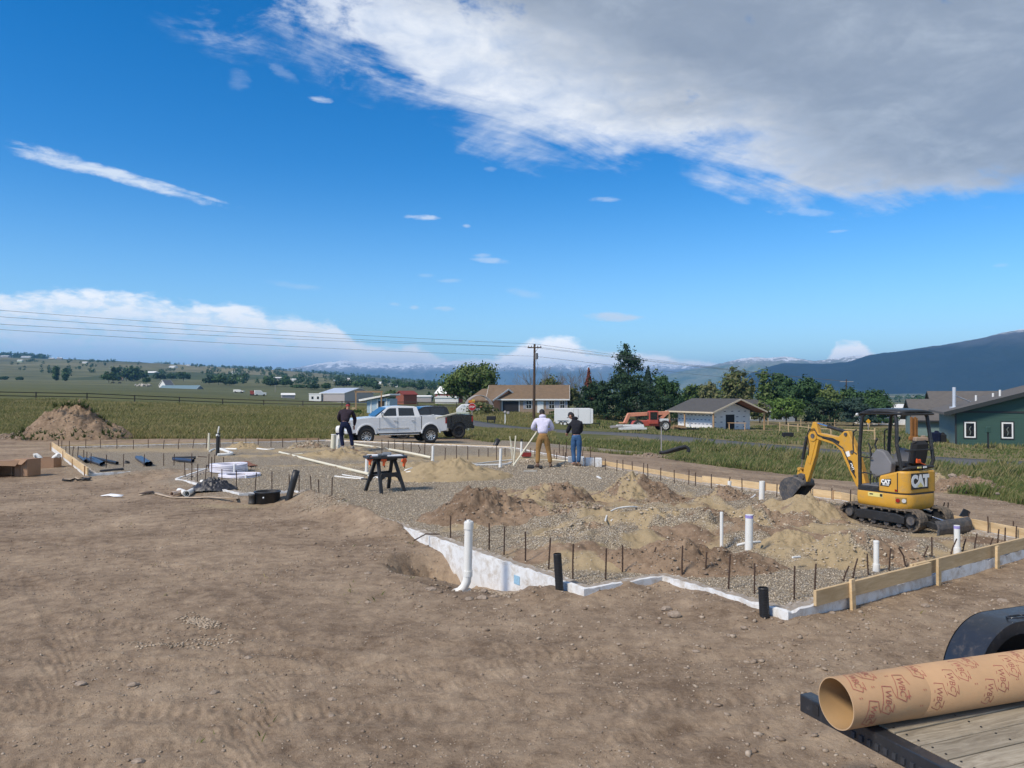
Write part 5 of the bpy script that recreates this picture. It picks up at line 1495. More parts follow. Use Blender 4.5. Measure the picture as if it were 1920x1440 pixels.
def pickup(label, loc, rz, paint, rimm, chrome, dark=False, name='pickup_truck'):
 t = empty(name, loc, rz, label, 'pickup truck')
 FA, RA, AR, W2 = 1.92, -1.98, .53, 1.0
 prof = [(3.02, .72), (3.05, 1.02), (3.02, 1.20), (2.90, 1.30), (2.1, 1.40), (1.45, 1.44), (-1.40, 1.44), (-1.40, .60), (1.30, .58)] + arc(FA, .50, AR, 170, 10)[0:] + [(2.48, .62), (2.9, .58)]
 MB().prism(prof, 2 * W2 - .04, axis='Y', base=-W2 + .02).build('body', paint, t, bevel=.045, seg=3)
 for s in (1, -1):
  for cx_ in (FA, RA):
   a_ = arc(cx_, .50, AR + .085, 176, 4, 14); b_ = arc(cx_, .50, AR, 4, 176, 14)
   MB().prism(a_ + b_, .05, axis='Y', base=(W2 - .03 if s > 0 else -W2 - .02)).build('wheel_arch', paint, t, bevel=.012)
 MB().box((.0, 0, .60), (4.8, 1.2, .22)).build('chassis', M_trim, t)
 for cx_ in (FA, RA): MB().box((cx_, 0, .82), (1.02, 1.9, .5)).build('wheel_well', M_trim, t)
 bp = [(-1.44, .62), (-1.44, 1.47), (-2.98, 1.47), (-3.02, .95), (-2.98, .68), (-2.6, .62)] + arc(RA, .50, AR, 12, 168)
 bp = [(-1.44, 1.47), (-2.98, 1.47), (-3.02, .95), (-2.98, .68), (RA - AR - .06, .62)] + arc(RA, .50, AR, 167, 13) + [(-1.44, .60)]
 for s in (1, -1): MB().prism(bp, .09, axis='Y', base=(W2 - .11 if s > 0 else -W2 + .02)).build('bed_side', paint, t, bevel=.02, seg=2)
 MB().box((-2.20, 0, .90), (1.54, 1.80, .05)).build('bed_floor', M_trim, t)
 MB().box((-2.97, 0, 1.16), (.07, 1.80, .62), bev=.015).build('tailgate', paint, t)
 MB().box((-1.47, 0, 1.2), (.05, 1.8, .52)).build('bed_front', paint, t)
 for s in (1, -1):
  MB().box((-2.95, s * .985, 1.22), (.10, .06, .34), bev=.012).build('tail_light', M_red, t)
 MB().box((-3.05, 0, .72), (.16, 1.86, .20), bev=.03).build('rear_bumper', M_chr if chrome else M_trim, t)
 b0 = [(1.46, .94), (-1.38, .94)]; z0, z1 = 1.42, 2.02
 gx = [(1.46, 1.42), (1.30, 1.47), (.62, 1.95), (.42, 2.0), (-.3, 2.03), (-1.0, 2.0), (-1.18, 1.95), (-1.36, 1.44)]
 def yw(z): return .955 - (z - 1.42) * .32
 n = len(gx); vs = [(x, yw(z), z) for x, z in gx] + [(x, -yw(z), z) for x, z in gx]
 fs = [tuple(range(n)), tuple(reversed(range(n, 2 * n)))] + [(i, n + i, n + (i + 1) % n, (i + 1) % n) for i in range(n)]
 MB().add(vs, [tuple(reversed(f)) for f in fs]).build('cab', paint, t, bevel=.04, seg=3)
 def side_win(P, nm='side_window'):
  for s in (1, -1):
   v = [(x, s * (yw(z) + .006), z) for x, z in P]
   MB().add(v, [tuple(range(len(P))) if s < 0 else tuple(reversed(range(len(P))))]).build(nm, M_glass, t)
 side_win([(.98, 1.50), (.12, 1.50), (.12, 1.91), (.50, 1.90), (.66, 1.83)])
 side_win([(-.02, 1.50), (-.98, 1.50), (-.92, 1.91), (-.02, 1.92)])
 ws = [(1.36, .86, 1.47), (1.36, -.86, 1.47), (.68, -.73, 1.92), (.68, .73, 1.92)]
 MB().add([(x + .035, y, z + .03) for x, y, z in ws], [(3, 2, 1, 0)[::-1]]).build('windshield', M_glass, t)
 MB().add([(-1.355, .78, 1.52), (-1.355, -.78, 1.52), (-1.215, -.70, 1.88), (-1.215, .70, 1.88)], [(0, 1, 2, 3)]).build('rear_window', M_glass, t)
 for s in (1, -1):
  y = s * (W2 + .001)
  for xx in (1.14, .05, -1.0): MB().bar((xx, y - s * .02, .70), (xx, y - s * .02, 1.42), .012, .01, up=(1, 0, 0)).build('door_seam', M_trim, t)
  MB().bar((-1.42, s * .96, .66), (-1.42, s * .96, 1.46), .03, .03, up=(1, 0, 0)).build('cab_gap', M_trim, t)
  for xx in (.22, -.86): MB().box((xx, s * (W2 + .005), 1.24), (.20, .035, .035), bev=.01).build('door_handle', M_chr if chrome else paint, t)
  MB().box((.35, s * (W2 + .0), .84), (1.9, .02, .05)).build('side_moulding', M_chr if chrome else M_trim, t)
  mr_ = MB().box((1.02, s * 1.16, 1.58), (.14, .24, .26), bev=.05).bar((1.02, s * .97, 1.50), (1.02, s * 1.10, 1.53), .05, .06)
  mr_.build('mirror', M_chr if chrome else paint, t)
  MB().box((-.05, s * .98, .50), (2.45, .16, .06), bev=.02).build('running_board', M_chr if chrome else M_trim, t)
  MB().box((2.93, s * .80, 1.10), (.20, .36, .22), bev=.03).build('headlight', M_hlamp if not dark else M_lens, t)
  MB().box((3.08, s * .80, .66), (.06, .22, .13), bev=.02).build('fog_light', M_trim, t)
 MB().box((3.03, 0, 1.02), (.06, 1.25, .34), bev=.02).build('grille', M_trim, t)
 gb = MB()
 for zz in (.92, 1.02, 1.12): gb.box((3.065, 0, zz), (.03, 1.2, .035))
 gb.build('grille_bar', M_chr if chrome else M_trim, t)
 MB().box((3.03, 0, .68), (.20, 1.96, .24), bev=.05).build('front_bumper', paint if not chrome else paint, t)
 t.scale = (.90, 1, 1)
 for (x, y) in ((FA, .86), (FA, -.86), (RA, .86), (RA, -.86)): wheel(t, x, y, .43, rimm).scale = (1 / .9, 1, 1)
 return t
M_rim = mat('bright_alloy', (.62, .63, .65), .25, .9, var=.1)
M_rimd = mat('dark_alloy', (.04, .04, .045), .4, .6, var=.1)
cW = (-6.44, 41.96); cB = (-5.3, 47.8)
pickup('white crew cab pickup parked beside the far edge of the pad', (cW[0], cW[1], gz(*cW) - .02), R(-157), M_wcar, M_rim, True)
pickup('black crew cab pickup parked behind the white one', (cB[0], cB[1], gz(*cB) - .02), R(-157), M_bcar, M_rimd, False, True)
M_pvc = mat('white_pvc', (.76, .755, .72), .38, var=.06, vscale=2, dirt=.12, dirtcol=(.42, .36, .28))
M_pvcy = mat('cream_pvc', (.68, .64, .50), .42, var=.06, vscale=2, dirt=.15, dirtcol=(.40, .33, .24))
a, b = atd(818, 784, 41.4), atd(855, 775, 42.9)
tag(MB().cyl(a - a, b - a, .05, n=10).build('white_pipe', M_pvcy, loc=a), 'long white pipe sticking out over the rear of the white pickup bed', 'pipe')
a, b = atd(795, 783, 42.0), atd(813, 778, 43.0)
tag(MB().cyl(a - a, b - a, .04, n=10).build('white_pipe', M_pvc, loc=a), 'short white pipe lying in the bed of the white pickup', 'pipe')
# people
M_skin = mat('skin', (.42, .22, .15), .5, var=.08)
def skin_mesh(chains, name):
 """chains: list of lists of (point, radius); shared points are merged; returns an evaluated mesh"""
 idx, P, Rr, E_ = {}, [], [], []
 for ch in chains:
  last = None
  for p, r in ch:
   k = tuple(round(c, 4) for c in p)
   if k not in idx: idx[k] = len(P); P.append(k); Rr.append(r if isinstance(r, tuple) else (r, r))
   i = idx[k]
   if last is not None and last != i: E_.append((last, i))
   last = i
 me = bpy.data.meshes.new(name); me.from_pydata(P, E_, []); me.update()
 o = bpy.data.objects.new(name, me); col.objects.link(o)
 sk = o.modifiers.new('skin', 'SKIN'); sk.use_smooth_shade = True; sk.branch_smoothing = .5
 o.modifiers.new('sub', 'SUBSURF').levels = 2; o.modifiers['sub'].render_levels = 2
 lay = me.skin_vertices[0].data if me.skin_vertices else None
 if lay is None:
  bpy.context.view_layer.objects.active = o
  bpy.ops.mesh.customdata_skin_add(); lay = me.skin_vertices[0].data
 for i, r in enumerate(Rr): lay[i].radius = r
 lay[0].use_root = True
 dg = bpy.context.evaluated_depsgraph_get()
 out_ = bpy.data.meshes.new_from_object(o.evaluated_get(dg))
 bpy.data.objects.remove(o); bpy.data.meshes.remove(me)
 return out_
def link_mesh(me, name, m, parent):
 me.name = name; me.materials.clear(); me.materials.append(m)
 o = bpy.data.objects.new(name, me); col.objects.link(o); o.parent = parent
 return o
def hand(wr, d, side, up):
 """palm, four fingers and a thumb as short chains rooted in the palm"""
 wr, d = Vector(wr), Vector(d).normalized(); side = Vector(side).normalized(); nrm = d.cross(side).normalized()
 palm = wr + d * .055
 ch = [[(tuple(wr), (.026, .022)), (tuple(palm), (.040, .020))]]
 for k, (o_, L) in enumerate(((-.030, .062), (-.010, .075), (.011, .070), (.030, .055))):
  b = palm + side * o_ + d * .035; m1 = b + d * L * .55 + nrm * .012; e_ = m1 + d * L * .25 + nrm * .034
  ch.append([(tuple(palm), (.040, .020)), (tuple(b), .011), (tuple(m1), .010), (tuple(e_), .009)])
 tb = wr + d * .02 - side * .03; te = tb - side * .03 + d * .035 + nrm * .015
 ch.append([(tuple(palm), (.040, .020)), (tuple(tb), .014), (tuple(te), .010)])
 return ch
def person(loc, rz, label, J, cols, scale=1.0, cap_brim=None, hood=False, beard=False, cap=True):
 t = empty('person', loc, rz, label, 'person'); t.scale = (scale,) * 3
 g = lambda k: Vector(J[k])
 ch = [[(g('pel'), .10), (g('spine'), .10), (g('chest'), (.13, .11)), (g('neck'), .055), (g('skull'), .075)]]
 ch = [[(tuple(p), r) for p, r in c] for c in ch]
 for s in ('l', 'r'):
  ch.append([(tuple(g('chest')), .13), (tuple(g(s + 'sh')), .055), (tuple(g(s + 'el')), .042), (tuple(g(s + 'wr')), .028)])
  ch.append([(tuple(g('pel')), .10), (tuple(g(s + 'hip')), .085), (tuple(g(s + 'kn')), .055), (tuple(g(s + 'an')), .04), (tuple(g(s + 'toe')), .035)])
  d_ = (g(s + 'wr') - g(s + 'el'))
  ch += hand(J[s + 'wr'], d_, Vector((1, 0, 0)) - d_.normalized() * d_.normalized().x, (0, 0, 1))
 me = skin_mesh(ch, 'body')
 bmx = bmesh.new(); bmx.from_mesh(me)
 hd = g('head'); look = Vector(J['look']).normalized(); upv = Vector(J.get('hup', (0, 0, 1)))
 rt = look.cross(upv).normalized(); upv = rt.cross(look).normalized()
 vs0, fs0 = ICO[3]
 nv = []
 for p in vs0:
  x, y, z = p                                         # x right, y forward, z up
  k = 1.0
  X, Y, Z = x * .077, y * .098, z * .118
  if z < 0: X *= 1 + z * .28; Y *= 1 + z * .12
  if y > .6 and abs(x) < .22 and -.35 < z < .12: Y += .022 * (1 - abs(x) / .22) * (1 - abs(z + .15) / .3 if abs(z + .15) < .3 else 0)
  if y > .55 and .0 < z < .25 and .2 < abs(x) < .5: Y -= .008
  if abs(x) > .93 and abs(z) < .3 and abs(y) < .35: X *= 1.12
  nv.append(bmx.verts.new(hd + rt * X + look * Y + upv * Z))
 for f in fs0:
  ff = bmx.faces.new([nv[i] for i in f]); ff.smooth = True
 bmx.to_mesh(me); bmx.free()
 link_mesh(me, 'body', M_skin, t)
 waist = tuple(g('pel').lerp(g('spine'), .5)); tr = [[(waist, (.165, .12)), (tuple(g('pel')), (.172, .135))]]
 for s in ('l', 'r'):
  kn, an = g(s + 'kn'), g(s + 'an')
  tr.append([(tuple(g('pel')), (.172, .135)), (tuple(g(s + 'hip')), (.112, .118)), (tuple(g(s + 'hip').lerp(kn, .55)), (.094, .098)), (tuple(kn), (.078, .08)), (tuple(kn.lerp(an, .5)), (.076, .076)), (tuple(kn.lerp(an, .96)), (.072, .072))])
 link_mesh(skin_mesh(tr, 'trousers'), 'trousers', cols['trousers'], t)
 hem = g('pel').lerp(g('spine'), .12)
 jk = [[(tuple(hem), (.195, .145)), (tuple(g('spine')), (.195, .15)), (tuple(g('chest')), (.20, .155)), (tuple(g('chest').lerp(g('neck'), .7)), (.105, .095)), (tuple(g('neck')), .066)]]
 for s in ('l', 'r'):
  sh, el_, wr = g(s + 'sh'), g(s + 'el'), g(s + 'wr')
  jk.append([(tuple(g('chest')), (.20, .155)), (tuple(sh), .10), (tuple(sh.lerp(el_, .5)), .088), (tuple(el_), .076), (tuple(el_.lerp(wr, .5)), .064), (tuple(el_.lerp(wr, .93)), .044)])
 link_mesh(skin_mesh(jk, 'jacket'), cols.get('top_name', 'jacket'), cols['top'], t)
 if hood:
  b_ = g('neck') - look * .055 + Vector((0, 0, -.01))
  MB().ico(b_, .10, 2, sc=(1.15, .75, .62), smooth=True).build('hood', cols['top'], t)
 for s in ('l', 'r'):
  an, toe = g(s + 'an'), g(s + 'toe'); d_ = (toe - an); d_.z = 0; d_.normalize(); sd2 = Vector((-d_.y, d_.x, 0))
  b = MB(); vs, fs = [], []
  secs = [(-.09, .0, .040, .09), (-.06, .0, .046, .11), (.0, 0, .050, .13), (.07, 0, .050, .09), (.14, 0, .052, .065), (.19, 0, .040, .05), (.215, 0, .018, .03)]
  zb = min(an.z, toe.z) - .085 if False else J.get('floor', 0)
  for (l, o_, w, h) in secs:
   c_ = Vector((an.x, an.y, 0)) + d_ * l
   for k in range(8):
    a = 2 * PI * k / 8; yy = math.cos(a) * w; zz = (math.sin(a) * .5 + .5) * h
    vs.append(c_ + sd2 * yy + Vector((0, 0, zb + zz)))
  for i in range(len(secs) - 1):
   for k in range(8): l = (k + 1) % 8; fs.append((i * 8 + k, i * 8 + l, (i + 1) * 8 + l, (i + 1) * 8 + k))
  fs += [tuple(range(8))[::-1], tuple(range((len(secs) - 1) * 8, len(secs) * 8))]
  b.add(vs, fs, True).build('boot', cols['boot'], t)
 hr = MB(); pts = []
 for p in ICO[3][0]: pts.append(p)
 keep = [i for i, p in enumerate(pts) if (p[2] > -.15 and p[1] < .45) or (p[1] < -.1 and p[2] > -.55)]
 ks = set(keep); mp_ = {k: i for i, k in enumerate(keep)}
 vs = [hd + rt * (pts[i][0] * .083) + look * (pts[i][1] * .103 - .004) + upv * (pts[i][2] * .123) for i in keep]
 hr.add(vs, [tuple(mp_[i] for i in f) for f in ICO[3][1] if all(i in ks for i in f)], True).build('hair', cols['hair'], t)
 if cap:
  keep = [i for i, p in enumerate(pts) if p[2] > .12 + .38 * min(0, p[1])]; ks = set(keep); mp_ = {k: i for i, k in enumerate(keep)}
  cp = MB(); vs = [hd + rt * (pts[i][0] * .092) + look * (pts[i][1] * .110) + upv * (pts[i][2] * .135 + .004) for i in keep]
  cp.add(vs, [tuple(mp_[i] for i in f) for f in ICO[3][1] if all(i in ks for i in f)], True)
  if cap_brim is not None:
   bd = look if cap_brim > 0 else -look
   br = []
   for i in range(9):
    a = -PI / 2 + PI * i / 8; br.append((math.sin(a) * .078, .085 + math.cos(a) * .085))
   lo = [hd + rt * x + bd * y + upv * (.018 - abs(x) * .1) for x, y in br]; hi = [p + upv * .008 for p in lo]
   n9 = len(lo); cp.add(lo + hi, [tuple(reversed(range(n9))), tuple(range(n9, 2 * n9))] + [(i, (i + 1) % n9, n9 + (i + 1) % n9, n9 + i) for i in range(n9)])
  cp.build('cap', cols['cap'], t)
 if beard:
  MB().ico(hd + look * .055 - upv * .075, .06, 2, sc=(1.0, .9, .9), smooth=True).build('beard', cols['hair'], t)
 return t
def cloth(name, c, var=.12): return mat(name, c, .9, var=var, vscale=6, bump=.9, bscale=11, bdist=.03, spec=.15)
M_whood = cloth('white_lavender_sweater', (.66, .64, .80), .06); M_tan = cloth('tan_canvas', (.30, .175, .068), .15)
M_char = cloth('charcoal_jacket', (.022, .023, .030)); M_jean = cloth('blue_jeans', (.045, .105, .22), .25); M_navy = cloth('navy_trousers', (.012, .017, .045)); M_maroon = cloth('dark_shirt', (.035, .026, .036))
M_boot = mat('brown_boot', (.10, .06, .04), .8, dirt=.4); M_bootg = mat('grey_shoe', (.24, .23, .22), .7, dirt=.3)
M_hair = mat('dark_hair', (.02, .014, .010), .7); M_cap = mat('black_cap', (.014, .014, .020), .8, bump=.3); M_redb = mat('reddish_band', (.34, .04, .045), .8)
J = dict(pel=(0, 0, .98), spine=(0, .04, 1.17), chest=(0, .10, 1.38), neck=(0, .19, 1.56), skull=(0, .24, 1.62), head=(0, .26, 1.67), look=(-.1, 1, -.55), hup=(0, .3, 1),
   lsh=(-.20, .12, 1.45), lel=(-.30, .22, 1.20), lwr=(-.14, .46, 1.13), rsh=(.20, .12, 1.45), rel=(.33, .18, 1.19), rwr=(.18, .44, 1.12),
   lhip=(-.10, 0, .90), lkn=(-.15, .04, .50), lan=(-.17, -.02, .10), ltoe=(-.20, .10, .05), rhip=(.10, 0, .90), rkn=(.18, .05, .50), ran=(.24, .02, .10), rtoe=(.27, .14, .05))
def feet(px, py, z): p = at(px, py, z); return (p.x, p.y, z)
P1 = feet(1018, 876, .13)
person(P1, R(4), 'man in white lavender sweater and tan work trousers, legs apart, seen from behind', J, dict(trousers=M_tan, top=M_whood, top_name='sweater', boot=M_boot, hair=M_hair, cap=M_cap), 1.06, None, hood=True)
J2 = dict(pel=(0, 0, .98), spine=(0, .0, 1.17), chest=(-.03, .03, 1.38), neck=(-.10, .08, 1.55), skull=(-.15, .11, 1.60), head=(-.17, .12, 1.645), look=(-.85, .35, -.55), hup=(-.3, .1, 1),
   lsh=(-.17, .13, 1.42), lel=(-.27, .20, 1.17), lwr=(-.30, .42, 1.06), rsh=(.14, -.04, 1.43), rel=(.15, .05, 1.15), rwr=(-.06, .30, 1.04),
   lhip=(-.08, .02, .90), lkn=(-.11, .06, .50), lan=(-.07, .0, .10), ltoe=(-.20, .05, .05), rhip=(.08, -.01, .90), rkn=(.09, .02, .50), ran=(.06, .0, .10), rtoe=(-.04, .08, .05))
P2_ = feet(1081, 874, .12)
person(P2_, R(-4), 'man in charcoal hooded jacket, blue jeans and dark cap, looking down to the left', J2, dict(trousers=M_jean, top=M_char, boot=M_boot, hair=M_hair, cap=M_cap), 1.02, 1, hood=True)
J3_ = dict(pel=(0, 0, .95), spine=(.02, .10, 1.13), chest=(.04, .22, 1.33), neck=(.07, .34, 1.49), skull=(.08, .40, 1.55), head=(.08, .42, 1.60), look=(.1, 1, -.6), hup=(0, .3, 1),
   lsh=(-.17, .22, 1.40), lel=(-.26, .38, 1.12), lwr=(-.16, .60, .96), rsh=(.25, .24, 1.38), rel=(.34, .38, 1.10), rwr=(.30, .50, .84),
   lhip=(-.11, 0, .88), lkn=(-.13, .10, .48), lan=(-.06, .0, .10), ltoe=(-.12, .12, .05), rhip=(.12, 0, .88), rkn=(.22, .12, .50), ran=(.28, .10, .10), rtoe=(.30, .23, .05))
P3 = feet(646, 841, .36)
person((P3[0], P3[1], .33), R(6), 'man in dark shirt and navy trousers bending forward by the white pickup', J3_, dict(trousers=M_navy, top=M_maroon, top_name='shirt', boot=M_bootg, hair=M_redb, cap=M_cap), 1.08, None)
a = atd(962, 874, P1[1] - .5); b = atd(1003, 815, P1[1] + .45)
tag(MB().cyl((0, 0, 0), (b - a) * 1.12, .028, n=10).build('long_pipe', M_pvcy, loc=a), 'slanting cream pipe held by the man in white', 'pipe')
# flatbed trailer with cardboard tube
M_tsteel = mat('trailer_black_steel', (.022, .026, .034), .34, .1, var=.2, vscale=4, bump=.08, bscale=60, dirt=.22, dirtcol=(.17, .14, .12), coat=.35)
M_deck = wood_mat('grey_deck_plank', (.23, .195, .145), (.42, .37, .29), 7, .85, 'X', dirt=.55)
M_kraft = mat('kraft_cardboard', (.46, .285, .155), .72, var=.10, vscale=5, bump=.10, bscale=80, bdist=.002, dirt=.16, dirtcol=(.36, .30, .18))
M_kraftin = mat('kraft_cardboard_inside', (.40, .255, .12), .85, var=.08, vscale=5)
M_print = mat('red_print', (.36, .12, .085), .7, var=.25, vscale=20)
TR = empty('flatbed_trailer', (1.83, 4.87, 0), R(21), 'black steel flatbed trailer with weathered grey deck planks at the lower right', 'trailer')
DZ = .65
MB().box((.045, -1.05, DZ - .055), (.09, 2.14, .11)).box((.10, -1.05, DZ - .10), (.04, 2.1, .012)).build('rear_beam', M_tsteel, TR, bevel=.008)
M_gs = mat('grey_strip', (.045, .048, .056), .5, .2)
for k in range(28): MB().box((-.004, -.42 - k * .058, DZ - .075), (.010, .024, .034)).build('reflective_mark', M_gs, TR)
MB().box((-.003, -.28, DZ - .055), (.012, .05, .075)).box((.02, -.12, DZ - .05), (.05, .05, .06)).build('beam_notch', M_trim, TR)
MB().box((1.6, -.25, DZ - .055), (3.0, .06, .12)).build('side_rail', M_tsteel, TR, bevel=.006)
MB().box((1.6, -2.09, DZ - .055), (3.0, .06, .12)).build('side_rail', M_tsteel, TR, bevel=.006)
for xx in (.6, 1.2, 1.8, 2.4): MB().box((xx, -1.17, DZ - .09), (.05, 1.8, .07)).build('cross_member', M_tsteel, TR)
y = -.285
k = 0
while y > -2.04:
 w_ = .158 + random.uniform(-.004, .004)
 L_ = 3.0
 pl_ = MB().box((L_ / 2 + .10, y - w_ / 2, DZ - .018 + random.uniform(-.003, .003)), (L_, w_, .036))
 pl_.build('deck_plank', M_deck, TR, bevel=.004)
 if k < 8:
  sc_ = MB()
  for xx in (.14, .62, 1.2): sc_.cyl((xx, y - .04, DZ), (xx, y - .04, DZ + .0035), .006, n=8).cyl((xx, y - w_ + .04, DZ), (xx, y - w_ + .04, DZ + .0035), .006, n=8)
  sc_.build('plank_screw', M_trim, TR)
 y -= w_ + .009; k += 1
def fender(y0, y1):
 pr = [(1.28, .42), (1.28, .55)] + [(1.70 + .42 * math.cos(R(a)), .565 + .42 * math.sin(R(a))) for a in range(175, 89, -6)] + [(2.78 + .42 * math.cos(R(a)), .565 + .42 * math.sin(R(a))) for a in range(90, 4, -6)] + [(3.2, .55), (3.2, .42)]
 def ins(d):
  r_ = []
  for x, z in pr:
   cx_, cz_ = min(max(x, 1.68), 2.8), .58
   dx_, dz_ = x - cx_, z - cz_; l = math.hypot(dx_, dz_) or 1
   r_.append((x - dx_ / l * d, max(z - dz_ / l * d, .42)))
  return r_
 n = len(pr)
 mb = MB(); p1, p2 = ins(.012), ins(.085)
 MB().prism(ins(.02), .01, axis='Y', base=y1 - .02).build('wheel_shade_sheet', M_trim, TR)  # added dark sheet, stands in for the shade around the tyres under the fender
 vs = [(x, y0, z) for x, z in pr] + [(x, y1, z) for x, z in pr]
 mb.add(vs, [(i, n + i, n + i + 1, i + 1) for i in range(n - 1)], True)
 vs = [(x, y0, z) for x, z in p1] + [(x, y1, z) for x, z in p1]
 mb.add(vs, [(i + 1, n + i + 1, n + i, i) for i in range(n - 1)], True)
 for yy in (y0, y1):
  vs = [(x, yy, z) for x, z in pr] + [(x, yy, z) for x, z in p2]
  mb.add(vs, [(i, i + 1, n + i + 1, n + i) for i in range(n - 1)], False)
  vs = [(x, yy + .008, z) for x, z in pr] + [(x, yy + .008, z) for x, z in p2]
  mb.add(vs, [(i + 1, i, n + i, n + i + 1) for i in range(n - 1)], False)
 f = mb.build('fender', M_tsteel, TR)
 f.modifiers.new('edges', 'EDGE_SPLIT').split_angle = R(40)
 MB().tube([(1.70, y0 + .10, .992), (1.66, y0 + .06, 1.0), (1.70, y0 + .02, 1.004), (1.80, y0 + .02, 1.004), (1.84, y0 + .06, 1.0), (1.80, y0 + .10, .992), (1.70, y0 + .10, .992)], .006, 6).build('tie_ring', M_tsteel, f)
fender(-.20, .06)
for xx in (1.78, 2.62):
 wh = empty('wheel'); wh.parent = TR; wh.location = (xx, -.07, .36)
 MB().lathe([(.2, -.1), (.30, -.1), (.36, -.07), (.36, .07), (.30, .1), (.2, .1), (.2, -.1)], 24, ax='Y').build('tyre', M_tyre, wh)
 MB().lathe([(.2, -.09), (.19, -.03), (.0, -.03)], 20, ax='Y').lathe([(.2, .08), (.0, .08)], 20, ax='Y').build('rim', M_grey, wh)
for yy in (-1.95,):
 for xx in (1.78, 2.62):
  wh = empty('wheel'); wh.parent = TR; wh.location = (xx, yy - .30, .36)
  MB().lathe([(.2, -.1), (.30, -.1), (.36, -.07), (.36, .07), (.30, .1), (.2, .1), (.2, -.1)], 24, ax='Y').build('tyre', M_tyre, wh)
ta = Vector((.95, .312, 0)).normalized(); tn = Vector((ta.y, -ta.x, 0)); tz = Vector((0, 0, 1))
T0 = Vector((1.835, 4.375, DZ + .144)); RT = .142; TL = 3.4
TU = empty('cardboard_tube', tuple(T0), 0, 'wide brown cardboard form tube with red print lying on the trailer deck', 'cardboard tube')
def on_tube(s, ph, r=RT): return ta * s + (tz * math.cos(ph) + tn * math.sin(ph)) * r
tb = MB(); ns, na_ = 2, 64
def tube_shell(r0, r1, s0, s1, nm, m):
 b = MB(); vs, fs = [], []
 for s in (s0, s1):
  for i in range(64): vs.append(on_tube(s, 2 * PI * i / 64, r0))
 fs = [(i, (i + 1) % 64, 64 + (i + 1) % 64, 64 + i) for i in range(64)]
 if r1: fs = [tuple(reversed(f)) for f in fs]
 b.add(vs, fs, True); return b.build(nm, m, TU)
tube_shell(RT, 0, 0, TL, 'tube_wall', M_kraft)
tube_shell(RT - .006, 1, 0, TL, 'tube_inside', M_kraftin)
M_cut = mat('cut_cardboard_edge', (.50, .34, .20), .8)
for s in (0, TL):
 e_ = MB()
 vs = [on_tube(s, 2 * PI * i / 64, r) for r in (RT, RT - .006) for i in range(64)]
 e_.add(vs, [(i, (i + 1) % 64, 64 + (i + 1) % 64, 64 + i) if s else (64 + i, 64 + (i + 1) % 64, (i + 1) % 64, i) for i in range(64)])
 e_.build('tube_end', M_cut, TU)
sl = MB(); vs, fs = [], []
for s, r in ((.505, RT + .0002), (.508, RT + .0022), (TL - .01, RT + .0022)):
 for i in range(64): vs.append(on_tube(s + .05 * math.sin(2 * PI * i / 64 + .8) * (1 if s < 1 else 0), 2 * PI * i / 64, r))
sl.add(vs, [(k * 64 + i, k * 64 + (i + 1) % 64, (k + 1) * 64 + (i + 1) % 64, (k + 1) * 64 + i) for k in range(2) for i in range(64)], True)
sl.build('paper_wrap', M_kraft, TU)
V_, F_ = text_mesh('WBC', .056, 0, 0.0, .85)
def logo(s0, ph0):
 r = RT + .0032
 def wp(u, v):
  a = ph0 + u / RT
  return on_tube(s0 + v, a, r)
 mb = MB(); cr, sr = math.cos(R(-16)), math.sin(R(-16))
 mb.add([wp(x * cr - y * sr, x * sr + y * cr) for x, y, z in V_], F_)
 out_ = [(-.072, -.030), (.066, -.036), (.076, .022), (.045, .030), (.060, .046), (.012, .040), (-.02, .058), (-.05, .036), (-.078, .030)]
 n = len(out_); w = .0022
 for i in range(n):
  x0, y0 = out_[i]; x1, y1 = out_[(i + 1) % n]
  if i == 5: continue
  m_ = 3
  for k in range(m_):
   ax, ay = x0 + (x1 - x0) * k / m_, y0 + (y1 - y0) * k / m_; bx, by = x0 + (x1 - x0) * (k + 1) / m_, y0 + (y1 - y0) * (k + 1) / m_
   l = math.hypot(bx - ax, by - ay); nx_, ny_ = -(by - ay) / l * w, (bx - ax) / l * w
   q = [(ax - nx_, ay - ny_), (bx - nx_, by - ny_), (bx + nx_, by + ny_), (ax + nx_, ay + ny_)]
   mb.add([wp(x * cr - y * sr, x * sr + y * cr) for x, y in q], [(0, 1, 2, 3)])
 mb.build('red_logo_print', M_print, TU)
for k, (s, d) in enumerate(((.12, 100), (.24, 74), (.36, 50), (.09, 18), (.21, -6), (.60, 84), (.72, 56), (.84, 28), (.96, 0), (.54, 8), (.98, 92), (1.10, 64), (1.22, 36), (1.34, 8), (1.38, 96), (1.50, 68), (1.62, 40), (1.74, 12), (1.82, 84), (1.94, 56), (2.06, 30))):
 logo(s, R(d))
mk = MB()
for (s, d) in ((.30, 18), (.16, 40), (.50, 62), (.46, 95), (.88, 66), (.92, 30), (1.2, 70), (1.25, 40), (.05, 60), (.38, 70)):
 for o_ in (0, .014): mk.add([on_tube(s + o_ + a, R(d) + b / RT, RT + .0034) for a, b in ((0, 0), (.006, .001), (.007, .009), (.001, .008))], [(0, 1, 2, 3)])
mk.build('print_marks', M_print, TU)
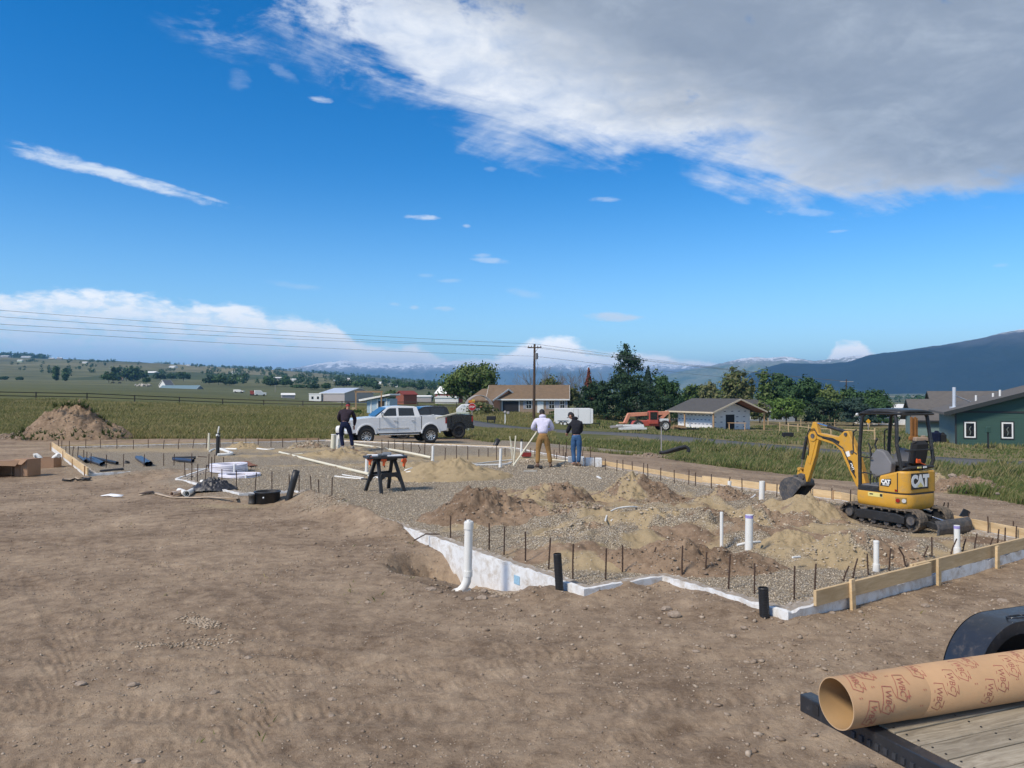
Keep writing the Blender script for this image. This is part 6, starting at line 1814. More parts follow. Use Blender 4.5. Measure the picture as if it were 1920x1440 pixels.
# work stand: sawhorse with a table top
M_plas = mat('black_plastic', (.020, .021, .024), .38, var=.12, vscale=8, dirt=.1, dirtcol=(.12, .1, .09))
M_paper = mat('white_paper', (.80, .81, .84), .8, var=.04)
SW = empty('sawhorse', (-3.17, 19.2, pz(-3.17, 19.2)), R(43), 'black plastic folding sawhorse carrying the work table top', 'sawhorse')
for sx_ in (-1, 1):
 for sy_ in (-1, 1):
  l_ = MB().bar((sx_ * .34, sy_ * .36, .0), (sx_ * .24, sy_ * .05, .80), .085, .05, up=(sy_ * .0, 1, 0))
  l_.bar((sx_ * .34, sy_ * .385, .03), (sx_ * .24, sy_ * .078, .78), .02, .012, up=(0, 1, 0))
  l_.build('leg', M_plas, SW, bevel=.008)
for sy_ in (-1, 1):
 z0 = .36; y_ = sy_ * .225
 P_ = [(-.33, .30), (-.28, .36), (-.20, .34)] + []
 MB().prism([(-.33, .24), (-.31, .38), (-.26, .48), (.26, .48), (.31, .38), (.33, .24), (.27, .24), (.22, .33), (.14, .37), (-.14, .37), (-.22, .33), (-.27, .24)], .03, axis='Y', base=y_ - .015).build('side_panel', M_plas, SW, bevel=.006)
MB().box((0, 0, .79), (.66, .16, .07), bev=.02).build('top_beam', M_plas, SW)
MB().box((0, 0, .42), (.5, .44, .02)).build('shelf', M_plas, SW)
tt = MB().box((0, 0, 0), (1.0, .58, .055), bev=.01).build('table_top', M_plas, None, loc=(-3.17, 19.2, SW.location.z + .856), rot=(0, 0, R(22)))
tag(tt, 'black work table top lying on the sawhorse', 'table top')
tz_ = SW.location.z + .884
for (dx_, dy_, w, d, lab) in ((-.24, .04, .40, .30, 'white paper plans on the left of the work table'), (.24, -.02, .36, .24, 'white papers on the right of the work table')):
 o = MB().box((0, 0, .012), (w, d, .022)).build('paper_plans', M_paper, None, loc=(-3.17 + dx_, 19.2 + dy_, tz_), rot=(0, 0, R(20))); tag(o, lab, 'papers')
o = MB().box((0, 0, .035), (.20, .12, .07), bev=.02).cyl((-.08, 0, .06), (.13, 0, .06), .035, n=10).box((-.13, .02, .03), (.14, .08, .05), bev=.01).build('power_tool', mat('grey_blue_tool', (.18, .20, .23), .5), None, loc=(-3.14, 19.15, tz_ + .002), rot=(0, 0, .3)); tag(o, 'small grey tool between the papers on the work table', 'tool')
for k, (px_, py_, lab) in enumerate(((693, 860, 'orange clamp hanging at the left edge of the work table'), (719, 862, 'orange clamp hanging under the middle of the work table'), (757, 863, 'orange clamp hanging at the right edge of the work table'))):
 p = atd(px_, py_, 18.85 + (.1 if k == 1 else 0))
 c_ = empty('clamp', (p.x, p.y, p.z + .03), .4 * k, lab, 'clamp', 'orange clamps on the work table')
 MB().bar((0, 0, .06), (.03, 0, -.22), .012, .025).bar((-.06, 0, .04), (.05, 0, .05), .02, .03).build('clamp_bar', M_trim, c_)
 MB().prism([(-.05, .0), (.06, .02), (.09, -.05), (.05, -.09), (.02, -.19), (-.02, -.18), (-.02, -.08), (-.07, -.06)], .045, axis='Y', base=-.022).build('clamp_handle', M_orng, c_, bevel=.006)
p = at(757, 882, .15)
# standpipes and loose pipes
def standpipe(xt, yt, xb, yb, r, label, m=M_pvc, cap=None, zb=None, coupler=False, name='standpipe'):
 b = at(xb, yb, .12 if zb is None else zb); zz = pz(b.x, b.y) if zb is None else zb
 b = at(xb, yb, zz); tp_ = atd(xt, yt, b.y); v = tp_ - b
 t = empty(name, b, 0, label, 'pipe')
 rb_ = MB(); n = 20
 rb_.cyl(-v.normalized() * .25, v, r, n=n, caps=not (cap == 'open'))
 if cap == 'open':
  rb_.cyl(v * .7, v, r - .006, n=n, caps=False)
 rb_.build('pipe_body', m, t)
 if cap == 'plug': MB().cyl(v, v + v.normalized() * .018, r * .9, n=n).cyl(v - v.normalized() * .01, v + v.normalized() * .008, r * 1.10, n=n).build('pipe_cap', M_pvc, t)
 if cap == 'purple': MB().cyl(v - v.normalized() * .05, v - v.normalized() * .005, r * 1.02, n=n).build('primer_ring', mat('violet_primer', (.34, .30, .62), .5, var=.3, vscale=30), t)
 if cap == 'black': MB().cyl(v, v + v.normalized() * .10, r * .95, n=n).build('pipe_cap', M_trim, t)
 if coupler: MB().cyl(v * .02, v * .02 + v.normalized() * .10, r * 1.25, n=n).build('coupler', m, t)
 return t
b = at(866, 1113, -.18)
y0 = b.y
Pt = [atd(851, 1113, y0 - .02), atd(862, 1109, y0), atd(870, 1101, y0 + .01), atd(875, 1090, y0 + .02), atd(877, 1076, y0 + .02)]
top = atd(879, 978, y0 + .02)
SP = empty('standpipe', tuple(b), 0, 'tall white pipe with cap and elbow rising from the pit beside the long foam wall', 'pipe')
L0 = [p - b for p in Pt]; tv = top - b
MB().tube([L0[0], L0[1], L0[2], L0[3], L0[4]], .060, 20).build('elbow', M_pvc, SP)
d_ = (tv - L0[4]).normalized()
MB().cyl(L0[4], tv, .057, n=24).build('pipe_body', M_pvc, SP)
MB().cyl(L0[4] - d_ * .03, L0[4] + d_ * .045, .066, n=24).build('coupler', M_pvc, SP)
MB().cyl(tv - d_ * .10, tv - d_ * .01, .066, n=24).cyl(tv - d_ * .01, tv + d_ * .006, .058, n=24).cyl(tv, tv + d_ * .025, .028, n=4, smooth=False).build('pipe_cap', M_pvc, SP)
MB().tube([L0[0] + Vector((.06, .03, .03)), L0[0] + Vector((.16, .04, .02)), L0[0] + Vector((.22, .06, .04))], .02, 8).ico(L0[0] + Vector((.18, .03, .0)), .05, 2, .3, sc=(1.4, .8, .5)).build('pipe_scrap', M_pvc, SP)
standpipe(1405, 965, 1404, 1021, .057, 'thick white standpipe with violet ring in the middle of the pad', cap='purple')
standpipe(1429, 902, 1428, 943, .060, 'white standpipe near the right side board left of the bucket', cap='open')
standpipe(1368, 902, 1367, 921, .045, 'short white standpipe behind the small round mound', cap='open')
standpipe(1353, 960, 1353, 1016, .026, 'thin white pipe left of the thick violet-ringed standpipe')
standpipe(1643, 1016, 1643, 1072, .036, 'white standpipe behind the nearest wooden stake', cap='plug', coupler=True)
standpipe(1794, 985, 1795, 1040, .042, 'white standpipe in front of the dozer blade', cap='purple', coupler=True)
standpipe(392, 812, 391, 844, .045, 'cream standpipe left of the black wrapped pipe', M_pvcy)
standpipe(626, 815, 624, 844, .105, 'thick cream standpipe left of the bending man', M_pvcy, cap='plug')
standpipe(637, 815, 634, 843, .075, 'white standpipe between the cream one and the bending man', cap='open')
standpipe(812, 836, 811, 868, .045, 'white standpipe right of the long slanting board', coupler=True)
standpipe(939, 841, 938, 877, .045, 'white standpipe with a flat base left of the thin pipes', coupler=True)
standpipe(978, 828, 977, 857, .040, 'white standpipe with black tip beside the dark red box', cap='black')
standpipe(967, 817, 963, 874, .024, 'thin cream pipe leaning right in the bunch near the man in white', M_pvcy)
standpipe(956, 818, 961, 866, .016, 'thin cream pipe leaning left in the bunch near the man in white', M_pvcy)
standpipe(958, 826, 963, 860, .014, 'thinnest pipe inside the bunch near the man in white', M_pvcy)
standpipe(688, 857, 687, 890, .045, 'white standpipe behind the left leg of the sawhorse', coupler=True)
t_ = standpipe(409, 812, 408, 853, .07, 'pipe wrapped in black tape with a thin white end on top', M_trim)
MB().cyl((0, 0, .8), (.05, 0, 1.12), .03, n=8).ico((0, 0, .78), .09, 1, .2).build('white_tip', M_pvc, t_)
def lying(pts, r, label, m=M_pvc, z=None, lift=0.0, name='loose_pipe', cat='pipe', zs=None, tip=None):
 W_ = []
 for i, (x, y) in enumerate(pts):
  p = at(x, y, .12 if z is None else z); zz = (pz(p.x, p.y) if z is None else z) + r * .8 + lift + (zs[i] if zs else 0)
  W_.append(at(x, y, zz))
 S_ = []
 for i in range(len(W_) - 1):
  p0, p1, p2, p3 = W_[max(i - 1, 0)], W_[i], W_[i + 1], W_[min(i + 2, len(W_) - 1)]
  for k in range(6):
   t = k / 6; S_.append(.5 * ((2 * p1) + (p2 - p0) * t + (2 * p0 - 5 * p1 + 4 * p2 - p3) * t * t + (3 * p1 - p0 - 3 * p2 + p3) * t ** 3))
 S_.append(W_[-1]); o0_ = S_[0].copy()
 o = MB().tube([p - o0_ for p in S_], r, 10).build(name, m, loc=o0_)
 if tip: MB().cyl(S_[-1] - o0_, (S_[-1] - o0_) + (S_[-1] - S_[-2]).normalized() * .2, r * 1.2, n=8).build('pipe_tip', M_trim, o)
 return tag(o, label, cat)
lying([(524, 848), (560, 857), (625, 873), (692, 889)], .045, 'long cream pipe running from the left to the sawhorse', M_pvcy)
lying([(545, 853), (567, 851)], .035, 'short cream branch beside the long pipe left of the sawhorse', M_pvcy)
lying([(482, 841), (500, 843), (514, 842)], .035, 'short white pipe at the far left before the grey gravel heap')
lying([(664, 833), (700, 838), (760, 848), (808, 858)], .05, 'long cream pipe running in front of the white pickup', M_pvcy, lift=.03)
lying([(876, 873), (905, 872), (945, 871), (962, 866)], .035, 'white pipe leading to the bunch of thin pipes, nearer one')
lying([(880, 871), (920, 866), (960, 862)], .020, 'thin white hose leading to the bunch of thin pipes')
lying([(393, 846), (405, 842), (444, 842)], .04, 'white pipe lying behind the black wrapped pipe', M_pvc)
lying([(412, 842), (430, 848), (435, 850), (428, 852), (408, 853)], .06, 'bent white pipe around the foot of the black wrapped pipe', M_pvc)
lying([(628, 893), (655, 896), (678, 898)], .022, 'thin white pipe left of the sawhorse, nearer one', tip=True)
lying([(642, 890), (660, 893), (682, 896)], .018, 'thin white pipe left of the sawhorse, farther one')
lying([(700, 896), (715, 893), (740, 890), (757, 887), (782, 882)], .025, 'white pipe passing under the sawhorse')
lying([(757, 893), (757, 885), (765, 880), (789, 875)], .025, 'white hose curving right of the sawhorse with black tip', tip=True)
lying([(690, 892), (700, 893), (712, 897), (724, 896)], .022, 'white hose end behind the sawhorse legs')
lying([(1135, 976), (1141, 962), (1158, 953), (1182, 950), (1206, 953), (1218, 958)], .016, 'white tube arching over the gravel, the higher loop', zs=(0, .10, .16, .16, .08, .0))
lying([(1146, 976), (1170, 966), (1200, 960), (1212, 960)], .016, 'white tube below the arching one', zs=(0, .04, .04, 0))
lying([(1337, 972), (1345, 982), (1352, 992)], .012, 'thin white tube leaning on the thin standpipe', zs=(.12, .08, 0))
lying([(1399, 938), (1410, 933), (1416, 928)], .02, 'short curved white pipe left of the standpipe near the bucket', zs=(0, .02, .04))
lying([(1382, 1022), (1402, 1018), (1425, 1016)], .02, 'white pipe half buried at the foot of the thick standpipe', lift=-.03)
lying([(1486, 1045), (1500, 1044)], .015, 'short end of white pipe in the sand')
lying([(1003, 863), (1030, 862), (1060, 864), (1075, 866)], .022, 'cream pipe lying between the two standing workers', M_pvcy, tip=True)
lying([(1120, 894), (1126, 897)], .03, 'small white scrap on the gravel right of the workers')
def ribbed(xt, yt, xb, yb, r, label, on='ground', ribs=True, name='corrugated_pipe', dist=None):
 z0 = gz(*at(xb, yb, 0)[:2]) if on == 'ground' else pz(*at(xb, yb, .12)[:2])
 b = at(xb, yb, z0)
 if dist: b = atd(xb, yb, dist)
 tp_ = atd(xt, yt, b.y); v = tp_ - b; L = v.length; d = v.normalized()
 mb = MB(); n = 24; x_, y_, _ = frame(d)
 prof = []
 step = .019 if ribs else .6
 s = -.15
 while s < L:
  if ribs:
   prof += [(r, s), (r, s + step * .5), (r * .90, s + step * .6), (r * .90, s + step * .95)]
  else: prof += [(r, s)]
  s += step
 prof += [(r, L), (r * .88, L), (r * .88, L - .25)]
 vs = []
 for rr, ss in prof:
  for i in range(n): a = 2 * PI * i / n; vs.append(d * ss + x_ * (rr * math.cos(a)) + y_ * (rr * math.sin(a)))
 fs = [(k * n + i, k * n + (i + 1) % n, (k + 1) * n + (i + 1) % n, (k + 1) * n + i) for k in range(len(prof) - 1) for i in range(n)]
 mb.add(vs, fs, False)
 o = mb.build(name, M_plas, loc=b)
 if not ribs:
  for p in o.data.polygons: p.use_smooth = True
 return tag(o, label, 'pipe')
ribbed(1045, 1040, 1049, 1103, .052, 'black ribbed drain pipe upright against the long foam wall', dist=9.70)
ribbed(1431, 1103, 1433, 1143, .056, 'short black ribbed pipe standing at the front foam corner', dist=8.62)
ribbed(556, 882, 541, 936, .075, 'long black pipe leaning right over the foam wall left of the sawhorses', ribs=False, name='black_pipe')
ribbed(239, 865, 232, 888, .085, 'short black pipe standing at the left recess corner', ribs=False, name='black_pipe')
ribbed(393, 872, 392, 886, .09, 'short stub of black pipe left of the hose coils', ribs=False, name='black_pipe')
ribbed(1813, 957, 1799, 981, .07, 'black pipe leaning beyond the dozer blade', ribs=False, name='black_pipe')
ribbed(935, 823, 930, 833, .11, 'small black pipe stub at the far edge left of the thin pipes', on='pad', ribs=False, name='black_pipe')
a = at(188, 888, .05); bb = at(231, 885, .05)
tag(MB().cyl((0, 0, .06), (bb - a) + Vector((0, 0, .08)), .055, n=12).build('black_pipe', M_plas, loc=a), 'black pipe lying flat against the left foam wall', 'pipe')
M_navyp = mat('dark_blue_black_pipe', (.035, .055, .10), .35, var=.15)
for P_, r, m, lab in ((((160, 860), (190, 870)), .055, M_navyp, 'blue black pipe of the left bunch on the pad, nearest one'), (((170, 858), (194, 868)), .05, M_navyp, 'blue black pipe of the left bunch on the pad, middle one'), (((173, 858), (220, 868)), .05, M_plas, 'longest black pipe of the left bunch on the pad'),
      (((148, 856), (160, 864)), .05, M_navyp, 'blue pipe end behind the left boards'),
      (((257, 858), (276, 870)), .075, M_navyp, 'left pipe of the dark blue pair lying on the pad'), (((263, 858), (282, 869)), .075, M_navyp, 'right pipe of the dark blue pair lying on the pad'),
      (((323, 859), (367, 858)), .05, M_plas, 'black pipe on top of the bundle by the left recess'), (((326, 861), (362, 864)), .06, M_navyp, 'dark pipe under the bundle by the left recess'), (((335, 861), (364, 861)), .05, M_plas, 'middle black pipe of the bundle by the left recess')):
 a, b = at(*P_[0], .2), at(*P_[1], .2)
 mb = MB().cyl((0, 0, 0), b - a, r, n=14, caps=False).cyl((b - a) * .5, (b - a) * 1.0, r * .85, n=14, caps=False).cyl((0, 0, 0), (b - a) * .02, r * .9, n=14)
 tag(mb.build('black_pipe', m, loc=a), lab, 'pipe')
M_coil = mat('white_pex_hose', (.74, .72, .80), .4, var=.06)
def coil(px, py, R_, turns, layers, r, label):
 c_ = at(px, py, .12); c_.z = pz(c_.x, c_.y)
 pts = []
 for l in range(layers):
  for k in range(turns):
   rr = R_ - k * r * 2.05
   for i in range(36):
    a = 2 * PI * i / 36; pts.append((rr * math.cos(a) * (1 + .01 * math.sin(3 * a + l)), rr * math.sin(a), r + l * r * 1.9 + .01 * math.sin(2 * a + l * 1.3)))
 o = MB().tube(pts, r, 8).build('hose_coil', M_coil, loc=c_)
 MB().box((R_ * .6, -R_ * .72, layers * r), (.05, .16, layers * r * 2.1)).build('coil_strap', M_paper, o)
 return tag(o, label, 'hose coil')
coil(429, 884, .54, 5, 6, .022, 'white hose coil stacked high on the gravel at the left')
coil(449, 893, .57, 5, 2, .022, 'flat white hose coil in front of the high one')
for P_, lab in ((((459, 868), (468, 873)), 'brown cardboard scrap behind the hose coils'), (((466, 873), (476, 875)), 'brown strip right of the hose coils')):
 a, b = at(*P_[0], .14), at(*P_[1], .14)
 tag(MB().bar((0, 0, .05), b - a + Vector((0, 0, .03)), .25, .02).build('cardboard_scrap', mat('brown_card', (.20, .09, .05), .85, var=.2), loc=a), lab, 'cardboard')
# small things on the left
M_card = mat('brown_cardboard', (.30, .185, .115), .85, var=.12, vscale=4, bump=.15, bscale=30)
M_cardd = mat('box_inside_dark_card', (.12, .075, .05), .9)
def openbox(px, py, w, d, h, rz, label, side='front', fl=True):
 b = at(px, py, .02); z0 = gz(b.x, b.y)
 t = empty('cardboard_box', (b.x, b.y, z0), rz, label, 'cardboard box')
 th = .012
 for nm, c_, s_ in (('box_bottom', (0, 0, th / 2 + .001), (w, d, th)), ('box_side', (-w / 2, 0, h / 2), (th, d, h)), ('box_side', (w / 2, 0, h / 2), (th, d, h)), ('box_side', (0, d / 2, h / 2), (w, th, h))):
  MB().box(c_, s_).build(nm, M_card, t)
 if side == 'front':
  MB().box((0, 0, h), (w + .02, d + .02, th)).build('box_top', M_card, t)
  f = MB().add([(-w / 2, -d / 2, h), (w / 2, -d / 2, h), (w / 2 - .1, -d / 2 - .12, h - .16), (-w / 2 + .05, -d / 2 - .10, h - .13)], [(0, 1, 2, 3)]); f = f.build('box_flap', M_card, t); f.modifiers.new('s', 'SOLIDIFY').thickness = .008
  MB().bar((w * .12, -d / 2 - .004, h * .05), (w * .12, -d / 2 - .004, h * .95), .05, .004, up=(1, 0, 0)).build('box_tape', mat('tape', (.36, .25, .16), .4), t)
 else:
  MB().box((0, -d / 2, h / 2), (w, th, h)).build('box_side', M_card, t)
 return t
openbox(18, 892, .56, .55, .50, R(28), 'brown cardboard box at the left border, open dark front')
b2 = openbox(52, 891, .46, .5, .52, R(-12), 'brown cardboard box with grey top in the middle of the three')
MB().box((0, -.25, .26), (.44, .012, .50)).build('box_side', M_card, b2)
b3 = openbox(88, 875, .72, .5, .34, R(3), 'brown cardboard box holding white pipe elbows beside the left boards', 'top')
for k, (x, lab) in enumerate(((-.28, 'white pipe elbow sticking out of the left end of the box'), (.28, 'white pipe elbow sticking out of the right end of the box'))):
 o = MB().tube([(x * .6, 0, .20), (x * .9, 0, .34), (x * 1.3, 0, .42), (x * 1.5, -.05, .40)], .075, 12).build('pipe_elbow', M_pvc, loc=b3.location, rot=b3.rotation_euler); tag(o, lab, 'pipe')
def cylpx(p0, p1, z, r, label, m=M_pvc, name='white_pipe', hollow=True):
 a, b = at(*p0, z), at(*p1, z)
 mb = MB().cyl((0, 0, 0), b - a, r, n=18, caps=False)
 if hollow: mb.cyl((b - a).normalized() * .002, (b - a) * .6, r * .86, n=18, caps=False).cyl((b - a) * .3, (b - a) * .31, r * .9, n=18)
 x_, y_, zz = frame(b - a)
 vs = [(x_ * math.cos(2 * PI * i / 18) + y_ * math.sin(2 * PI * i / 18)) * rr for rr in (r, r * .86) for i in range(18)]
 mb.add(vs, [(i, (i + 1) % 18, 18 + (i + 1) % 18, 18 + i) for i in range(18)])
 return tag(mb.build(name, m, loc=a), label, 'pipe')
M_beige = mat('beige_pvc', (.55, .42, .33), .5, dirt=.2)
cylpx((322, 926), (345, 921), .10, .055, 'small beige pipe end left of the black plastic', M_beige)
cylpx((348, 925), (336, 920), .09, .07, 'short white coupling left of the black plastic')
cylpx((350, 926), (385, 909), .10, .075, 'white pipe reaching under the black plastic')
cylpx((415, 907), (378, 904), .26, .065, 'white pipe on top of the black plastic')
bp_ = at(402, 925, .02); vs, fs = [], []
nx, ny = 44, 26
for i in range(nx + 1):
 for j in range(ny + 1):
  u, v = i / nx * 2 - 1, j / ny * 2 - 1
  r_ = math.sqrt(min(1, u * u + v * v))
  wx_, wy_ = u * .56 * (1 - .15 * v * v), v * .34 * (1 - .2 * u * u)
  z = .27 * max(0, 1 - (u * u) ** .9) * max(0, 1 - (v * v) ** .8) * (1.0 - .25 * u)
  rid = abs(mnoise.noise((u * 4.5 + v * 2.0, v * 4.5 - u, 1.7))) * .17 + abs(mnoise.noise((u * 9, v * 7, 4.1))) * .02
  z = z * (1 - .1) + rid * (1 - r_ * .6) + .012
  vs.append((wx_ + .03 * mnoise.noise((u * 3, v * 3, 9)), wy_, z))
for i in range(nx):
 for j in range(ny): a = i * (ny + 1) + j; fs.append((a, a + ny + 1, a + ny + 2, a + 1))
M_bag = mat('black_plastic_sheet', (.016, .018, .026), .5, var=.1)
pls = MB().add(vs, fs, False).build('plastic_sheet', M_bag, loc=(bp_.x, bp_.y, gz(bp_.x, bp_.y)), rot=(0, 0, .1)); pls.modifiers.new('t', 'SOLIDIFY').thickness = .004
tag(pls, 'crumpled black plastic sheet over the white pipes', 'plastic sheet')
b = at(494, 946, 0); z0 = gz(b.x, b.y); b = at(494, 946, z0)
tbb = empty('round_tub', (b.x, b.y + .28, z0 + .01), 0, 'black round plastic tub by the leaning black pipe', 'tub')
MB().lathe([(.0, 0), (.26, 0), (.285, .02), (.285, .235), (.305, .24), (.305, .262), (.27, .262), (.27, .03), (0, .03)], 36).build('tub_body', M_plas, tbb)
MB().cyl((.0, -.292, .15), (.0, -.297, .15), .018, n=10).build('tub_label', M_paper, tbb)
c_ = at(470, 946, z0)
tag(MB().lathe([(0, 0), (.075, 0), (.08, .01), (.08, .04), (.072, .05), (.072, .17), (.08, .18), (.08, .22), (0, .22)], 20).build('can', mat('dark_can', (.05, .045, .04), .5, dirt=.3), loc=(c_.x, c_.y + .08, z0)), 'small dark can standing left of the round tub', 'can')
def ribbon(pts, w, label, m, name='paper_strip', h=.012, wob=.02):
 W_ = [at(x, y, gz(*at(x, y, 0)[:2]) + .01) for x, y in pts]
 o0_ = W_[0].copy(); mb = MB(); vs = []
 n = len(W_)
 for i, p in enumerate(W_):
  tg = (W_[min(i + 1, n - 1)] - W_[max(i - 1, 0)]).normalized(); nn_ = Vector((-tg.y, tg.x, 0))
  k = wob * math.sin(i * 2.3)
  vs += [p - o0_ + nn_ * w / 2 + Vector((0, 0, h + abs(k))), p - o0_ - nn_ * w / 2 + Vector((0, 0, h))]
 mb.add(vs, [(2 * i, 2 * i + 1, 2 * i + 3, 2 * i + 2) for i in range(n - 1)], True)
 o = mb.build(name, m, loc=o0_); o.modifiers.new('t', 'SOLIDIFY').thickness = .006
 return tag(o, label, 'strip')
M_tanp = mat('tan_paper', (.42, .33, .24), .85, var=.15)
ribbon([(262, 929), (278, 926), (290, 925), (305, 929), (322, 933), (345, 934), (370, 934), (390, 932), (415, 934), (440, 936), (455, 935), (468, 934)], .10, 'long tan paper strip on the soil in front of the black plastic', M_tanp)
ribbon([(190, 931), (205, 930), (216, 932), (230, 932)], .09, 'crumpled white paper scrap on the soil left of the paper strip', M_paper, 'paper_scrap', .02, .05)
ribbon([(264, 928), (275, 926), (288, 925.5)], .16, 'dark brown leaf of cardboard at the left end of the paper strip', mat('dark_card', (.06, .04, .03), .9), 'cardboard_scrap', .03, .03)
mb = MB(); a = at(118, 901, .02)
P_ = [at(x, y, .03) - a for x, y in ((118, 901), (132, 902), (140, 898), (146, 901), (156, 898), (160, 901), (170, 898))]
mb.tube([p + Vector((0, 0, .03)) for p in P_], .03, 7).tube([p + Vector((.02, -.06, .02)) for p in P_], .025, 6)
mb.ico(P_[-2] + Vector((0, 0, .04)), .12, 1, .3, sc=(1.3, .8, .5))
tag(mb.build('tangled_strap', M_trim, loc=a), 'tangled black strap with cream edge on the soil before the left foam wall', 'strap')
ribbon([(120, 901.5), (132, 903), (141, 899.5), (147, 902), (157, 900)], .035, 'cream strip along the tangled black strap', M_tanp, 'paper_strip', .06)
for p, w, d, h, rz, lab in (((1080, 872), .55, .25, .27, -.1, 'white foam block partly hidden by the man in jeans'), ((1104, 874), .40, .25, .26, -.05, 'middle white foam block right of the man in jeans'), ((1121, 876), .24, .3, .29, .0, 'rightmost white foam block beside the side board')):
 q = at(p[0], p[1] - 2, .12); o = MB().box((0, 0, h / 2), (w, d, h)).build('foam_block', M_foam, loc=(q.x, q.y, pz(q.x, q.y)), rot=(0, 0, rz), bevel=.008); tag(o, lab, 'foam block')
q = at(987, 857, .14)
tbx = empty('tool_box', (q.x, q.y, pz(q.x, q.y) + .02), .1, 'dark red flat tool box behind the grey hump', 'tool box')
MB().box((0, 0, .09), (.36, .2, .16), bev=.02).build('box_body', mat('dark_red_paint', (.22, .018, .015), .5, dirt=.2), tbx); MB().tube([(-.08, -.1, .15), (-.08, -.1, .2), (.08, -.1, .2), (.08, -.1, .15)], .008, 6).build('handle', M_trim, tbx)
for p, w, h, m, nm, lab in (((995, 878), .24, .10, M_trim, 'tool_bag', 'black tool bag at the left foot of the man in white'), ((1014, 878), .12, .09, M_trim, 'tool_pouch', 'small black pouch between the feet of the man in white')):
 q = at(p[0], p[1] + 1, .12); o = MB().box((0, 0, h / 2), (w, .14, h), bev=.03).box((0, 0, h * .7), (w * .8, .03, h)).build(nm, m, loc=(q.x, q.y, pz(q.x, q.y))); tag(o, lab, 'bag')
q = at(994, 884, .12); tag(MB().prism([(-.22, -.1), (.2, -.12), (.22, .08), (-.18, .1)], .02).box((0, 0, .03), (.36, .03, .02)).build('grey_plate', mat('grey_plate', (.40, .38, .34), .6), loc=(q.x, q.y, pz(q.x, q.y) + .005)), 'flat grey plate on the gravel in front of the man in white', 'plate')
q = at(637, 842, .15); tk = empty('drum', (q.x - .1, q.y + .5, pz(q.x, q.y)), 0, 'white drum with dark blue band beside the bending man', 'drum')
MB().lathe([(0, 0), (.16, 0), (.17, .02), (.17, .62), (.19, .66), (.19, .82), (.14, .9), (0, .92)], 24).build('drum_body', M_pvc, tk); MB().lathe([(.173, .50), (.175, .51), (.175, .60), (.173, .61)], 24).build('drum_band', M_navy, tk)
FX = [(1241, 849), (1258, 846), (1275, 840), (1286, 837), (1290, 841), (1291, 848)]
W_ = [at(x, y, .1) for x, y in FX]; a = at(1241, 849, -.15)
W_ = [at(FX[0][0], FX[0][1], -.12), at(FX[1][0], FX[1][1], -.05), atd(1275, 840, W_[0].y - 1.0 + 1), atd(1286, 837, W_[0].y), atd(1290, 841, W_[0].y), atd(1291, 848, W_[0].y)]
yy = 35.0
W_ = [atd(x, y, yy) for x, y in ((1241, 849), (1250, 847), (1262, 843), (1275, 839), (1285, 837), (1290, 840), (1290, 847))]
W2_ = [atd(x, y, yy + .35) for x, y in ((1236, 849), (1250, 848), (1264, 845), (1278, 841), (1287, 839), (1292, 843), (1291, 848))]
mb = MB().tube([p - W_[0] for p in W_], .075, 10).tube([p - W_[0] for p in W2_], .075, 10)
tag(mb.build('flexible_pipe', M_plas, loc=W_[0]), 'black flexible pipe humped on the soil before the grass verge', 'pipe')
# buildings
def gzf(x, y): return gz(x, y)
M_shing = mat('brown_shingles', (.17, .115, .070), .9, var=.2, vscale=2.0, bump=.5, bscale=12, bdist=.03)
M_shingd = mat('dark_grey_shingles', (.075, .072, .070), .9, var=.2, vscale=2.0, bump=.5, bscale=12, bdist=.03)
M_shingb = mat('brown_grey_shingles', (.112, .102, .094), .9, var=.2, vscale=2.0, bump=.5, bscale=12, bdist=.03)
M_salmon = mat('salmon_siding', (.50, .24, .15), .85, var=.08); M_tansid = mat('tan_siding', (.30, .22, .16), .85, var=.08)
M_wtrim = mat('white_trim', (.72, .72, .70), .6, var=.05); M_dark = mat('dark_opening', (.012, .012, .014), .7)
M_win = glass_mat(); M_win.name = 'window_glass'
M_gwall = mat('green_siding', (.030, .078, .062), .7, var=.08, vscale=1.0); M_gtrim = mat('dark_trim', (.018, .022, .022), .6)
M_wrap = mat('white_house_wrap', (.80, .80, .80), .6, var=.06); M_wrapp = mat('wrap_print', (.06, .07, .14), .7)
M_post = wood_mat('fir_post', (.42, .26, .13), (.55, .38, .22), 3, axis='Z'); M_metalr = mat('pale_metal_roof', (.60, .64, .70), .4, .3, var=.06)
M_gmet = mat('grey_beige_metal', (.36, .33, .32), .6, var=.05); M_redbarn = mat('barn_red', (.20, .035, .025), .8, var=.15); M_lblue = mat('pale_blue_paint', (.34, .46, .55), .7, var=.06)
M_wroof = mat('white_roof', (.74, .74, .72), .7, var=.05)
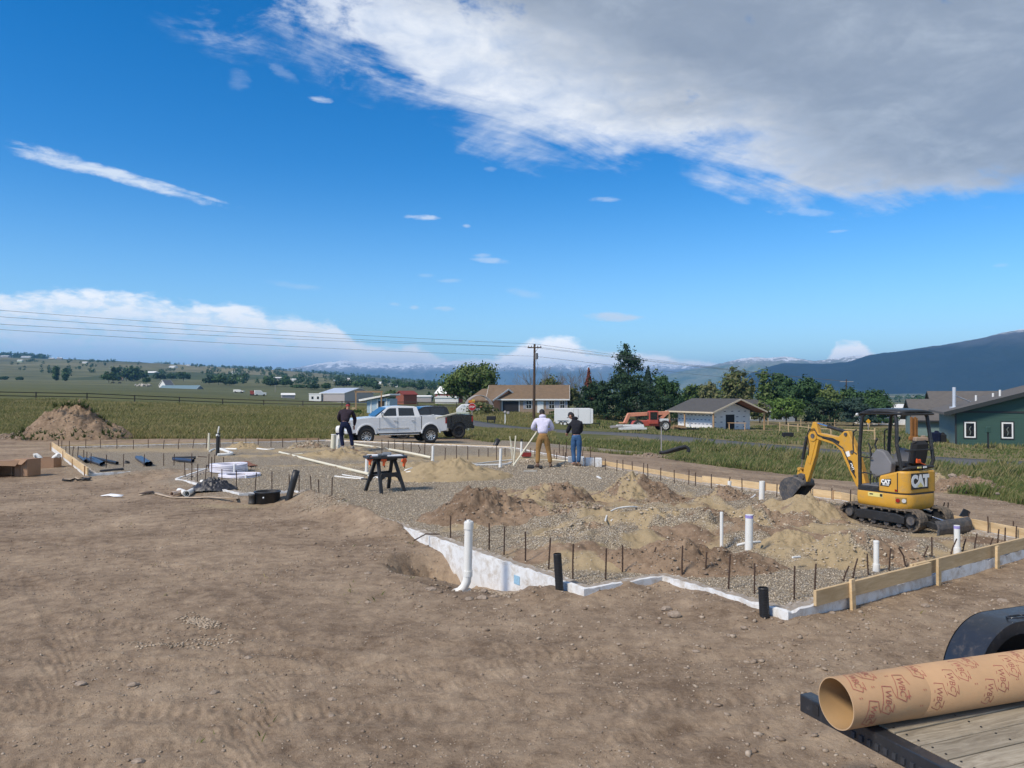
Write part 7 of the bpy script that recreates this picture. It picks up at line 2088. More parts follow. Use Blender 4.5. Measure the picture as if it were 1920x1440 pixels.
def gable(t, L, D, hw, hr, wallm, roofm, ov=.4, th=.16, name_roof='roof', fascia=M_wtrim, wallg=None, z0=-.6):
 """ridge along local X; walls named wall; roof two slabs with fascia"""
 MB().box((0, -D / 2 + .08, (hw + z0) / 2), (L, .16, hw - z0)).build('wall', wallm, t)
 MB().box((0, D / 2 - .08, (hw + z0) / 2), (L, .16, hw - z0)).build('wall', wallm, t)
 for s in (-1, 1):
  MB().prism([(-D / 2 + .16, z0), (D / 2 - .16, z0), (D / 2 - .16, hw), (0, hw + hr * (1 - .3 / D)), (-D / 2 + .16, hw)], .16, axis='X', base=(s * L / 2 - (.16 if s > 0 else 0))).build('gable_wall', wallg or wallm, t)
 sl_ = hr / (D / 2)
 ro = MB()
 for s in (-1, 1):
  y0, z0_ = s * (D / 2 + ov), hw - sl_ * ov
  pr = [(0, hw + hr), (y0, z0_), (y0, z0_ + th), (0, hw + hr + th * 1.1)]
  ro.prism(pr, L + 2 * ov, axis='X', base=-L / 2 - ov)
 ro_ = ro.build(name_roof, roofm, t)
 fa = MB()
 for s in (-1, 1):
  y0, z0_ = s * (D / 2 + ov), hw - sl_ * ov
  fa.box((0, y0 + s * .015, z0_ + th * .3), (L + 2 * ov, .04, .20))
  for e in (-1, 1): fa.bar((e * (L / 2 + ov + .015), y0, z0_ + th * .35), (e * (L / 2 + ov + .015), 0, hw + hr + th * .4), .2, .04, up=(1, 0, 0))
 fa.build('fascia', fascia, ro_)
 return ro_
def window(t, x, y, z, w, h, trim=M_wtrim, face='front', nm='window', shut=None):
 g = MB()
 if face == 'front':
  f = MB().box((x, y - .02, z), (w + .16, .05, h + .16)).build(nm, trim, t)
  MB().box((x, y - .05, z), (w, .02, h)).build('pane', M_win, f)
  MB().box((x, y - .065, z), (w, .015, .05)).box((x, y - .065, z), (.04, .015, h)).build('window_bar', trim, f)
 else:
  s = -1 if face == 'left' else 1
  f = MB().box((x + s * .02, y, z), (.05, w + .16, h + .16)).build(nm, trim, t)
  MB().box((x + s * .05, y, z), (.02, w, h)).build('pane', M_win, f)
 return f
def place(px, dist, rz, label, cat, name='house', dz=0.0, group=None):
 p = atd(px, 738, dist); return empty(name, (p.x, p.y, gzf(p.x, p.y) + dz), rz, label, cat, group)
# salmon and tan ranch house behind the utility pole
t = place(992, 120, R(-4), 'salmon and tan ranch house with brown roof behind the utility pole', 'house')
t.location.z = 2.55 - (776 - 738) * 120 / 1440
L_, D_ = 11.6, 8.0
gable(t, L_, D_, 2.45, 1.9, M_tansid, M_shing, .5)
g2 = MB().prism([(-3.2, -.6), (3.2, -.6), (3.2, 2.35), (0, 3.9), (-3.2, 2.35)], .2, axis='Y', base=-5.2);
wg = empty('garage_wing'); wg.parent = t; wg.location = (-5.2, -1.2, 0); wg.rotation_euler = (0, 0, R(48))
MB().prism([(-2.7, -.6), (2.7, -.6), (2.7, 2.3), (0, 3.7), (-2.7, 2.3)], 5.2, axis='Y', base=-2.6).build('wall', M_salmon, wg)
rw = MB()
for s in (-1, 1): rw.prism([(0, 3.72), (s * 3.25, 2.02), (s * 3.25, 2.2), (0, 3.92)], 6.0, axis='Y', base=-3.0)
rw.build('roof', M_shing, wg)
fw = MB()
for s in (-1, 1): fw.bar((s * 3.25, -3.02, 2.1), (0, -3.02, 3.8), .22, .05, up=(0, 1, 0))
fw.build('fascia', M_wtrim, wg)
yf = -D_ / 2
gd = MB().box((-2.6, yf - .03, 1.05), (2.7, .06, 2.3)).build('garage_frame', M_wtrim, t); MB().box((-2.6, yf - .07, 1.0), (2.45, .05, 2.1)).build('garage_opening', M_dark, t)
for x, w in ((.15, .75), (3.6, .75), (5.2, .65)):
 window(t, x, yf, 1.5, w, 1.1)
 for s in (-1, 1): MB().box((x + s * (w / 2 + .30), yf - .03, 1.5), (.3, .05, 1.25)).build('shutter', mat('grey_blue_shutter', (.30, .31, .36), .8) if x == .15 else bpy.data.materials['grey_blue_shutter'], t)
MB().box((1.9, yf - .03, .95), (.95, .06, 2.1)).build('door', M_wtrim, t)
# unfinished white house
UH = empty('unfinished_house', (0, 0, 0), 0, 'unfinished cottage wrapped in white house wrap with dark roof and open porch posts', 'house')
pc = atd(1342, 738, 108); UH.location = (pc.x, pc.y, 2.55 - (803 - 738) * 108 / 1440); UH.rotation_euler = (0, 0, R(-64))
hw, WX, WY = 2.6, 3.6, 3.3
for y_ in (-WY, WY): MB().box((-.5, y_, (hw - .5) / 2), (2 * WX, .15, hw + .5)).build('wall', M_wrap, UH)
MB().box((-WX - .43, 0, (hw - .5) / 2), (.14, 2 * WY - .16, hw + .5)).build('wall', M_wrap, UH)
MB().prism([(-WY + .08, -.5), (WY - .08, -.5), (WY - .08, hw), (0, hw + 1.15), (-WY + .08, hw)], .15, axis='X', base=WX - .66).build('gable_wall', M_wrap, UH)
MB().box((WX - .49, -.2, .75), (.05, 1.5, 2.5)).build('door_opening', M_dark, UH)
rr_ = MB()
for s in (-1, 1): rr_.prism([(0, 4.02), (s * 4.75, 2.28), (s * 4.75, 2.44), (0, 4.20)], 10.2, axis='X', base=-5.2)
rr_.build('roof', M_shingd, UH)
fb = MB()
for s in (-1, 1):
 fb.bar((5.03, s * 4.75, 2.35), (5.03, 0, 4.10), .22, .06, up=(1, 0, 0)); fb.box((-.1, s * 4.78, 2.34), (10.2, .05, .2))
fb.build('fascia', mat('cream_fascia', (.62, .52, .38), .8), UH)
sf = MB()
for s in (-1, 1): sf.prism([(0, 3.98), (s * 4.7, 2.26), (s * 4.7, 2.23), (0, 3.95)], 1.9, axis='X', base=3.1)
sf.build('soffit', mat('brown_soffit', (.28, .12, .06), .8), UH)
for (x, y) in ((-4.6, -4.5), (-1.2, -4.5), (4.75, -4.5), (4.75, 4.4)): MB().box((x, y, .9), (.16, .16, 2.9)).build('porch_post', M_post, UH)
for k in range(4):
 for i in range(9): MB().box((-3.8 + i * .8 + .35 * (k % 2), -WY - .08, .1 + k * .6), (.34, .012, .09)).build('wrap_lettering', M_wrapp, UH)
for y_, z_ in [(y, z) for y in (-2.8, -1.7, 1.1, 2.3) for z in (.3, 1.0, 1.7)] + [(y, 2.45) for y in (-2.4, -1.1, .2, 1.4, 2.5)]: MB().box((WX - .50, y_, z_), (.012, .36, .09)).build('wrap_lettering', M_wrapp, UH)
sb_ = empty('work_bench', tuple(UH.location + Matrix.Rotation(R(-64), 3, 'Z') @ Vector((6.0, -1.6, .0))), R(-18), 'wooden work bench before the door of the white unfinished house', 'bench')
sb_.location.z = gzf(sb_.location.x, sb_.location.y)
MB().box((0, 0, .95), (2.4, .8, .06)).build('bench_top', M_post, sb_)
for x in (-1.0, 1.0):
 for y in (-.3, .3): MB().box((x, y, .46), (.1, .1, .95)).build('leg', M_post, sb_)
t = place(1432, 150, R(-6), 'low dark roofed house half hidden behind the unfinished cottage', 'house'); t.location.z = 2.55 - (792 - 738) * 150 / 1440
gable(t, 10, 7, 2.5, 1.8, mat('blue_grey_siding', (.22, .25, .28), .8), M_shingd, .5); window(t, 2.0, -3.5, 1.3, 1.2, 1.3); window(t, -2.6, -3.5, 1.3, 1.2, 1.1)
# green house at the right
GH = empty('green_house', (0, 0, 0), 0, 'long dark green house with two white framed windows at the right border', 'house')
c0_ = atd(1791, 738, 66); GH.location = (c0_.x, c0_.y, 2.55 - (833 - 738) * 66 / 1440)
GH.rotation_euler = (0, 0, R(-24))
GL = 15.0
MB().box((GL / 2, .1, 1.15), (GL, .2, 3.3)).build('wall', M_gwall, GH)
gw = MB().prism([(0, 2.8), (GL, 2.8), (GL / 2, 2.8 + 2.1)], .2, axis='Y', base=.0); gw.build('gable_wall', M_gwall, GH)
MB().box((.1, 7, 1.15), (.2, 13.6, 3.3)).build('wall', mat('pale_grey_green_siding', (.15, .22, .21), .7), GH)
gr = MB()
for s in (-1, 1):
 x_e = GL / 2 + s * (GL / 2 + .9); gr.prism([(GL / 2, 4.98), (x_e, 2.8 - .26), (x_e, 2.8 - .06), (GL / 2, 5.20)], 15.2, axis='Y', base=-.75)
gr.build('roof', M_shingb, GH)
gf = MB()
for s in (-1, 1): gf.bar((GL / 2 + s * (GL / 2 + .9), -.79, 2.6), (GL / 2, -.79, 5.08), .34, .07, up=(0, 1, 0))
gf.box((GL / 2, -.03, 2.80), (GL, .06, .16)).box((.02, -.03, 1.1), (.14, .05, 3.4)).box((GL / 2, -.02, -.45), (GL, .05, .12)).build('trim_board', M_gtrim, GH)
for zz in np.arange(-.3, 2.7, .2): MB().box((GL / 2 + .1, -.006, float(zz)), (GL - .25, .012, .02)).build('siding_board', M_gwall, GH)
for x in (.95 + .0, 4.15):
 pass
for px_ in (1818, 1888):
 best = min(((abs(960 + F * (GH.location.x + x * math.cos(R(-24))) / (GH.location.y + x * math.sin(R(-24))) - px_)), x) for x in np.linspace(0, 14, 600))[1]
 fo = MB().box((best, -.03, 1.27), (.98, .06, 1.52)).build('window', M_gtrim, GH)
 MB().box((best, -.065, 1.27), (.82, .02, 1.34)).build('window_frame', M_wtrim, fo)
 MB().box((best, -.080, 1.27), (.60, .015, 1.12)).build('pane', M_win, fo)
 MB().tube([(best, -.095, .85), (best + .06, -.095, 1.1), (best - .05, -.095, 1.35), (best + .08, -.095, 1.55)], .05, 5).build('sill_plant', mat('window_sticker', (.12, .14, .13), .7) if px_ == 1818 else bpy.data.materials['window_sticker'], fo)
mp2 = empty('mailbox', (0, 0, 0), 0, 'dark meter box on a post before the green wall between its windows', 'box')
q = atd(1852, 738, 61); mp2.location = (q.x, q.y, gzf(q.x, q.y))
MB().box((0, 0, .7), (.10, .10, 1.4)).build('post', M_gtrim, mp2); MB().box((0, 0, 1.5), (.35, .25, .45), bev=.03).build('box_body', M_gwall, mp2)
def px_at(px, py, d): return atd(px, py, d)
ch = MB(); a, b = px_at(1789, 765, 70), px_at(1789, 726, 70)
o = MB().cyl((0, 0, -.3), b - a, .15, n=14).cyl((0, 0, -.1), (0, 0, .12), .38, n=14).build('flue_pipe', M_metalr, loc=a); tag(o, 'tall silver flue pipe on the brown roof', 'flue pipe')
c2 = px_at(1825, 756, 71.5); MB().cyl((b - a) * .62, c2 - a, .05, n=8).build('flue_brace', M_metalr, o)
for k, (px_, y1, y2, d, lab) in enumerate(((1830, 741, 752, 71, 'leftmost small white vent on the brown roof'), (1862, 737, 750, 70, 'middle small white vent on the brown roof'), (1875, 731, 744, 68, 'rightmost small white vent on the brown roof'))):
 a, b = px_at(px_, y2 + 4, d), px_at(px_, y1, d); tag(MB().cyl((0, 0, 0), b - a, .09, n=10).build('roof_vent', M_wtrim, loc=a), lab, 'vent')
t = empty('brown_roof_house', tuple(px_at(1762, 790, 88)), R(-20), 'brown roofed house block rising behind the green house', 'house')
t.location.z = -2.75
gable(t, 14, 9, 2.4, 2.1, bpy.data.materials['pale_grey_green_siding'], M_shingb, .5, fascia=M_gtrim); t.location.x += 4.5
t = empty('brown_roof_house', tuple(px_at(1800, 760, 96)), R(-20), 'higher brown roof ridge behind the lower brown roof', 'house')
t.location.z = -3.5; t.location.x += 4.3
gable(t, 14, 9, 3.6, 2.6, bpy.data.materials['pale_grey_green_siding'], M_shingb, .5, fascia=M_gtrim)
t = place(1712, 140, R(-8), 'long low white building with arched part behind the excavator canopy', 'building', 'white_building'); t.location.z = 2.55 - (800 - 738) * 140 / 1440
MB().box((0, 0, 1.3), (19, 6, 3.2)).build('wall', M_wtrim, t); MB().box((0, 0, 3.05), (19.6, 6.8, .3), bev=.1).build('roof', M_wroof, t)
MB().cyl((-1.5, -3.0, 2.6), (-1.5, 3.0, 2.6), 1.5, n=24).build('arched_dormer', M_wtrim, t); MB().cyl((-1.5, -3.06, 2.9), (-1.5, -3.0, 2.9), .8, n=20).build('arched_window', M_win, t)
for x in range(-8, 9, 2): MB().box((x, -3.02, 1.2), (.06, .06, 3.0)).build('wall_rib', M_gmet, t)
for px_, lab in ((1709, 'left rusty orange steel post by the green house'), (1716, 'right rusty orange steel post by the green house')):
 p = atd(px_, 819, 72); zz = gzf(p.x, p.y); h = (819 - 777) * 72 / 1440 + .2
 o = MB().bar((0, 0, -.1), (0, 0, h), .22, .14).bar((.13, 0, -.1), (.13, 0, h * .95), .05, .2).box((0, 0, .3), (.5, .3, .35), bev=.05).build('steel_post', mat('rusty_orange_steel', (.28, .12, .03), .8, var=.3, vscale=6) if px_ == 1709 else bpy.data.materials['rusty_orange_steel'], loc=(p.x, p.y, zz)); tag(o, lab, 'post')
for px_, w, h, m, lab in ((1752, 1.0, .95, M_navy, 'dark blue box against the green house'), (1765, .7, .8, M_trim, 'black chair like clutter beside the dark blue box'), (1726, 1.2, .5, M_tansid, 'low brown heap of junk by the rusty posts')):
 p = atd(px_, 800, 70); o = MB().box((0, 0, h / 2), (w, .6, h), bev=.08).box((w * .2, 0, h), (w * .3, .3, .3), bev=.05).build('yard_clutter', m, loc=(p.x, p.y, gzf(p.x, p.y))); tag(o, lab, 'clutter')
# grey barn, portable, shed etc. on the left of the tree
def far_gable(px, pyb, dist, L, D, hw_, hr_, rz, wm, rm, label, name='barn', cat='barn', fascia=M_wtrim, door=None):
 p = atd(px, pyb, dist); t = empty(name, (p.x, p.y, p.z), R(rz), label, cat)
 gable(t, L, D, hw_, hr_, wm, rm, .25, fascia=fascia, z0=-3.0)
 if door: MB().box((door[0], -D / 2 - .03, door[2] / 2), (door[1], .08, door[2])).build('door', M_dark, t)
 return t
far_gable(650, 755, 300, 16, 13.5, 3.7, 1.9, -42, M_gmet, M_metalr, 'large grey beige metal barn with pale roof left of the white roofed shed')
t = place(593, 300, R(-5), 'small white portable cabin with two dark windows left of the grey barn', 'cabin', 'cabin'); t.location.z = 2.55 - (752 - 738) * 300 / 1440
MB().box((0, 0, .5), (4.8, 3, 4.6)).build('wall', M_wtrim, t); MB().box((0, 0, 2.9), (5.0, 3.2, .25)).build('roof', M_wroof, t)
for x in (-1.0, 1.2): MB().box((x, -1.53, 1.3), (.8, .06, 1.0)).build('window', M_win, t)
SH = place(714, 95, R(-14), 'pale blue wooden shed with slanted white roof behind the white pickup', 'shed', 'shed'); SH.location.z = 2.55 - (783 - 738) * 95 / 1440
MB().box((.2, 0, .9), (3.0, 2.4, 2.9)).build('wall', M_lblue, SH)
MB().prism([(-2.2, 2.25), (1.9, 2.95), (2.0, 2.78), (-2.1, 2.02)], 3.2, axis='Y', base=-1.7).build('roof', M_wroof, SH)
for x in (-.75, .1, 1.3): MB().box((x, -1.22, 1.1), (.14, .06, 2.4)).build('corner_trim', M_wtrim, SH)
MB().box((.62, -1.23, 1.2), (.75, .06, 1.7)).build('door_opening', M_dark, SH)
GP = place(680, 92, R(10), 'brown wooden gate frame in the field left of the pale blue shed', 'gate frame', 'gate_frame'); GP.location.z = 2.55 - (777 - 738) * 92 / 1440
for x in (-.8, 2.2): MB().box((x, 0, 1.0), (.16, .16, 3.6)).build('post', M_board2, GP)
MB().box((.7, 0, 2.72), (3.3, .16, .2)).build('top_beam', M_board2, GP)
q = atd(663, 770, 90); tag(MB().box((0, 0, 0), (.45, .1, .75)).box((0, .06, -.9), (.08, .05, 1.6)).build('wooden_sign', M_board, loc=q), 'pale board sign beside the head of the bending man', 'sign')
t = far_gable(762, 753, 210, 4.2, 4.0, 1.9, .9, 40, mat('brick_brown', (.24, .075, .045), .85), M_redbarn, 'small red brown hut right of the white roofed shed', 'hut', 'hut', M_redbarn)
t = far_gable(842, 752, 260, 7.0, 6, 2.7, 2.4, -35, M_redbarn, M_wroof, 'dark red barn with white roof left of the big green tree')
t = place(790, 240, R(0), 'low pale roof between the red hut and the red barn', 'shed', 'shed'); t.location.z = 2.55 - (752 - 738) * 240 / 1440
MB().box((0, 0, .4), (6.4, 3, 1.6)).build('wall', M_gmet, t); MB().box((0, 0, 1.45), (6.8, 3.4, .7), bev=.2).build('roof', M_wroof, t)
t = place(838, 235, R(0), 'long white low shed in front of the red barn', 'shed', 'shed'); t.location.z = 2.55 - (757 - 738) * 235 / 1440
MB().box((0, 0, .8), (7.0, 3, 2.0)).build('wall', M_wtrim, t); MB().prism([(-3.9, 1.8), (3.7, 1.8), (3.3, 2.3), (-2.6, 2.5)], 3.4, axis='Y', base=-1.7).build('roof', M_wroof, t)
far_gable(340, 736, 420, 21, 10, 1.5, 2.3, -4, mat('blue_grey_barn', (.18, .23, .27), .7), mat('blue_green_roof', (.16, .24, .27), .5), 'long blue grey barn with white gable at its left in the left field')
far_gable(312, 734, 425, 5, 6, 3.2, 3.0, 60, M_wtrim, mat('slate_roof', (.12, .13, .15), .6), 'white gabled end building attached left of the blue grey barn', 'white_house', 'house')
t = far_gable(222, 716, 760, 8, 8, 2.2, 3.0, 20, mat('pink_beige_wall', (.42, .28, .24), .8), M_shing, 'small pinkish house under the dark trees of the left hill', 'house', 'house')
for (px_, py_, d, w, h, m, lab) in ((10, 684, 2000, 22, 5, M_wroof, 'white roofs on the hill at the left border'), (50, 685, 2000, 26, 5, M_wtrim, 'row of pale sheds on the left hill'), (97, 674, 2300, 16, 5, M_wtrim, 'pale house on the crest of the left hill'),
         (112, 685, 1900, 12, 4, M_wroof, 'white roof left of the two far trees'), (160, 696, 1500, 10, 3, M_wtrim, 'small white house on the middle slope of the left hill'), (38, 697, 1500, 10, 4, mat('pale_green_roof', (.4, .48, .36), .8), 'pale green roofed house on the left hill'),
         (455, 713, 900, 9, 3, M_wroof, 'long white roof on the slope above the dark trees'), (441, 705, 1300, 12, 4, M_wtrim, 'white house on the slope near the middle of the hill'), (352, 697, 1700, 7, 4, M_wtrim, 'tiny white house high on the hill'),
         (286, 708, 950, 14, 5, M_gwall, 'grey green house in the hill trees'), (325, 701, 1500, 16, 5, M_wtrim, 'group of white houses behind the hill trees'), (520, 716, 1000, 10, 3, M_wroof, 'white roof on the lower hill left of the barn'),
         (548, 718, 900, 10, 3, M_wtrim, 'pale house on the lower hill near the barn'), (633, 716, 1100, 10, 3, M_wtrim, 'pale house above the barn roof'), (735, 721, 900, 8, 2.5, M_wroof, 'white roofed house on the slope above the shed'), (712, 722, 950, 4, 3, M_wtrim, 'tiny white house left of the white roofed one above the shed'),
         (744, 724, 800, 3, 2.5, M_wtrim, 'tiny white shed right of the roofs above the shed'), (655, 714, 1200, 9, 3, M_wroof, 'long pale roof on the far middle slope'), (540, 745, 330, 5.5, 2.3, M_wroof, 'white roofed low shelter left of the portable cabin'), (488, 745, 340, 5, 2.5, M_wroof, 'white truck body parked at the far field edge'),
         (475, 745, 340, 2.2, 2.2, M_redbarn, 'dark red wagon parked at the far field edge'), (448, 741, 380, 5, 1.6, M_wtrim, 'white vehicle at the end of the far lane'), (268, 731, 430, 7, 2, mat('pale_rubble', (.5, .46, .40), .9, var=.3, vscale=1), 'heap of pale boulders in the left field')):
 p = atd(px_, py_, d); t = empty('far_building', (p.x, p.y, gzf(p.x, p.y)), random.uniform(-.5, .5), lab, 'building')
 if 'vehicle' in lab or 'wagon' in lab or 'truck' in lab:
  t.name = 'parked_vehicle'; t['category'] = 'vehicle'
  MB().prism([(-w / 2, .4), (w / 2, .4), (w / 2, h * .6), (w * .2, h * .65), (w * .05, h), (-w / 2, h)], 2.0, axis='Y', base=-1.0).build('body', m, t, bevel=.1)
  for sx_ in (-.3, .3): MB().cyl((w * sx_, -1.02, .4), (w * sx_, 1.02, .4), .4, n=14).build('wheel', M_tyre, t)
  continue
 if 'boulders' in lab:
  t.name = 'boulder_heap'; t['category'] = 'boulders'
  mb = MB()
  for k in range(26): mb.ico((random.gauss(0, w * .28), random.gauss(0, 1.2), random.uniform(.1, h * .5)), random.uniform(.4, .9), 1, .25)
  mb.build('boulders', m, t); t.children[0]['kind'] = 'stuff'; continue
 MB().box((0, 0, h * .15), (w, w * .5, h * .9)).build('wall', m if m is not M_wroof else M_gmet, t)
 MB().prism([(-w * .30, h * .58), (w * .30, h * .58), (0, h * .95)], w * 1.06, axis='X', base=-w * .53).build('roof', m if m is M_wroof else M_wroof, t)
# poles and wires
M_pole = wood_mat('dark_pole_wood', (.060, .038, .026), (.11, .070, .048), 3, axis='Z')
M_wire = mat('wire', (.16, .17, .18), .6)
pb = atd(1001, 783, 100); pzb = gz(pb.x, pb.y) - .3; ptop = atd(1003, 645, 100)
PL = empty('utility_pole', (pb.x, pb.y, pzb), 0, 'tall dark utility pole with crossarm and transformer before the ranch house', 'utility pole')
H_ = ptop.z - pzb
MB().cyl((0, 0, 0), (.1, 0, H_), .20, .13, n=12).build('pole_shaft', M_pole, PL)
zc = atd(1003, 652, 100).z - pzb
MB().bar((-.8, 0, zc), (1.0, 0, zc + .05), .12, .14).bar((0, 0, zc - .8), (.6, 0, zc), .05, .05).build('crossarm', M_pole, PL)
for x in (-.7, -.3, .5, .9): MB().cyl((x, 0, zc + .05), (x, 0, zc + .28), .05, n=8).build('insulator', M_grey, PL)
zt = atd(1003, 668, 100).z - pzb
MB().cyl((.33, -.1, zt - .4), (.33, -.1, zt + .4), .22, n=14).build('transformer', M_grey, PL)
MB().tube([(.3, -.1, zt - .4), (.55, -.1, zt - 1.2), (.3, -.1, zt - 2.2), (.15, -.05, zt - 3)], .025, 5).build('riser_wire', M_wire, PL)
p2 = atd(1587, 775, 175); t2_ = atd(1587, 711, 175)
PR = empty('utility_pole', (p2.x, p2.y, p2.z - 1), 0, 'distant utility pole with pale crossarm before the dark mountain', 'utility pole')
H2_ = t2_.z - p2.z + 1
MB().cyl((0, 0, 0), (0, 0, H2_), .17, .12, n=10).build('pole_shaft', M_pole, PR)
MB().bar((-1.4, 0, H2_ - .55), (1.6, 0, H2_ - .55), .12, .14).build('crossarm', mat('pale_grey_wood', (.35, .36, .38), .8), PR)
def wire(p0, p1, sag, label, r=.017):
 pts = []
 for i in range(33):
  t = i / 32; p = p0.lerp(p1, t); pts.append(p - p0 - Vector((0, 0, sag * 4 * t * (1 - t))))
 tag(MB().tube(pts, r, 5).build('power_line', M_wire, loc=p0), label, 'power line', 'power lines')
def onx(px, py, frac, A): # extend the wire beyond the left border
 B = atd(px, py, 71); return A + (B - A) * frac
for (xo, yo, yl, lab) in ((1003, 645, 571, 'topmost power line left of the utility pole'), (995, 651, 583, 'second power line left of the utility pole'), (1011, 651, 597, 'third power line left of the utility pole'), (1003, 668, 607, 'lowest power line left of the utility pole')):
 A = atd(xo, yo, 100); wire(onx(0, yl, 1.5, A), A, .6, lab)
for (xo, yo, k, lab) in ((1003, 645, -.5, 'topmost power line right of the utility pole'), (995, 651, .5, 'second power line right of the utility pole'), (1011, 651, 1.2, 'third power line right of the utility pole'), (1003, 668, .0, 'lowest power line right of the utility pole')):
 A = atd(xo, yo, 100); wire(A, t2_ + Vector((k, 0, -.5 if k else -2.0)), .3, lab, .02)
for px_, py1, py2, d, lab in ((516, 722, 743, 420, 'thin pale pole in the far field left of the cabin'), (1240, 800, 831, 46, 'thin steel stake in the verge before the road')):
 a, b = atd(px_, py2, d), atd(px_, py1, d); tag(MB().cyl((0, 0, -1), b - a, .012 * d / 46 + .02, n=6).build('thin_pole', M_gmet, loc=a), lab, 'pole')
# fences
M_fence = mat('dark_fence_wood', (.045, .035, .028), .85, var=.25, vscale=3)
def fence_line(path, label, hts, post_h, step, pw=.14, railw=.14, m=M_fence, rails=True):
 f = empty('field_fence', tuple(path[0]), 0, label, 'fence'); o0_ = Vector(path[0])
 L = [0]
 for i in range(len(path) - 1): L.append(L[-1] + (path[i + 1] - path[i]).length)
 def at_l(d):
  for i in range(len(path) - 1):
   if L[i] <= d <= L[i + 1] + 1e-6: p = path[i].lerp(path[i + 1], (d - L[i]) / (L[i + 1] - L[i])); break
  p = p.copy(); p.z = gz(p.x, p.y); return p
 n = int(L[-1] / step); P = [at_l(k * L[-1] / n) for k in range(n + 1)]
 for p in P: MB().box((p.x - o0_.x, p.y - o0_.y, p.z - o0_.z + post_h / 2 - .2), (pw, pw, post_h + .4 + random.uniform(0, .12))).build('post', m, f)
 if rails:
  for h in hts:
   for a, b in zip(P[:-1], P[1:]): MB().bar(a - o0_ + Vector((0, -.09, h + random.uniform(-.02, .02))), b - o0_ + Vector((0, -.09, h + random.uniform(-.02, .02))), .05, railw).build('rail', m, f)
 return f
fa_ = [Vector((*atd(x, y, d)[:2], 0)) for x, y, d in ((-260, 745, 118), (0, 747, 126), (160, 752, 134), (325, 757, 143), (480, 762, 150), (640, 766, 150), (760, 770, 148), (930, 772, 145))]
fence_line(fa_, 'dark post and rail fence across the whole left field', (.62, 1.22), 1.3, 7.2)
fb_ = [Vector((*atd(x, y, d)[:2], 0)) for x, y, d in ((1462, 790, 98), (1530, 800, 80), (1640, 806, 74))]
fence_line(fb_, 'pale thin fence posts with one rail right of the bushes', (.9,), 1.15, 4.2, .10, .08, M_board, True)
fc_ = [Vector((*atd(x, y, d)[:2], 0)) for x, y, d in ((1440, 782, 122), (1560, 788, 118), (1700, 792, 112), (1770, 795, 110))]
fence_line(fc_, 'wire fence of thin posts before the white building', (.8,), 1.2, 4.5, .08, .03, M_board, True)
# things beyond the road
sg = empty('stop_sign', (0, 0, 0), R(8), 'red stop sign with an orange flag board above it right of the black pickup', 'sign')
q = atd(885, 800, 62); sg.location = (q.x, q.y, gzf(q.x, q.y))
zsc = atd(885, 763, 62).z - sg.location.z
MB().box((0, .04, zsc / 2), (.07, .05, zsc + .9)).build('sign_post', M_gmet, sg)
oc = [(.30 * math.cos(R(22.5 + 45 * i)), zsc + .30 * math.sin(R(22.5 + 45 * i))) for i in range(8)]
MB().prism([(x * 1.08, zsc + (z - zsc) * 1.08) for x, z in oc], .012, axis='Y', base=-.008).build('sign_border', M_wtrim, sg)
MB().prism(oc, .014, axis='Y', base=-.020).build('sign_plate', mat('sign_red', (.45, .015, .015), .5), sg)
put_text('lettering', 'STOP', .20, M_wht, sg, (0, -.024, zsc), (1, 0, 0), (0, 0, 1), .001, .006, .85)
MB().box((-.02, -.015, zsc + .44), (.52, .014, .20)).build('orange_board', mat('orange_board', (.70, .22, .03), .6), sg)
MB().box((.10, -.03, zsc + .52), (.2, .012, .16)).build('yellow_board', mat('yellow_board', (.70, .50, .08), .6), sg)
q = atd(868, 790, 60); ub = empty('utility_box', (q.x, q.y, gzf(q.x, q.y)), 0, 'pale green utility cabinet behind the bed of the black pickup', 'utility box')
MB().box((0, 0, .75), (1.0, .7, 1.75), bev=.03).build('cabinet', mat('pale_green_paint', (.38, .42, .34), .6), ub)
for x in (-.17, .17): MB().box((x, -.357, .75), (.012, .012, 1.6)).build('door_seam', M_trim, ub)
q = atd(947, 788, 88); mb_ = empty('mailbox', (q.x, q.y, gzf(q.x, q.y)), 0, 'small mailbox on a white post left of the utility pole', 'mailbox')
MB().box((0, 0, .6), (.12, .12, 1.3)).build('post', M_wtrim, mb_); MB().box((0, 0, 1.4), (.3, .6, .3), bev=.08).box((.35, 0, 1.3), (.3, .5, .3), bev=.05).build('box_body', M_gmet, mb_)
q = atd(921, 790, 90); tag(MB().box((0, 0, .55), (1.1, .6, .45), bev=.05).box((-.4, 0, .2), (.12, .5, .5)).box((.4, 0, .2), (.12, .5, .5)).build('feed_trough', M_dark, loc=(q.x, q.y, gzf(q.x, q.y))), 'black trough in the grass right of the stop sign', 'trough')
ct = empty('cargo_trailer', (0, 0, 0), R(-6), 'white enclosed cargo trailer parked beyond the road', 'trailer')
q = atd(1075, 797, 98); ct.location = (q.x, q.y, gzf(q.x, q.y))
ct.location.z = atd(1075, 799, 98).z
MB().box((-.1, 0, 1.32), (4.55, 2.0, 1.98), bev=.05).build('trailer_box', M_wcar, ct)
MB().prism([(2.17, .34), (2.5, .45), (2.5, 2.2), (2.17, 2.3)], 1.9, axis='Y', base=-.95).build('trailer_nose', M_wcar, ct)
MB().box((-.1, 0, .30), (4.5, 1.9, .12)).box((2.9, 0, .38), (1.0, .12, .1)).box((3.3, 0, .2), (.1, .1, .4)).build('chassis', M_trim, ct)
MB().box((.35, -1.005, 1.4), (.62, .02, 1.65)).build('side_door', M_gmet, ct); MB().box((.35, -1.015, 1.4), (.54, .02, 1.57)).build('side_door', M_wcar, ct)
MB().box((0.75 - .1, -1.03, 1.3), (.04, .03, .16)).build('door_handle', M_trim, ct)
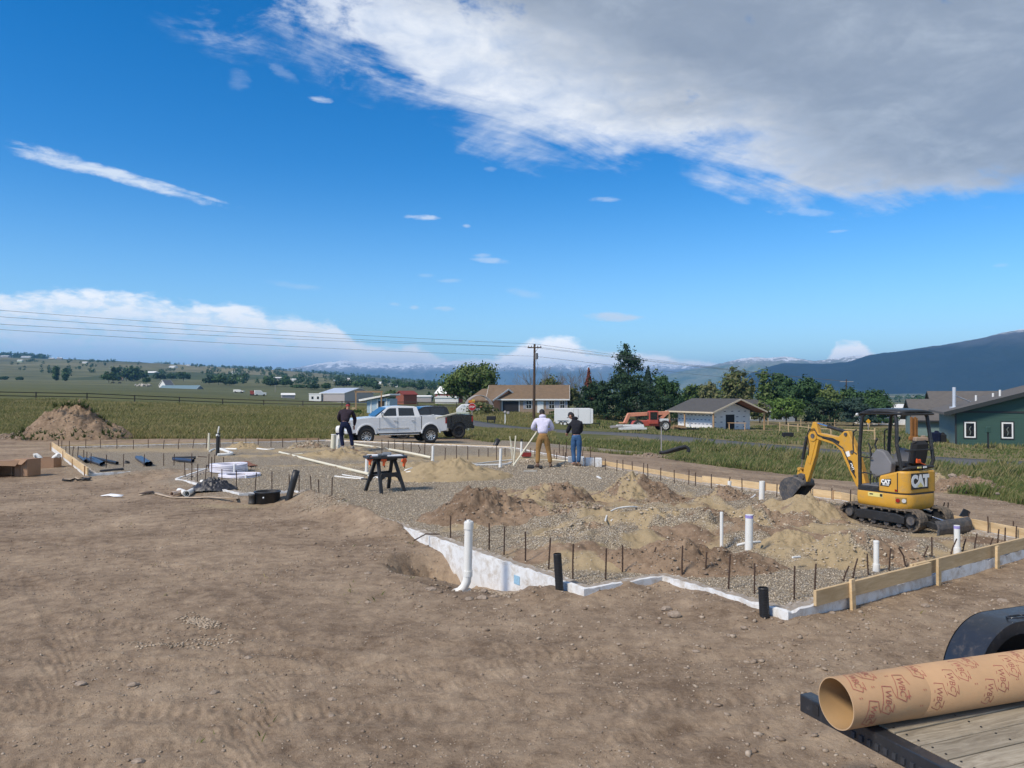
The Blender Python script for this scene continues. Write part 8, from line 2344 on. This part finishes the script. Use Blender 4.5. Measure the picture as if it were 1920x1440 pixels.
for x in (-1.55, -1.02):
 MB().cyl((x, -1.04, .32), (x, -.80, .32), .31, n=20).build('tyre', M_tyre, ct); MB().cyl((x, -1.06, .32), (x, -1.03, .32), .17, n=16).build('rim', M_wtrim, ct)
MB().box((-1.28, -1.02, .72), (1.35, .06, .06)).build('fender', M_trim, ct)
M_tred = mat('faded_red_paint', (.42, .075, .050), .5, var=.12, dirt=.2); M_torg = mat('faded_orange_boom', (.62, .27, .16), .55, var=.12)
th = empty('telehandler', (0, 0, 0), R(6), 'red and pale orange telescopic forklift with big tyres beyond the road', 'telehandler')
q = atd(1216, 808, 88); th.location = (q.x, q.y, q.z)
for (x, y) in ((-1.45, -.95), (1.65, -.95), (-1.45, .95), (1.65, .95)): wheel(th, x, y, .62, M_wtrim, w=.42)
MB().prism([(-2.1, .6), (2.3, .55), (2.4, 1.2), (1.5, 1.45), (.4, 1.25), (-1.8, 1.15)], 1.3, axis='Y', base=-.65).build('chassis', M_tred, th, bevel=.06)
MB().box((.35, -.55, 1.55), (1.1, .75, 1.5), bev=.06).build('cab', M_tred, th)
MB().box((.35, -.935, 1.75), (.8, .02, .85)).box((-.21, -.55, 1.75), (.02, .6, .8)).build('cab_window', M_win, th)
MB().bar((2.3, .35, 2.05), (-2.3, .35, 1.85), .42, .42).build('boom', M_torg, th, bevel=.03)
MB().bar((2.45, .3, 2.2), (1.5, .3, 1.4), .35, .3).build('boom_pivot', M_torg, th)
MB().bar((-2.2, .3, 1.95), (-2.75, .2, .8), .4, .34).bar((-2.75, .2, .85), (-3.2, .0, .95), .9, .1).build('fork_carriage', M_torg, th)
MB().bar((-2.75, -.2, .55), (-3.7, -.25, .5), .12, .07).bar((-2.75, .5, .55), (-3.7, .5, .5), .12, .07).build('fork', M_trim, th)
MB().box((1.6, -.72, 1.25), (1.1, .1, .35), bev=.03).build('engine_cover', M_wtrim, th)
for px_, py_, w, h, m, lab in ((1183, 805, 3.4, .5, M_wtrim, 'stack of white steel parts left of the red forklift'), (1155, 803, 1.6, .35, M_gmet, 'low grey implement at the left end of the stack'), (1275, 806, 1.8, .55, M_board2, 'brown timber heap right of the red forklift'), (1290, 806, 2.6, .22, M_dark, 'dark sheet on the ground before the porch')):
 q = atd(px_, py_, 86); t = empty('material_stack', tuple(q), random.uniform(-.2, .2), lab, 'stack')
 for k in range(4): MB().bar((-w / 2 + random.uniform(0, .4), -.5 + k * .3, h * random.uniform(.2, 1)), (w / 2 - random.uniform(0, .5), -.5 + k * .3, h * random.uniform(.2, .9)), .2, h * .4).build('beam', m, t)
q = atd(1477, 816, 78); tag(MB().box((0, 0, .3), (1.0, .6, .35)).box((-.4, 0, .1), (.1, .5, .3)).box((.4, 0, .1), (.1, .5, .3)).build('low_bench', M_dark, loc=(q.x, q.y, gzf(q.x, q.y))), 'low dark bench in the yard left of the excavator arm', 'bench')
q = atd(1628, 790, 100); dsn = empty('warning_sign', (q.x, q.y, gzf(q.x, q.y)), 0, 'orange diamond warning sign seen between the canopy posts', 'sign')
zz = atd(1628, 790, 100).z - dsn.location.z
MB().box((0, .03, zz / 2), (.07, .05, zz)).build('sign_post', M_gmet, dsn); MB().prism([(-.32, zz), (0, zz - .32), (.32, zz), (0, zz + .32)], .02, axis='Y', base=-.02).build('sign_plate', mat('sign_orange', (.80, .40, .02), .5), dsn)
q = atd(900, 778, 112); ar = empty('greenhouse_frame', (q.x, q.y, gzf(q.x, q.y)), R(10), 'hooped grey frame with vines left of the ranch house', 'frame')
for k in range(4):
 MB().tube([(2.1 * math.cos(PI * i / 14), k * .9, 2.3 * math.sin(PI * i / 14) + .4) for i in range(15)], .05, 6).build('hoop', M_gmet, ar)
MB().bar((-2.1, 0, .4), (2.1, 0, .4), .08, .08).bar((-.2, 0, 2.7), (-.2, 2.7, 2.7), .08, .08).build('tie_bar', M_gmet, ar)
q = atd(878, 777, 105); tag(MB().prism([(-1.6, .2), (1.6, .2), (1.7, .9), (.8, 1.0), (.3, 1.5), (-.9, 1.5), (-1.6, .9)], 1.5, axis='Y', base=-.75).build('parked_car', M_wcar, loc=(q.x, q.y, gzf(q.x, q.y)), bevel=.1), 'pale vehicle half hidden behind the stop sign', 'car')
M_cow = mat('black_hide', (.02, .018, .016), .8)
for px_, lab in ((211, 'left black cow grazing in the left field'), (224, 'right black cow grazing in the left field')):
 q = atd(px_, 729, 520); c = empty('cow', (q.x, q.y, gzf(q.x, q.y)), random.uniform(-.4, .4), lab, 'cow')
 ch_ = [[((-.9, 0, 1.25), .30), ((-.5, 0, 1.05), .40), ((0, 0, 1.0), .44), ((.6, 0, 1.08), .38), ((1.05, 0, 1.15), .22), ((1.35, 0, .75), .15), ((1.6, 0, .45), .11)],
   [((-.9, 0, 1.25), .3), ((-.85, .2, .6), .12), ((-.95, .2, .3), .07), ((-.9, .2, .0), .07)], [((-.9, 0, 1.25), .3), ((-.85, -.2, .6), .12), ((-.95, -.2, .3), .07), ((-.9, -.2, .0), .07)],
   [((.6, 0, 1.08), .38), ((.65, .2, .5), .10), ((.65, .2, .0), .07)], [((.6, 0, 1.08), .38), ((.65, -.2, .5), .10), ((.65, -.2, .0), .07)]]
 link_mesh(skin_mesh(ch_, 'body'), 'body', M_cow, c)
# grass
def veg_mat(name, c1, c2, c3=None, transl=.25, rough=.7):
 m = bpy.data.materials.new(name); m.use_nodes = True
 t = NT(m.node_tree); b = m.node_tree.nodes['Principled BSDF']
 g = t.new('ShaderNodeNewGeometry'); pos = E(t, g.outputs['Position'])
 r = E(t, g.outputs['Random Per Island'])
 n = t.noise(pos, .22, 4, .6)
 cc = t.mix(t.mr(r * .6 + n * .8 - .2, .15, .75), c1, c2)
 if c3: cc = t.mix(t.mr(r * .5 + t.noise(pos, .07, 4) * .9, .62, .85), cc, c3)
 t.put(cc, b.inputs['Base Color']); b.inputs['Roughness'].default_value = rough; b.inputs['Specular IOR Level'].default_value = .2
 if transl:
  tr_ = t.new('ShaderNodeBsdfTranslucent'); t.put(cc, tr_.inputs[0]); mx = t.new('ShaderNodeMixShader'); mx.inputs[0].default_value = transl
  m.node_tree.links.new(b.outputs[0], mx.inputs[1]); m.node_tree.links.new(tr_.outputs[0], mx.inputs[2])
  m.node_tree.links.new(mx.outputs[0], m.node_tree.nodes['Material Output'].inputs[0])
 return m
M_grs = veg_mat('field_grass_blades', (.10, .125, .035), (.20, .19, .065), (.31, .26, .12))
M_vrg = veg_mat('verge_grass_blades', (.07, .115, .032), (.15, .17, .055), (.26, .23, .11))
M_weed = veg_mat('weeds', (.04, .07, .02), (.10, .12, .04))
road_c = [(p[0], p[1]) for p in road_pts]
def blades(name, x, y, h, w, m, lean=.35, k=3, sp=.06):
 """tufts of k blades at every point"""
 x = np.repeat(x, k) + rng.normal(0, 1, len(x) * k) * np.repeat(sp * (1 + y / 40), k); y = np.repeat(y, k) + rng.normal(0, 1, len(x)) * .08
 h = np.repeat(h, k) * rng.uniform(.5, 1.15, len(x)); w = np.repeat(w, k)
 z = ground_h(x, y) - .03
 a = rng.uniform(0, np.pi, len(x)); dx, dy = np.cos(a) * w, np.sin(a) * w
 lx, ly = rng.normal(0, lean, len(x)) * h * .6 + .10 * h, rng.normal(0, lean, len(x)) * h * .6
 V = np.stack([np.stack([x - dx, y - dy, z], 1), np.stack([x + dx, y + dy, z], 1), np.stack([x + dx * .7 + lx * .4, y + dy * .7 + ly * .4, z + h * .6], 1), np.stack([x + lx, y + ly, z + h], 1)], 1)
 i = np.arange(len(x))[:, None] * 4
 Fc = np.concatenate([i + np.array([[0, 1, 2]]), i + np.array([[0, 2, 3]])])
 return tag(np_mesh(name, V.reshape(-1, 3), Fc, m, False), kind='stuff')
def scatter(n, r0, r1, a0, a1):
 r = r0 * (r1 / r0) ** rng.random(n); a = np.radians(rng.uniform(a0, a1, n)); return r * np.sin(a), r * np.cos(a)
wob_ = lambda x, y: .5 * fbm(x, y, 1.6, 3)
x, y = scatter(62000, 42, 150, -36, 3)
k = ~in_poly(x + wob_(x, y) * 2, y + wob_(x, y), lot) & (seg_dist(x, y, road_c, False) > 4.2) & ~in_poly(x, y, drive)
p = at(760, 832, -.1); k &= (((x - p.x) / 5.5) ** 2 + ((y - p.y) / 6.0) ** 2 > 1)
x, y = x[k], y[k]; n_ = fbm(x, y, 9, 3)
hh = (.20 + .30 * np.clip(n_ + .3, 0, 1)) * (1 + (y - 44) * .004)
blades('tall_field_grass', x, y, hh, .004 + .00021 * y, M_grs, .5, 6)
x, y = scatter(90000, 15, 60, -3, 42)
sr = seg_dist(x, y, road_c, False)
k = ~in_poly(x + wob_(x, y), y + wob_(x, y), lot) & (sr > 3.6) & ~in_poly(x, y, drive) & (x * .897 + y * .442 < 41.5)
x, y = x[k], y[k]; n_ = fbm(x, y, 2.2, 4)
s_ = x * .897 + y * .442
blades('verge_grass', x, y, (.10 + .42 * np.clip(n_ + .32, 0.02, .8)) * (1 + .7 * sstep(s_, 29, 35)), .005 + .00030 * y, M_vrg, .5)
x, y = scatter(42000, 46, 130, -2, 38)
k = (x * .897 + y * .442 > 47) & (rng.random(len(x)) < np.clip(.75 - fbm(x, y, 7, 4) * 1.6, 0, 1))
x, y = x[k], y[k]
blades('yard_grass', x, y, .08 + .12 * rng.random(len(x)) + .25 * (fbm(x, y, 10, 3) > .15), .02 + .0006 * y, M_vrg)
x, y = scatter(500, 6, 40, -36, 36); k = in_poly(x, y, lot) & ~in_poly(x, y, outline) & (fbm(x, y, 3, 2) > .12)
blades('soil_straw', x[k], y[k], .05 + .05 * rng.random(k.sum()), .003 + .0002 * y[k], M_grs, .8, 4, .03)
pc_ = at(134, 822, .02)
a = rng.uniform(0, 2 * np.pi, 260); r = rng.uniform(.1, 1.0, 260) ** .7
P = np.stack([pc_.x + r * np.cos(a) * 3.1, pc_.y - .2 + r * np.sin(a) * 1.9, np.maximum(.05, (1 - r ** 1.15) * 2.3)], 1)
P = P[(a < 2.2) | (r > .82) | (r < .3)]
V, Fq = [], []
for q in P:
 for j in range(7):
  d = Vector((random.gauss(0, .16), random.gauss(0, .16), random.uniform(.1, .34))); b_ = len(V); s = Vector((random.gauss(0, .03), random.gauss(0, .03), 0))
  V += [Vector(q) - s, Vector(q) + s, Vector(q) + d]; Fq.append((b_, b_ + 1, b_ + 2))
tag(np_mesh('pile_weeds', np.array([tuple(v) for v in V]), np.array(Fq), M_weed), kind='stuff')
# trees
M_bark = mat('bark', (.085, .062, .045), .95, var=.25, vscale=3, bump=.6, bscale=9, bdist=.03)
M_barkg = mat('grey_dead_branches', (.16, .135, .115), .9, var=.2)
LV = {'green': veg_mat('green_leaves', (.055, .105, .025), (.115, .18, .045), (.14, .18, .06)), 'dark': veg_mat('dark_needles', (.016, .040, .020), (.040, .075, .034), None, .1), 'olive': veg_mat('olive_leaves', (.075, .11, .032), (.155, .18, .062), (.18, .18, .08)),
  'bright': veg_mat('bright_leaves', (.075, .14, .028), (.135, .21, .05)), 'deep': veg_mat('deep_green_leaves', (.028, .068, .026), (.068, .125, .045), None, .15), 'red': veg_mat('reddish_needles', (.11, .035, .022), (.19, .06, .035), None, .1), 'blue': veg_mat('bluish_needles', (.02, .045, .035), (.05, .085, .065), None, .1)}
def quads(P, N, s, m, name, parent, st=1.0):
 """leaf clumps: one ragged four-sided leaf blade group at every point"""
 n = len(P)
 u = rng.normal(0, 1, (n, 3)); u /= np.linalg.norm(u, axis=1)[:, None]
 nn = N + rng.normal(0, .55, (n, 3)); v = np.cross(nn, u); v /= np.linalg.norm(v, axis=1)[:, None] + 1e-9
 u = np.cross(v, nn); u /= np.linalg.norm(u, axis=1)[:, None] + 1e-9
 s = (s * rng.uniform(.55, 1.35, n))[:, None]
 V = np.stack([P - u * s, P - v * s * .55 * st, P + u * s * 1.1, P + v * s * .6 * st], 1).reshape(-1, 3)
 return np_mesh(name, V, np.arange(n * 4).reshape(-1, 4), m, False, parent)
def crown_pts(kind, h, w, n, seed):
 r_ = np.random.default_rng(seed)
 if kind in ('spruce', 'redspruce'):
  t = 1 - np.sqrt(r_.random(n)); zz = .06 * h + t * h * .94
  a = r_.uniform(0, 2 * np.pi, n); tier = .72 + .28 * np.abs(np.sin(t * 26 + np.sin(a * 3) * .8)); rr = w / 2 * (1 - t) ** .8 * tier * (.55 + .45 * np.sqrt(r_.random(n))) * (1 + .18 * np.sin(a * 5 + seed))
  P = np.stack([rr * np.cos(a), rr * np.sin(a), zz - rr * .18], 1); N = np.stack([np.cos(a), np.sin(a), .5 + 0 * a], 1); return P, N
 nb = {'round': 60, 'pine': 75, 'spread': 60, 'poplar': 24, 'bush': 34}[kind]
 C, S = [], []
 for i in range(nb):
  if kind == 'spread':
   a = r_.uniform(0, 2 * np.pi); q = np.sqrt(r_.random()); zz = r_.uniform(.12, .92); lim = (1 - max(0, zz - .35) ** 1.5 * 1.5)
   C.append((q * w / 2 * lim * math.cos(a), q * w / 2 * lim * math.sin(a), zz * h)); S.append((w * .14, w * .14, h * .085))
  elif kind == 'pine':
   zz = r_.uniform(.25, .95); a = r_.uniform(0, 2 * np.pi); q = r_.random() ** .7; lim = 1.0 if zz < .78 else 1 - (zz - .78) * 2.4
   C.append((q * w / 2 * lim * .85 * math.cos(a), q * w / 2 * lim * .85 * math.sin(a), zz * h)); S.append((w * .15, w * .15, h * .07))
  elif kind == 'poplar':
   zz = (i + .5) / nb; a = r_.uniform(0, 2 * np.pi); q = .45 * w / 2 * math.sin(PI * min(1, .15 + zz * .85)) ; C.append((q * math.cos(a), q * math.sin(a), h * (.12 + .8 * zz))); S.append((w * .30, w * .30, h * .09))
  else:
   a = r_.uniform(0, 2 * np.pi); e = r_.uniform(-.7, 1); q = r_.uniform(.45, .80); ce = math.sqrt(max(0, 1 - e * e)); z0 = .58 if kind == 'round' else .5
   C.append((q * w / 2 * ce * math.cos(a), q * w / 2 * ce * math.sin(a), h * z0 + q * e * h * (.44 if kind == 'round' else .48))); S.append((w * .14, w * .14, h * .11))
 C, S = np.array(C), np.array(S) * r_.uniform(.55, 1.35, (nb, 1)); C = C * (1 + r_.normal(0, .07, (nb, 1)))
 i = r_.integers(0, nb, n); d = r_.normal(0, 1, (n, 3)); d /= np.linalg.norm(d, axis=1)[:, None]
 rad = np.abs(r_.normal(.55, .42, n))
 P = C[i] + d * S[i] * rad[:, None]; P[:, 2] = np.maximum(P[:, 2], .05 * h)
 return P, d + (P - [0, 0, h * .5]) / h * .6 + [0, 0, .2]
def branchy(mb, p, d, L, r, depth, tips):
 e = p + d * L; m_ = p.lerp(e, .5) + Vector((random.gauss(0, .05), random.gauss(0, .05), 0)) * L
 mb.tube([p, m_, e], r, 5, caps=False, radii=[r, r * .8, r * .6])
 if depth == 0: tips.append(e); return
 for k in range(random.choice((2, 3, 3))):
  nd = (d + Vector((random.gauss(0, .42), random.gauss(0, .42), random.gauss(.12, .22)))).normalized()
  branchy(mb, e if k < 2 else m_, nd, L * random.uniform(.62, .82), r * .58, depth - 1, tips)
def tree(px, ytop, ybase, wpx, dist, kind, leaf, label, n=2600, name='tree', sc=1.0, zb=None, group=None):
 p = atd(px, ybase, dist); z0 = p.z if zb is None else zb
 zg = gz(p.x, p.y); z0 = min(z0, zg + .3) if zb is None else zg
 h = atd(px, ytop, dist).z - z0; w = wpx * dist / F
 t = empty(name, (p.x, p.y, z0 - .1), random.uniform(0, 6), label, name.replace('_', ' ') if name in ('bush', 'shrub') else 'tree', group)
 if kind == 'bare':
  mb = MB(); tips = []
  for k in range(4): branchy(mb, Vector((random.gauss(0, w * .10), random.gauss(0, w * .1), 0)), Vector((random.gauss(0, .28), random.gauss(0, .28), 1)).normalized(), h * .34, h * .014, 4, tips)
  mb.build('branches', M_barkg, t); return t
 tr_ = MB(); tr_.tube([(0, 0, -.4), (.02 * h, 0, h * .3), (0, .01 * h, h * .6), (0, 0, h * .85)], h * .02, 8, radii=[h * .026, h * .02, h * .012, h * .005])
 if kind not in ('spruce', 'redspruce', 'bush'):
  for k in range(9):
   a = k * 2.4; zz = h * (.22 + .06 * k); tr_.tube([(0, 0, zz), (w * .2 * math.cos(a), w * .2 * math.sin(a), zz + h * .07), (w * .38 * math.cos(a), w * .38 * math.sin(a), zz + h * .13)], h * .007, 5, radii=[h * .009, h * .006, h * .003])
 tr_.build('trunk', M_bark, t)
 P, N = crown_pts(kind, h * 1.03, w * 1.22, int(n * 1.5), abs(hash((px, 3))) % 9999)
 quads(P, N, max(.13, dist * .0019) * sc, LV[leaf], 'crown', t, .8 if kind in ('spruce', 'redspruce', 'spread', 'pine') else 1.2)
 return t
T = tree
T(881, 681, 775, 90, 150, 'round', 'green', 'big round green tree standing alone left of the ranch house', 6500)
T(1030, 706, 775, 52, 140, 'round', 'olive', 'low leafy tree behind the ranch house under the bare branches', 2200)
T(1066, 716, 770, 46, 145, 'bush', 'olive', 'grey green bushy tree behind the right end of the ranch roof', 1800)
T(1012, 682, 768, 60, 138, 'bare', None, 'bare grey tree right behind the utility pole')
T(1050, 688, 768, 60, 142, 'bare', None, 'bare branched tree between the pole and the reddish conifer')
T(1090, 688, 768, 70, 146, 'bare', None, 'bare spreading tree left of the reddish conifer')
T(1138, 692, 768, 56, 146, 'bare', None, 'bare tree between the reddish conifer and the tall pine')
T(1104, 690, 775, 24, 138, 'redspruce', 'red', 'narrow reddish brown conifer', 1700)
T(1108, 722, 782, 54, 128, 'spread', 'dark', 'dark spreading conifer at the left end of the dark tree group', 2600)
T(1138, 712, 784, 66, 122, 'spread', 'dark', 'dark conifer with visible trunk behind the cargo trailer', 3200)
T(1195, 706, 788, 96, 120, 'spread', 'dark', 'broad dark conifer in the centre of the dark group left of the red forklift', 4800)
T(1247, 712, 788, 66, 124, 'spread', 'deep', 'dark conifer at the right end of the dark group above the red forklift', 3200)
T(1178, 657, 786, 62, 132, 'pine', 'dark', 'tallest dark pine rising above the dark group', 3800)
T(1215, 687, 786, 38, 130, 'spruce', 'blue', 'pointed bluish spruce right of the tallest pine', 2600)
T(1238, 703, 786, 44, 132, 'round', 'deep', 'round deep green tree at the right shoulder of the dark group', 2200)
T(1268, 735, 786, 34, 128, 'bush', 'deep', 'small dark bush tree left of the unfinished cottage roof', 1200)
T(1298, 718, 775, 32, 190, 'round', 'green', 'small green tree left behind the unfinished cottage', 1200)
T(1331, 716, 775, 40, 185, 'round', 'olive', 'rounded olive tree behind the ridge of the unfinished cottage', 1500)
T(1381, 696, 782, 62, 160, 'round', 'olive', 'tall feathery olive tree behind the right end of the unfinished cottage', 3600)
T(1402, 716, 785, 40, 158, 'bush', 'olive', 'lower olive tree leaning right of the feathery one', 1500)
T(1433, 699, 788, 30, 150, 'poplar', 'green', 'slim poplar at the left of the right hand tree group', 1700)
T(1457, 702, 788, 42, 152, 'poplar', 'deep', 'second tall poplar like tree in the right hand group', 1900)
T(1492, 707, 790, 62, 148, 'round', 'deep', 'large dark green tree in the middle of the right hand group', 3400)
T(1520, 710, 790, 44, 150, 'round', 'deep', 'dark green tree just left of the distant pole', 2200)
T(1474, 744, 795, 66, 128, 'bush', 'bright', 'bright green rounded bush in front of the dark trees', 3200, 'bush')
T(1556, 724, 792, 52, 146, 'round', 'green', 'green tree behind the distant utility pole', 2500)
T(1598, 730, 792, 50, 146, 'round', 'deep', 'dark tree right of the distant utility pole', 2200)
T(1632, 726, 795, 56, 138, 'round', 'deep', 'rightmost tall green tree beside the canopy', 2800)
T(1545, 748, 795, 60, 130, 'spread', 'dark', 'low dark conifer left of the distant pole foot', 2600)
T(1600, 746, 797, 66, 128, 'spread', 'blue', 'low spreading bluish conifer right of the distant pole foot', 2800)
T(1648, 746, 797, 50, 130, 'spread', 'deep', 'low dark tree at the right end of the group near the canopy', 2200)
T(1425, 752, 795, 34, 135, 'bush', 'olive', 'small olive bush left of the bright green one', 1000, 'bush')
T(905, 748, 785, 52, 104, 'bush', 'olive', 'grey green vines on the hooped frame by the stop sign', 1300, 'bush', .8)
T(822, 758, 772, 30, 150, 'bush', 'bright', 'low bright bush under the red barn', 600, 'bush')
T(1038, 768, 786, 26, 100, 'bush', 'olive', 'small bush before the ranch house windows', 500, 'bush', .8)
T(665, 765, 785, 30, 88, 'bush', 'green', 'low bush by the gate frame left of the pale shed', 400, 'bush', .8)
for (px, yt, yb, w, d, kd, lf, lab) in ((105, 687, 722, 12, 620, 'poplar', 'deep', 'left tree of the tall pair on the left slope'), (122, 690, 722, 12, 620, 'poplar', 'deep', 'right tree of the tall pair on the left slope'), (7, 706, 718, 13, 700, 'bush', 'deep', 'round bush at the left border of the field'),
  (36, 707, 717, 12, 700, 'bush', 'deep', 'second round bush near the left border of the field'), (204, 699, 728, 26, 560, 'round', 'deep', 'dark tree left of the pinkish house and the cows'), (212, 688, 718, 11, 700, 'poplar', 'deep', 'first tall dark tree in the row above the cows'), (222, 687, 718, 13, 720, 'poplar', 'deep', 'second tall dark tree in the row above the cows'),
  (237, 692, 718, 16, 740, 'round', 'deep', 'rounded tree in the row above the cows'), (246, 687, 718, 14, 740, 'poplar', 'deep', 'third tall dark tree in the row above the cows'), (255, 688, 718, 14, 740, 'poplar', 'deep', 'fourth tall dark tree in the row above the cows'), (267, 694, 720, 18, 760, 'round', 'deep', 'tree at the right end of the row above the cows'),
  (275, 708, 727, 12, 540, 'round', 'deep', 'small dark tree above the pale boulders'), (300, 702, 722, 26, 800, 'round', 'dark', 'dark tree clump left of the white gabled building'), (322, 700, 721, 22, 800, 'round', 'deep', 'dark tree above the white gabled building'), (344, 697, 720, 24, 780, 'round', 'deep', 'dark round tree above the blue grey barn'),
  (392, 708, 733, 22, 560, 'round', 'dark', 'dark tree right of the blue grey barn'), (410, 704, 735, 26, 560, 'round', 'deep', 'larger dark tree right of the blue grey barn'), (430, 712, 737, 24, 550, 'round', 'dark', 'dark tree at the right end of that clump'), (453, 717, 726, 8, 800, 'bush', 'deep', 'tiny tree right of the dark clump'),
  (500, 706, 735, 12, 600, 'poplar', 'deep', 'slim tree at the foot of the middle hill'), (512, 714, 740, 26, 560, 'round', 'dark', 'dark tree left of the thin pale pole'), (535, 712, 740, 28, 560, 'round', 'deep', 'dark tree right of the thin pale pole'), (560, 722, 742, 26, 520, 'round', 'deep', 'dark tree behind the portable cabin'),
  (586, 720, 740, 26, 480, 'round', 'dark', 'dark tree just above the portable cabin'), (612, 718, 738, 16, 480, 'round', 'deep', 'small dark tree left above the grey barn roof'), (645, 713, 736, 34, 560, 'round', 'dark', 'broad dark tree above the grey barn roof'), (678, 714, 738, 34, 560, 'round', 'deep', 'dark tree right above the grey barn roof'),
  (706, 722, 738, 16, 520, 'round', 'dark', 'small dark tree right of the grey barn'), (733, 728, 748, 22, 330, 'bush', 'green', 'green bush behind the white roofed shed'), (765, 716, 738, 34, 600, 'round', 'deep', 'dark tree above the red brown hut'), (788, 714, 738, 16, 600, 'poplar', 'deep', 'slim dark tree right of the hut'), (805, 735, 752, 14, 280, 'bush', 'deep', 'small dark bush left of the red barn'),
  (935, 728, 745, 24, 500, 'round', 'dark', 'far dark tree right of the big green tree'), (965, 730, 745, 26, 500, 'round', 'deep', 'far dark tree left of the utility pole')):
 T(px, yt, yb, w, d, kd, lf, lab, 520, sc=.72, zb=0, group='trees on the far slopes')
def woods():
 P, S = [], []
 def put(px, py_top, d, hgt, n, spread, dd):
  for k in range(n):
   q = atd(px + random.gauss(0, spread), 738, d * (1 + random.gauss(0, dd))); P.append((q.x, q.y, gz(q.x, q.y))); S.append(hgt * random.uniform(.55, 1.1))
 for k in range(75): put(random.uniform(-60, 84), 0, 2350, 17, 3, 4, .02)
 for k in range(120): put(random.uniform(150, 1000), 0, 2450, 9, random.choice((1, 1, 2, 5)), 5, .015)
 for k in range(150): put(random.uniform(380, 1010), 0, random.uniform(650, 2200), 8, random.choice((1, 3, 7)), 9, .02)
 for k in range(70): put(random.uniform(-100, 420), 0, random.uniform(900, 2100), 7, random.choice((1, 2, 5)), 7, .015)
 for k in range(60): put(random.uniform(1250, 2300), 0, random.uniform(500, 1500), 9, 6, 20, .03)
 P, S = np.array(P), np.array(S); n = 34
 d = rng.normal(0, 1, (len(P), n, 3)); d /= np.linalg.norm(d, axis=2)[..., None]
 Q = P[:, None] + d * S[:, None, None] * [.42, .42, .5] * rng.uniform(.6, 1.1, (len(P), n, 1)) + np.stack([0 * S, 0 * S, S * .5], 1)[:, None]
 s = np.repeat(S * .17, n)
 tag(quads(Q.reshape(-1, 3), d.reshape(-1, 3) + [0, 0, .2], s, LV['deep'], 'far_woods', None), kind='stuff')
woods()
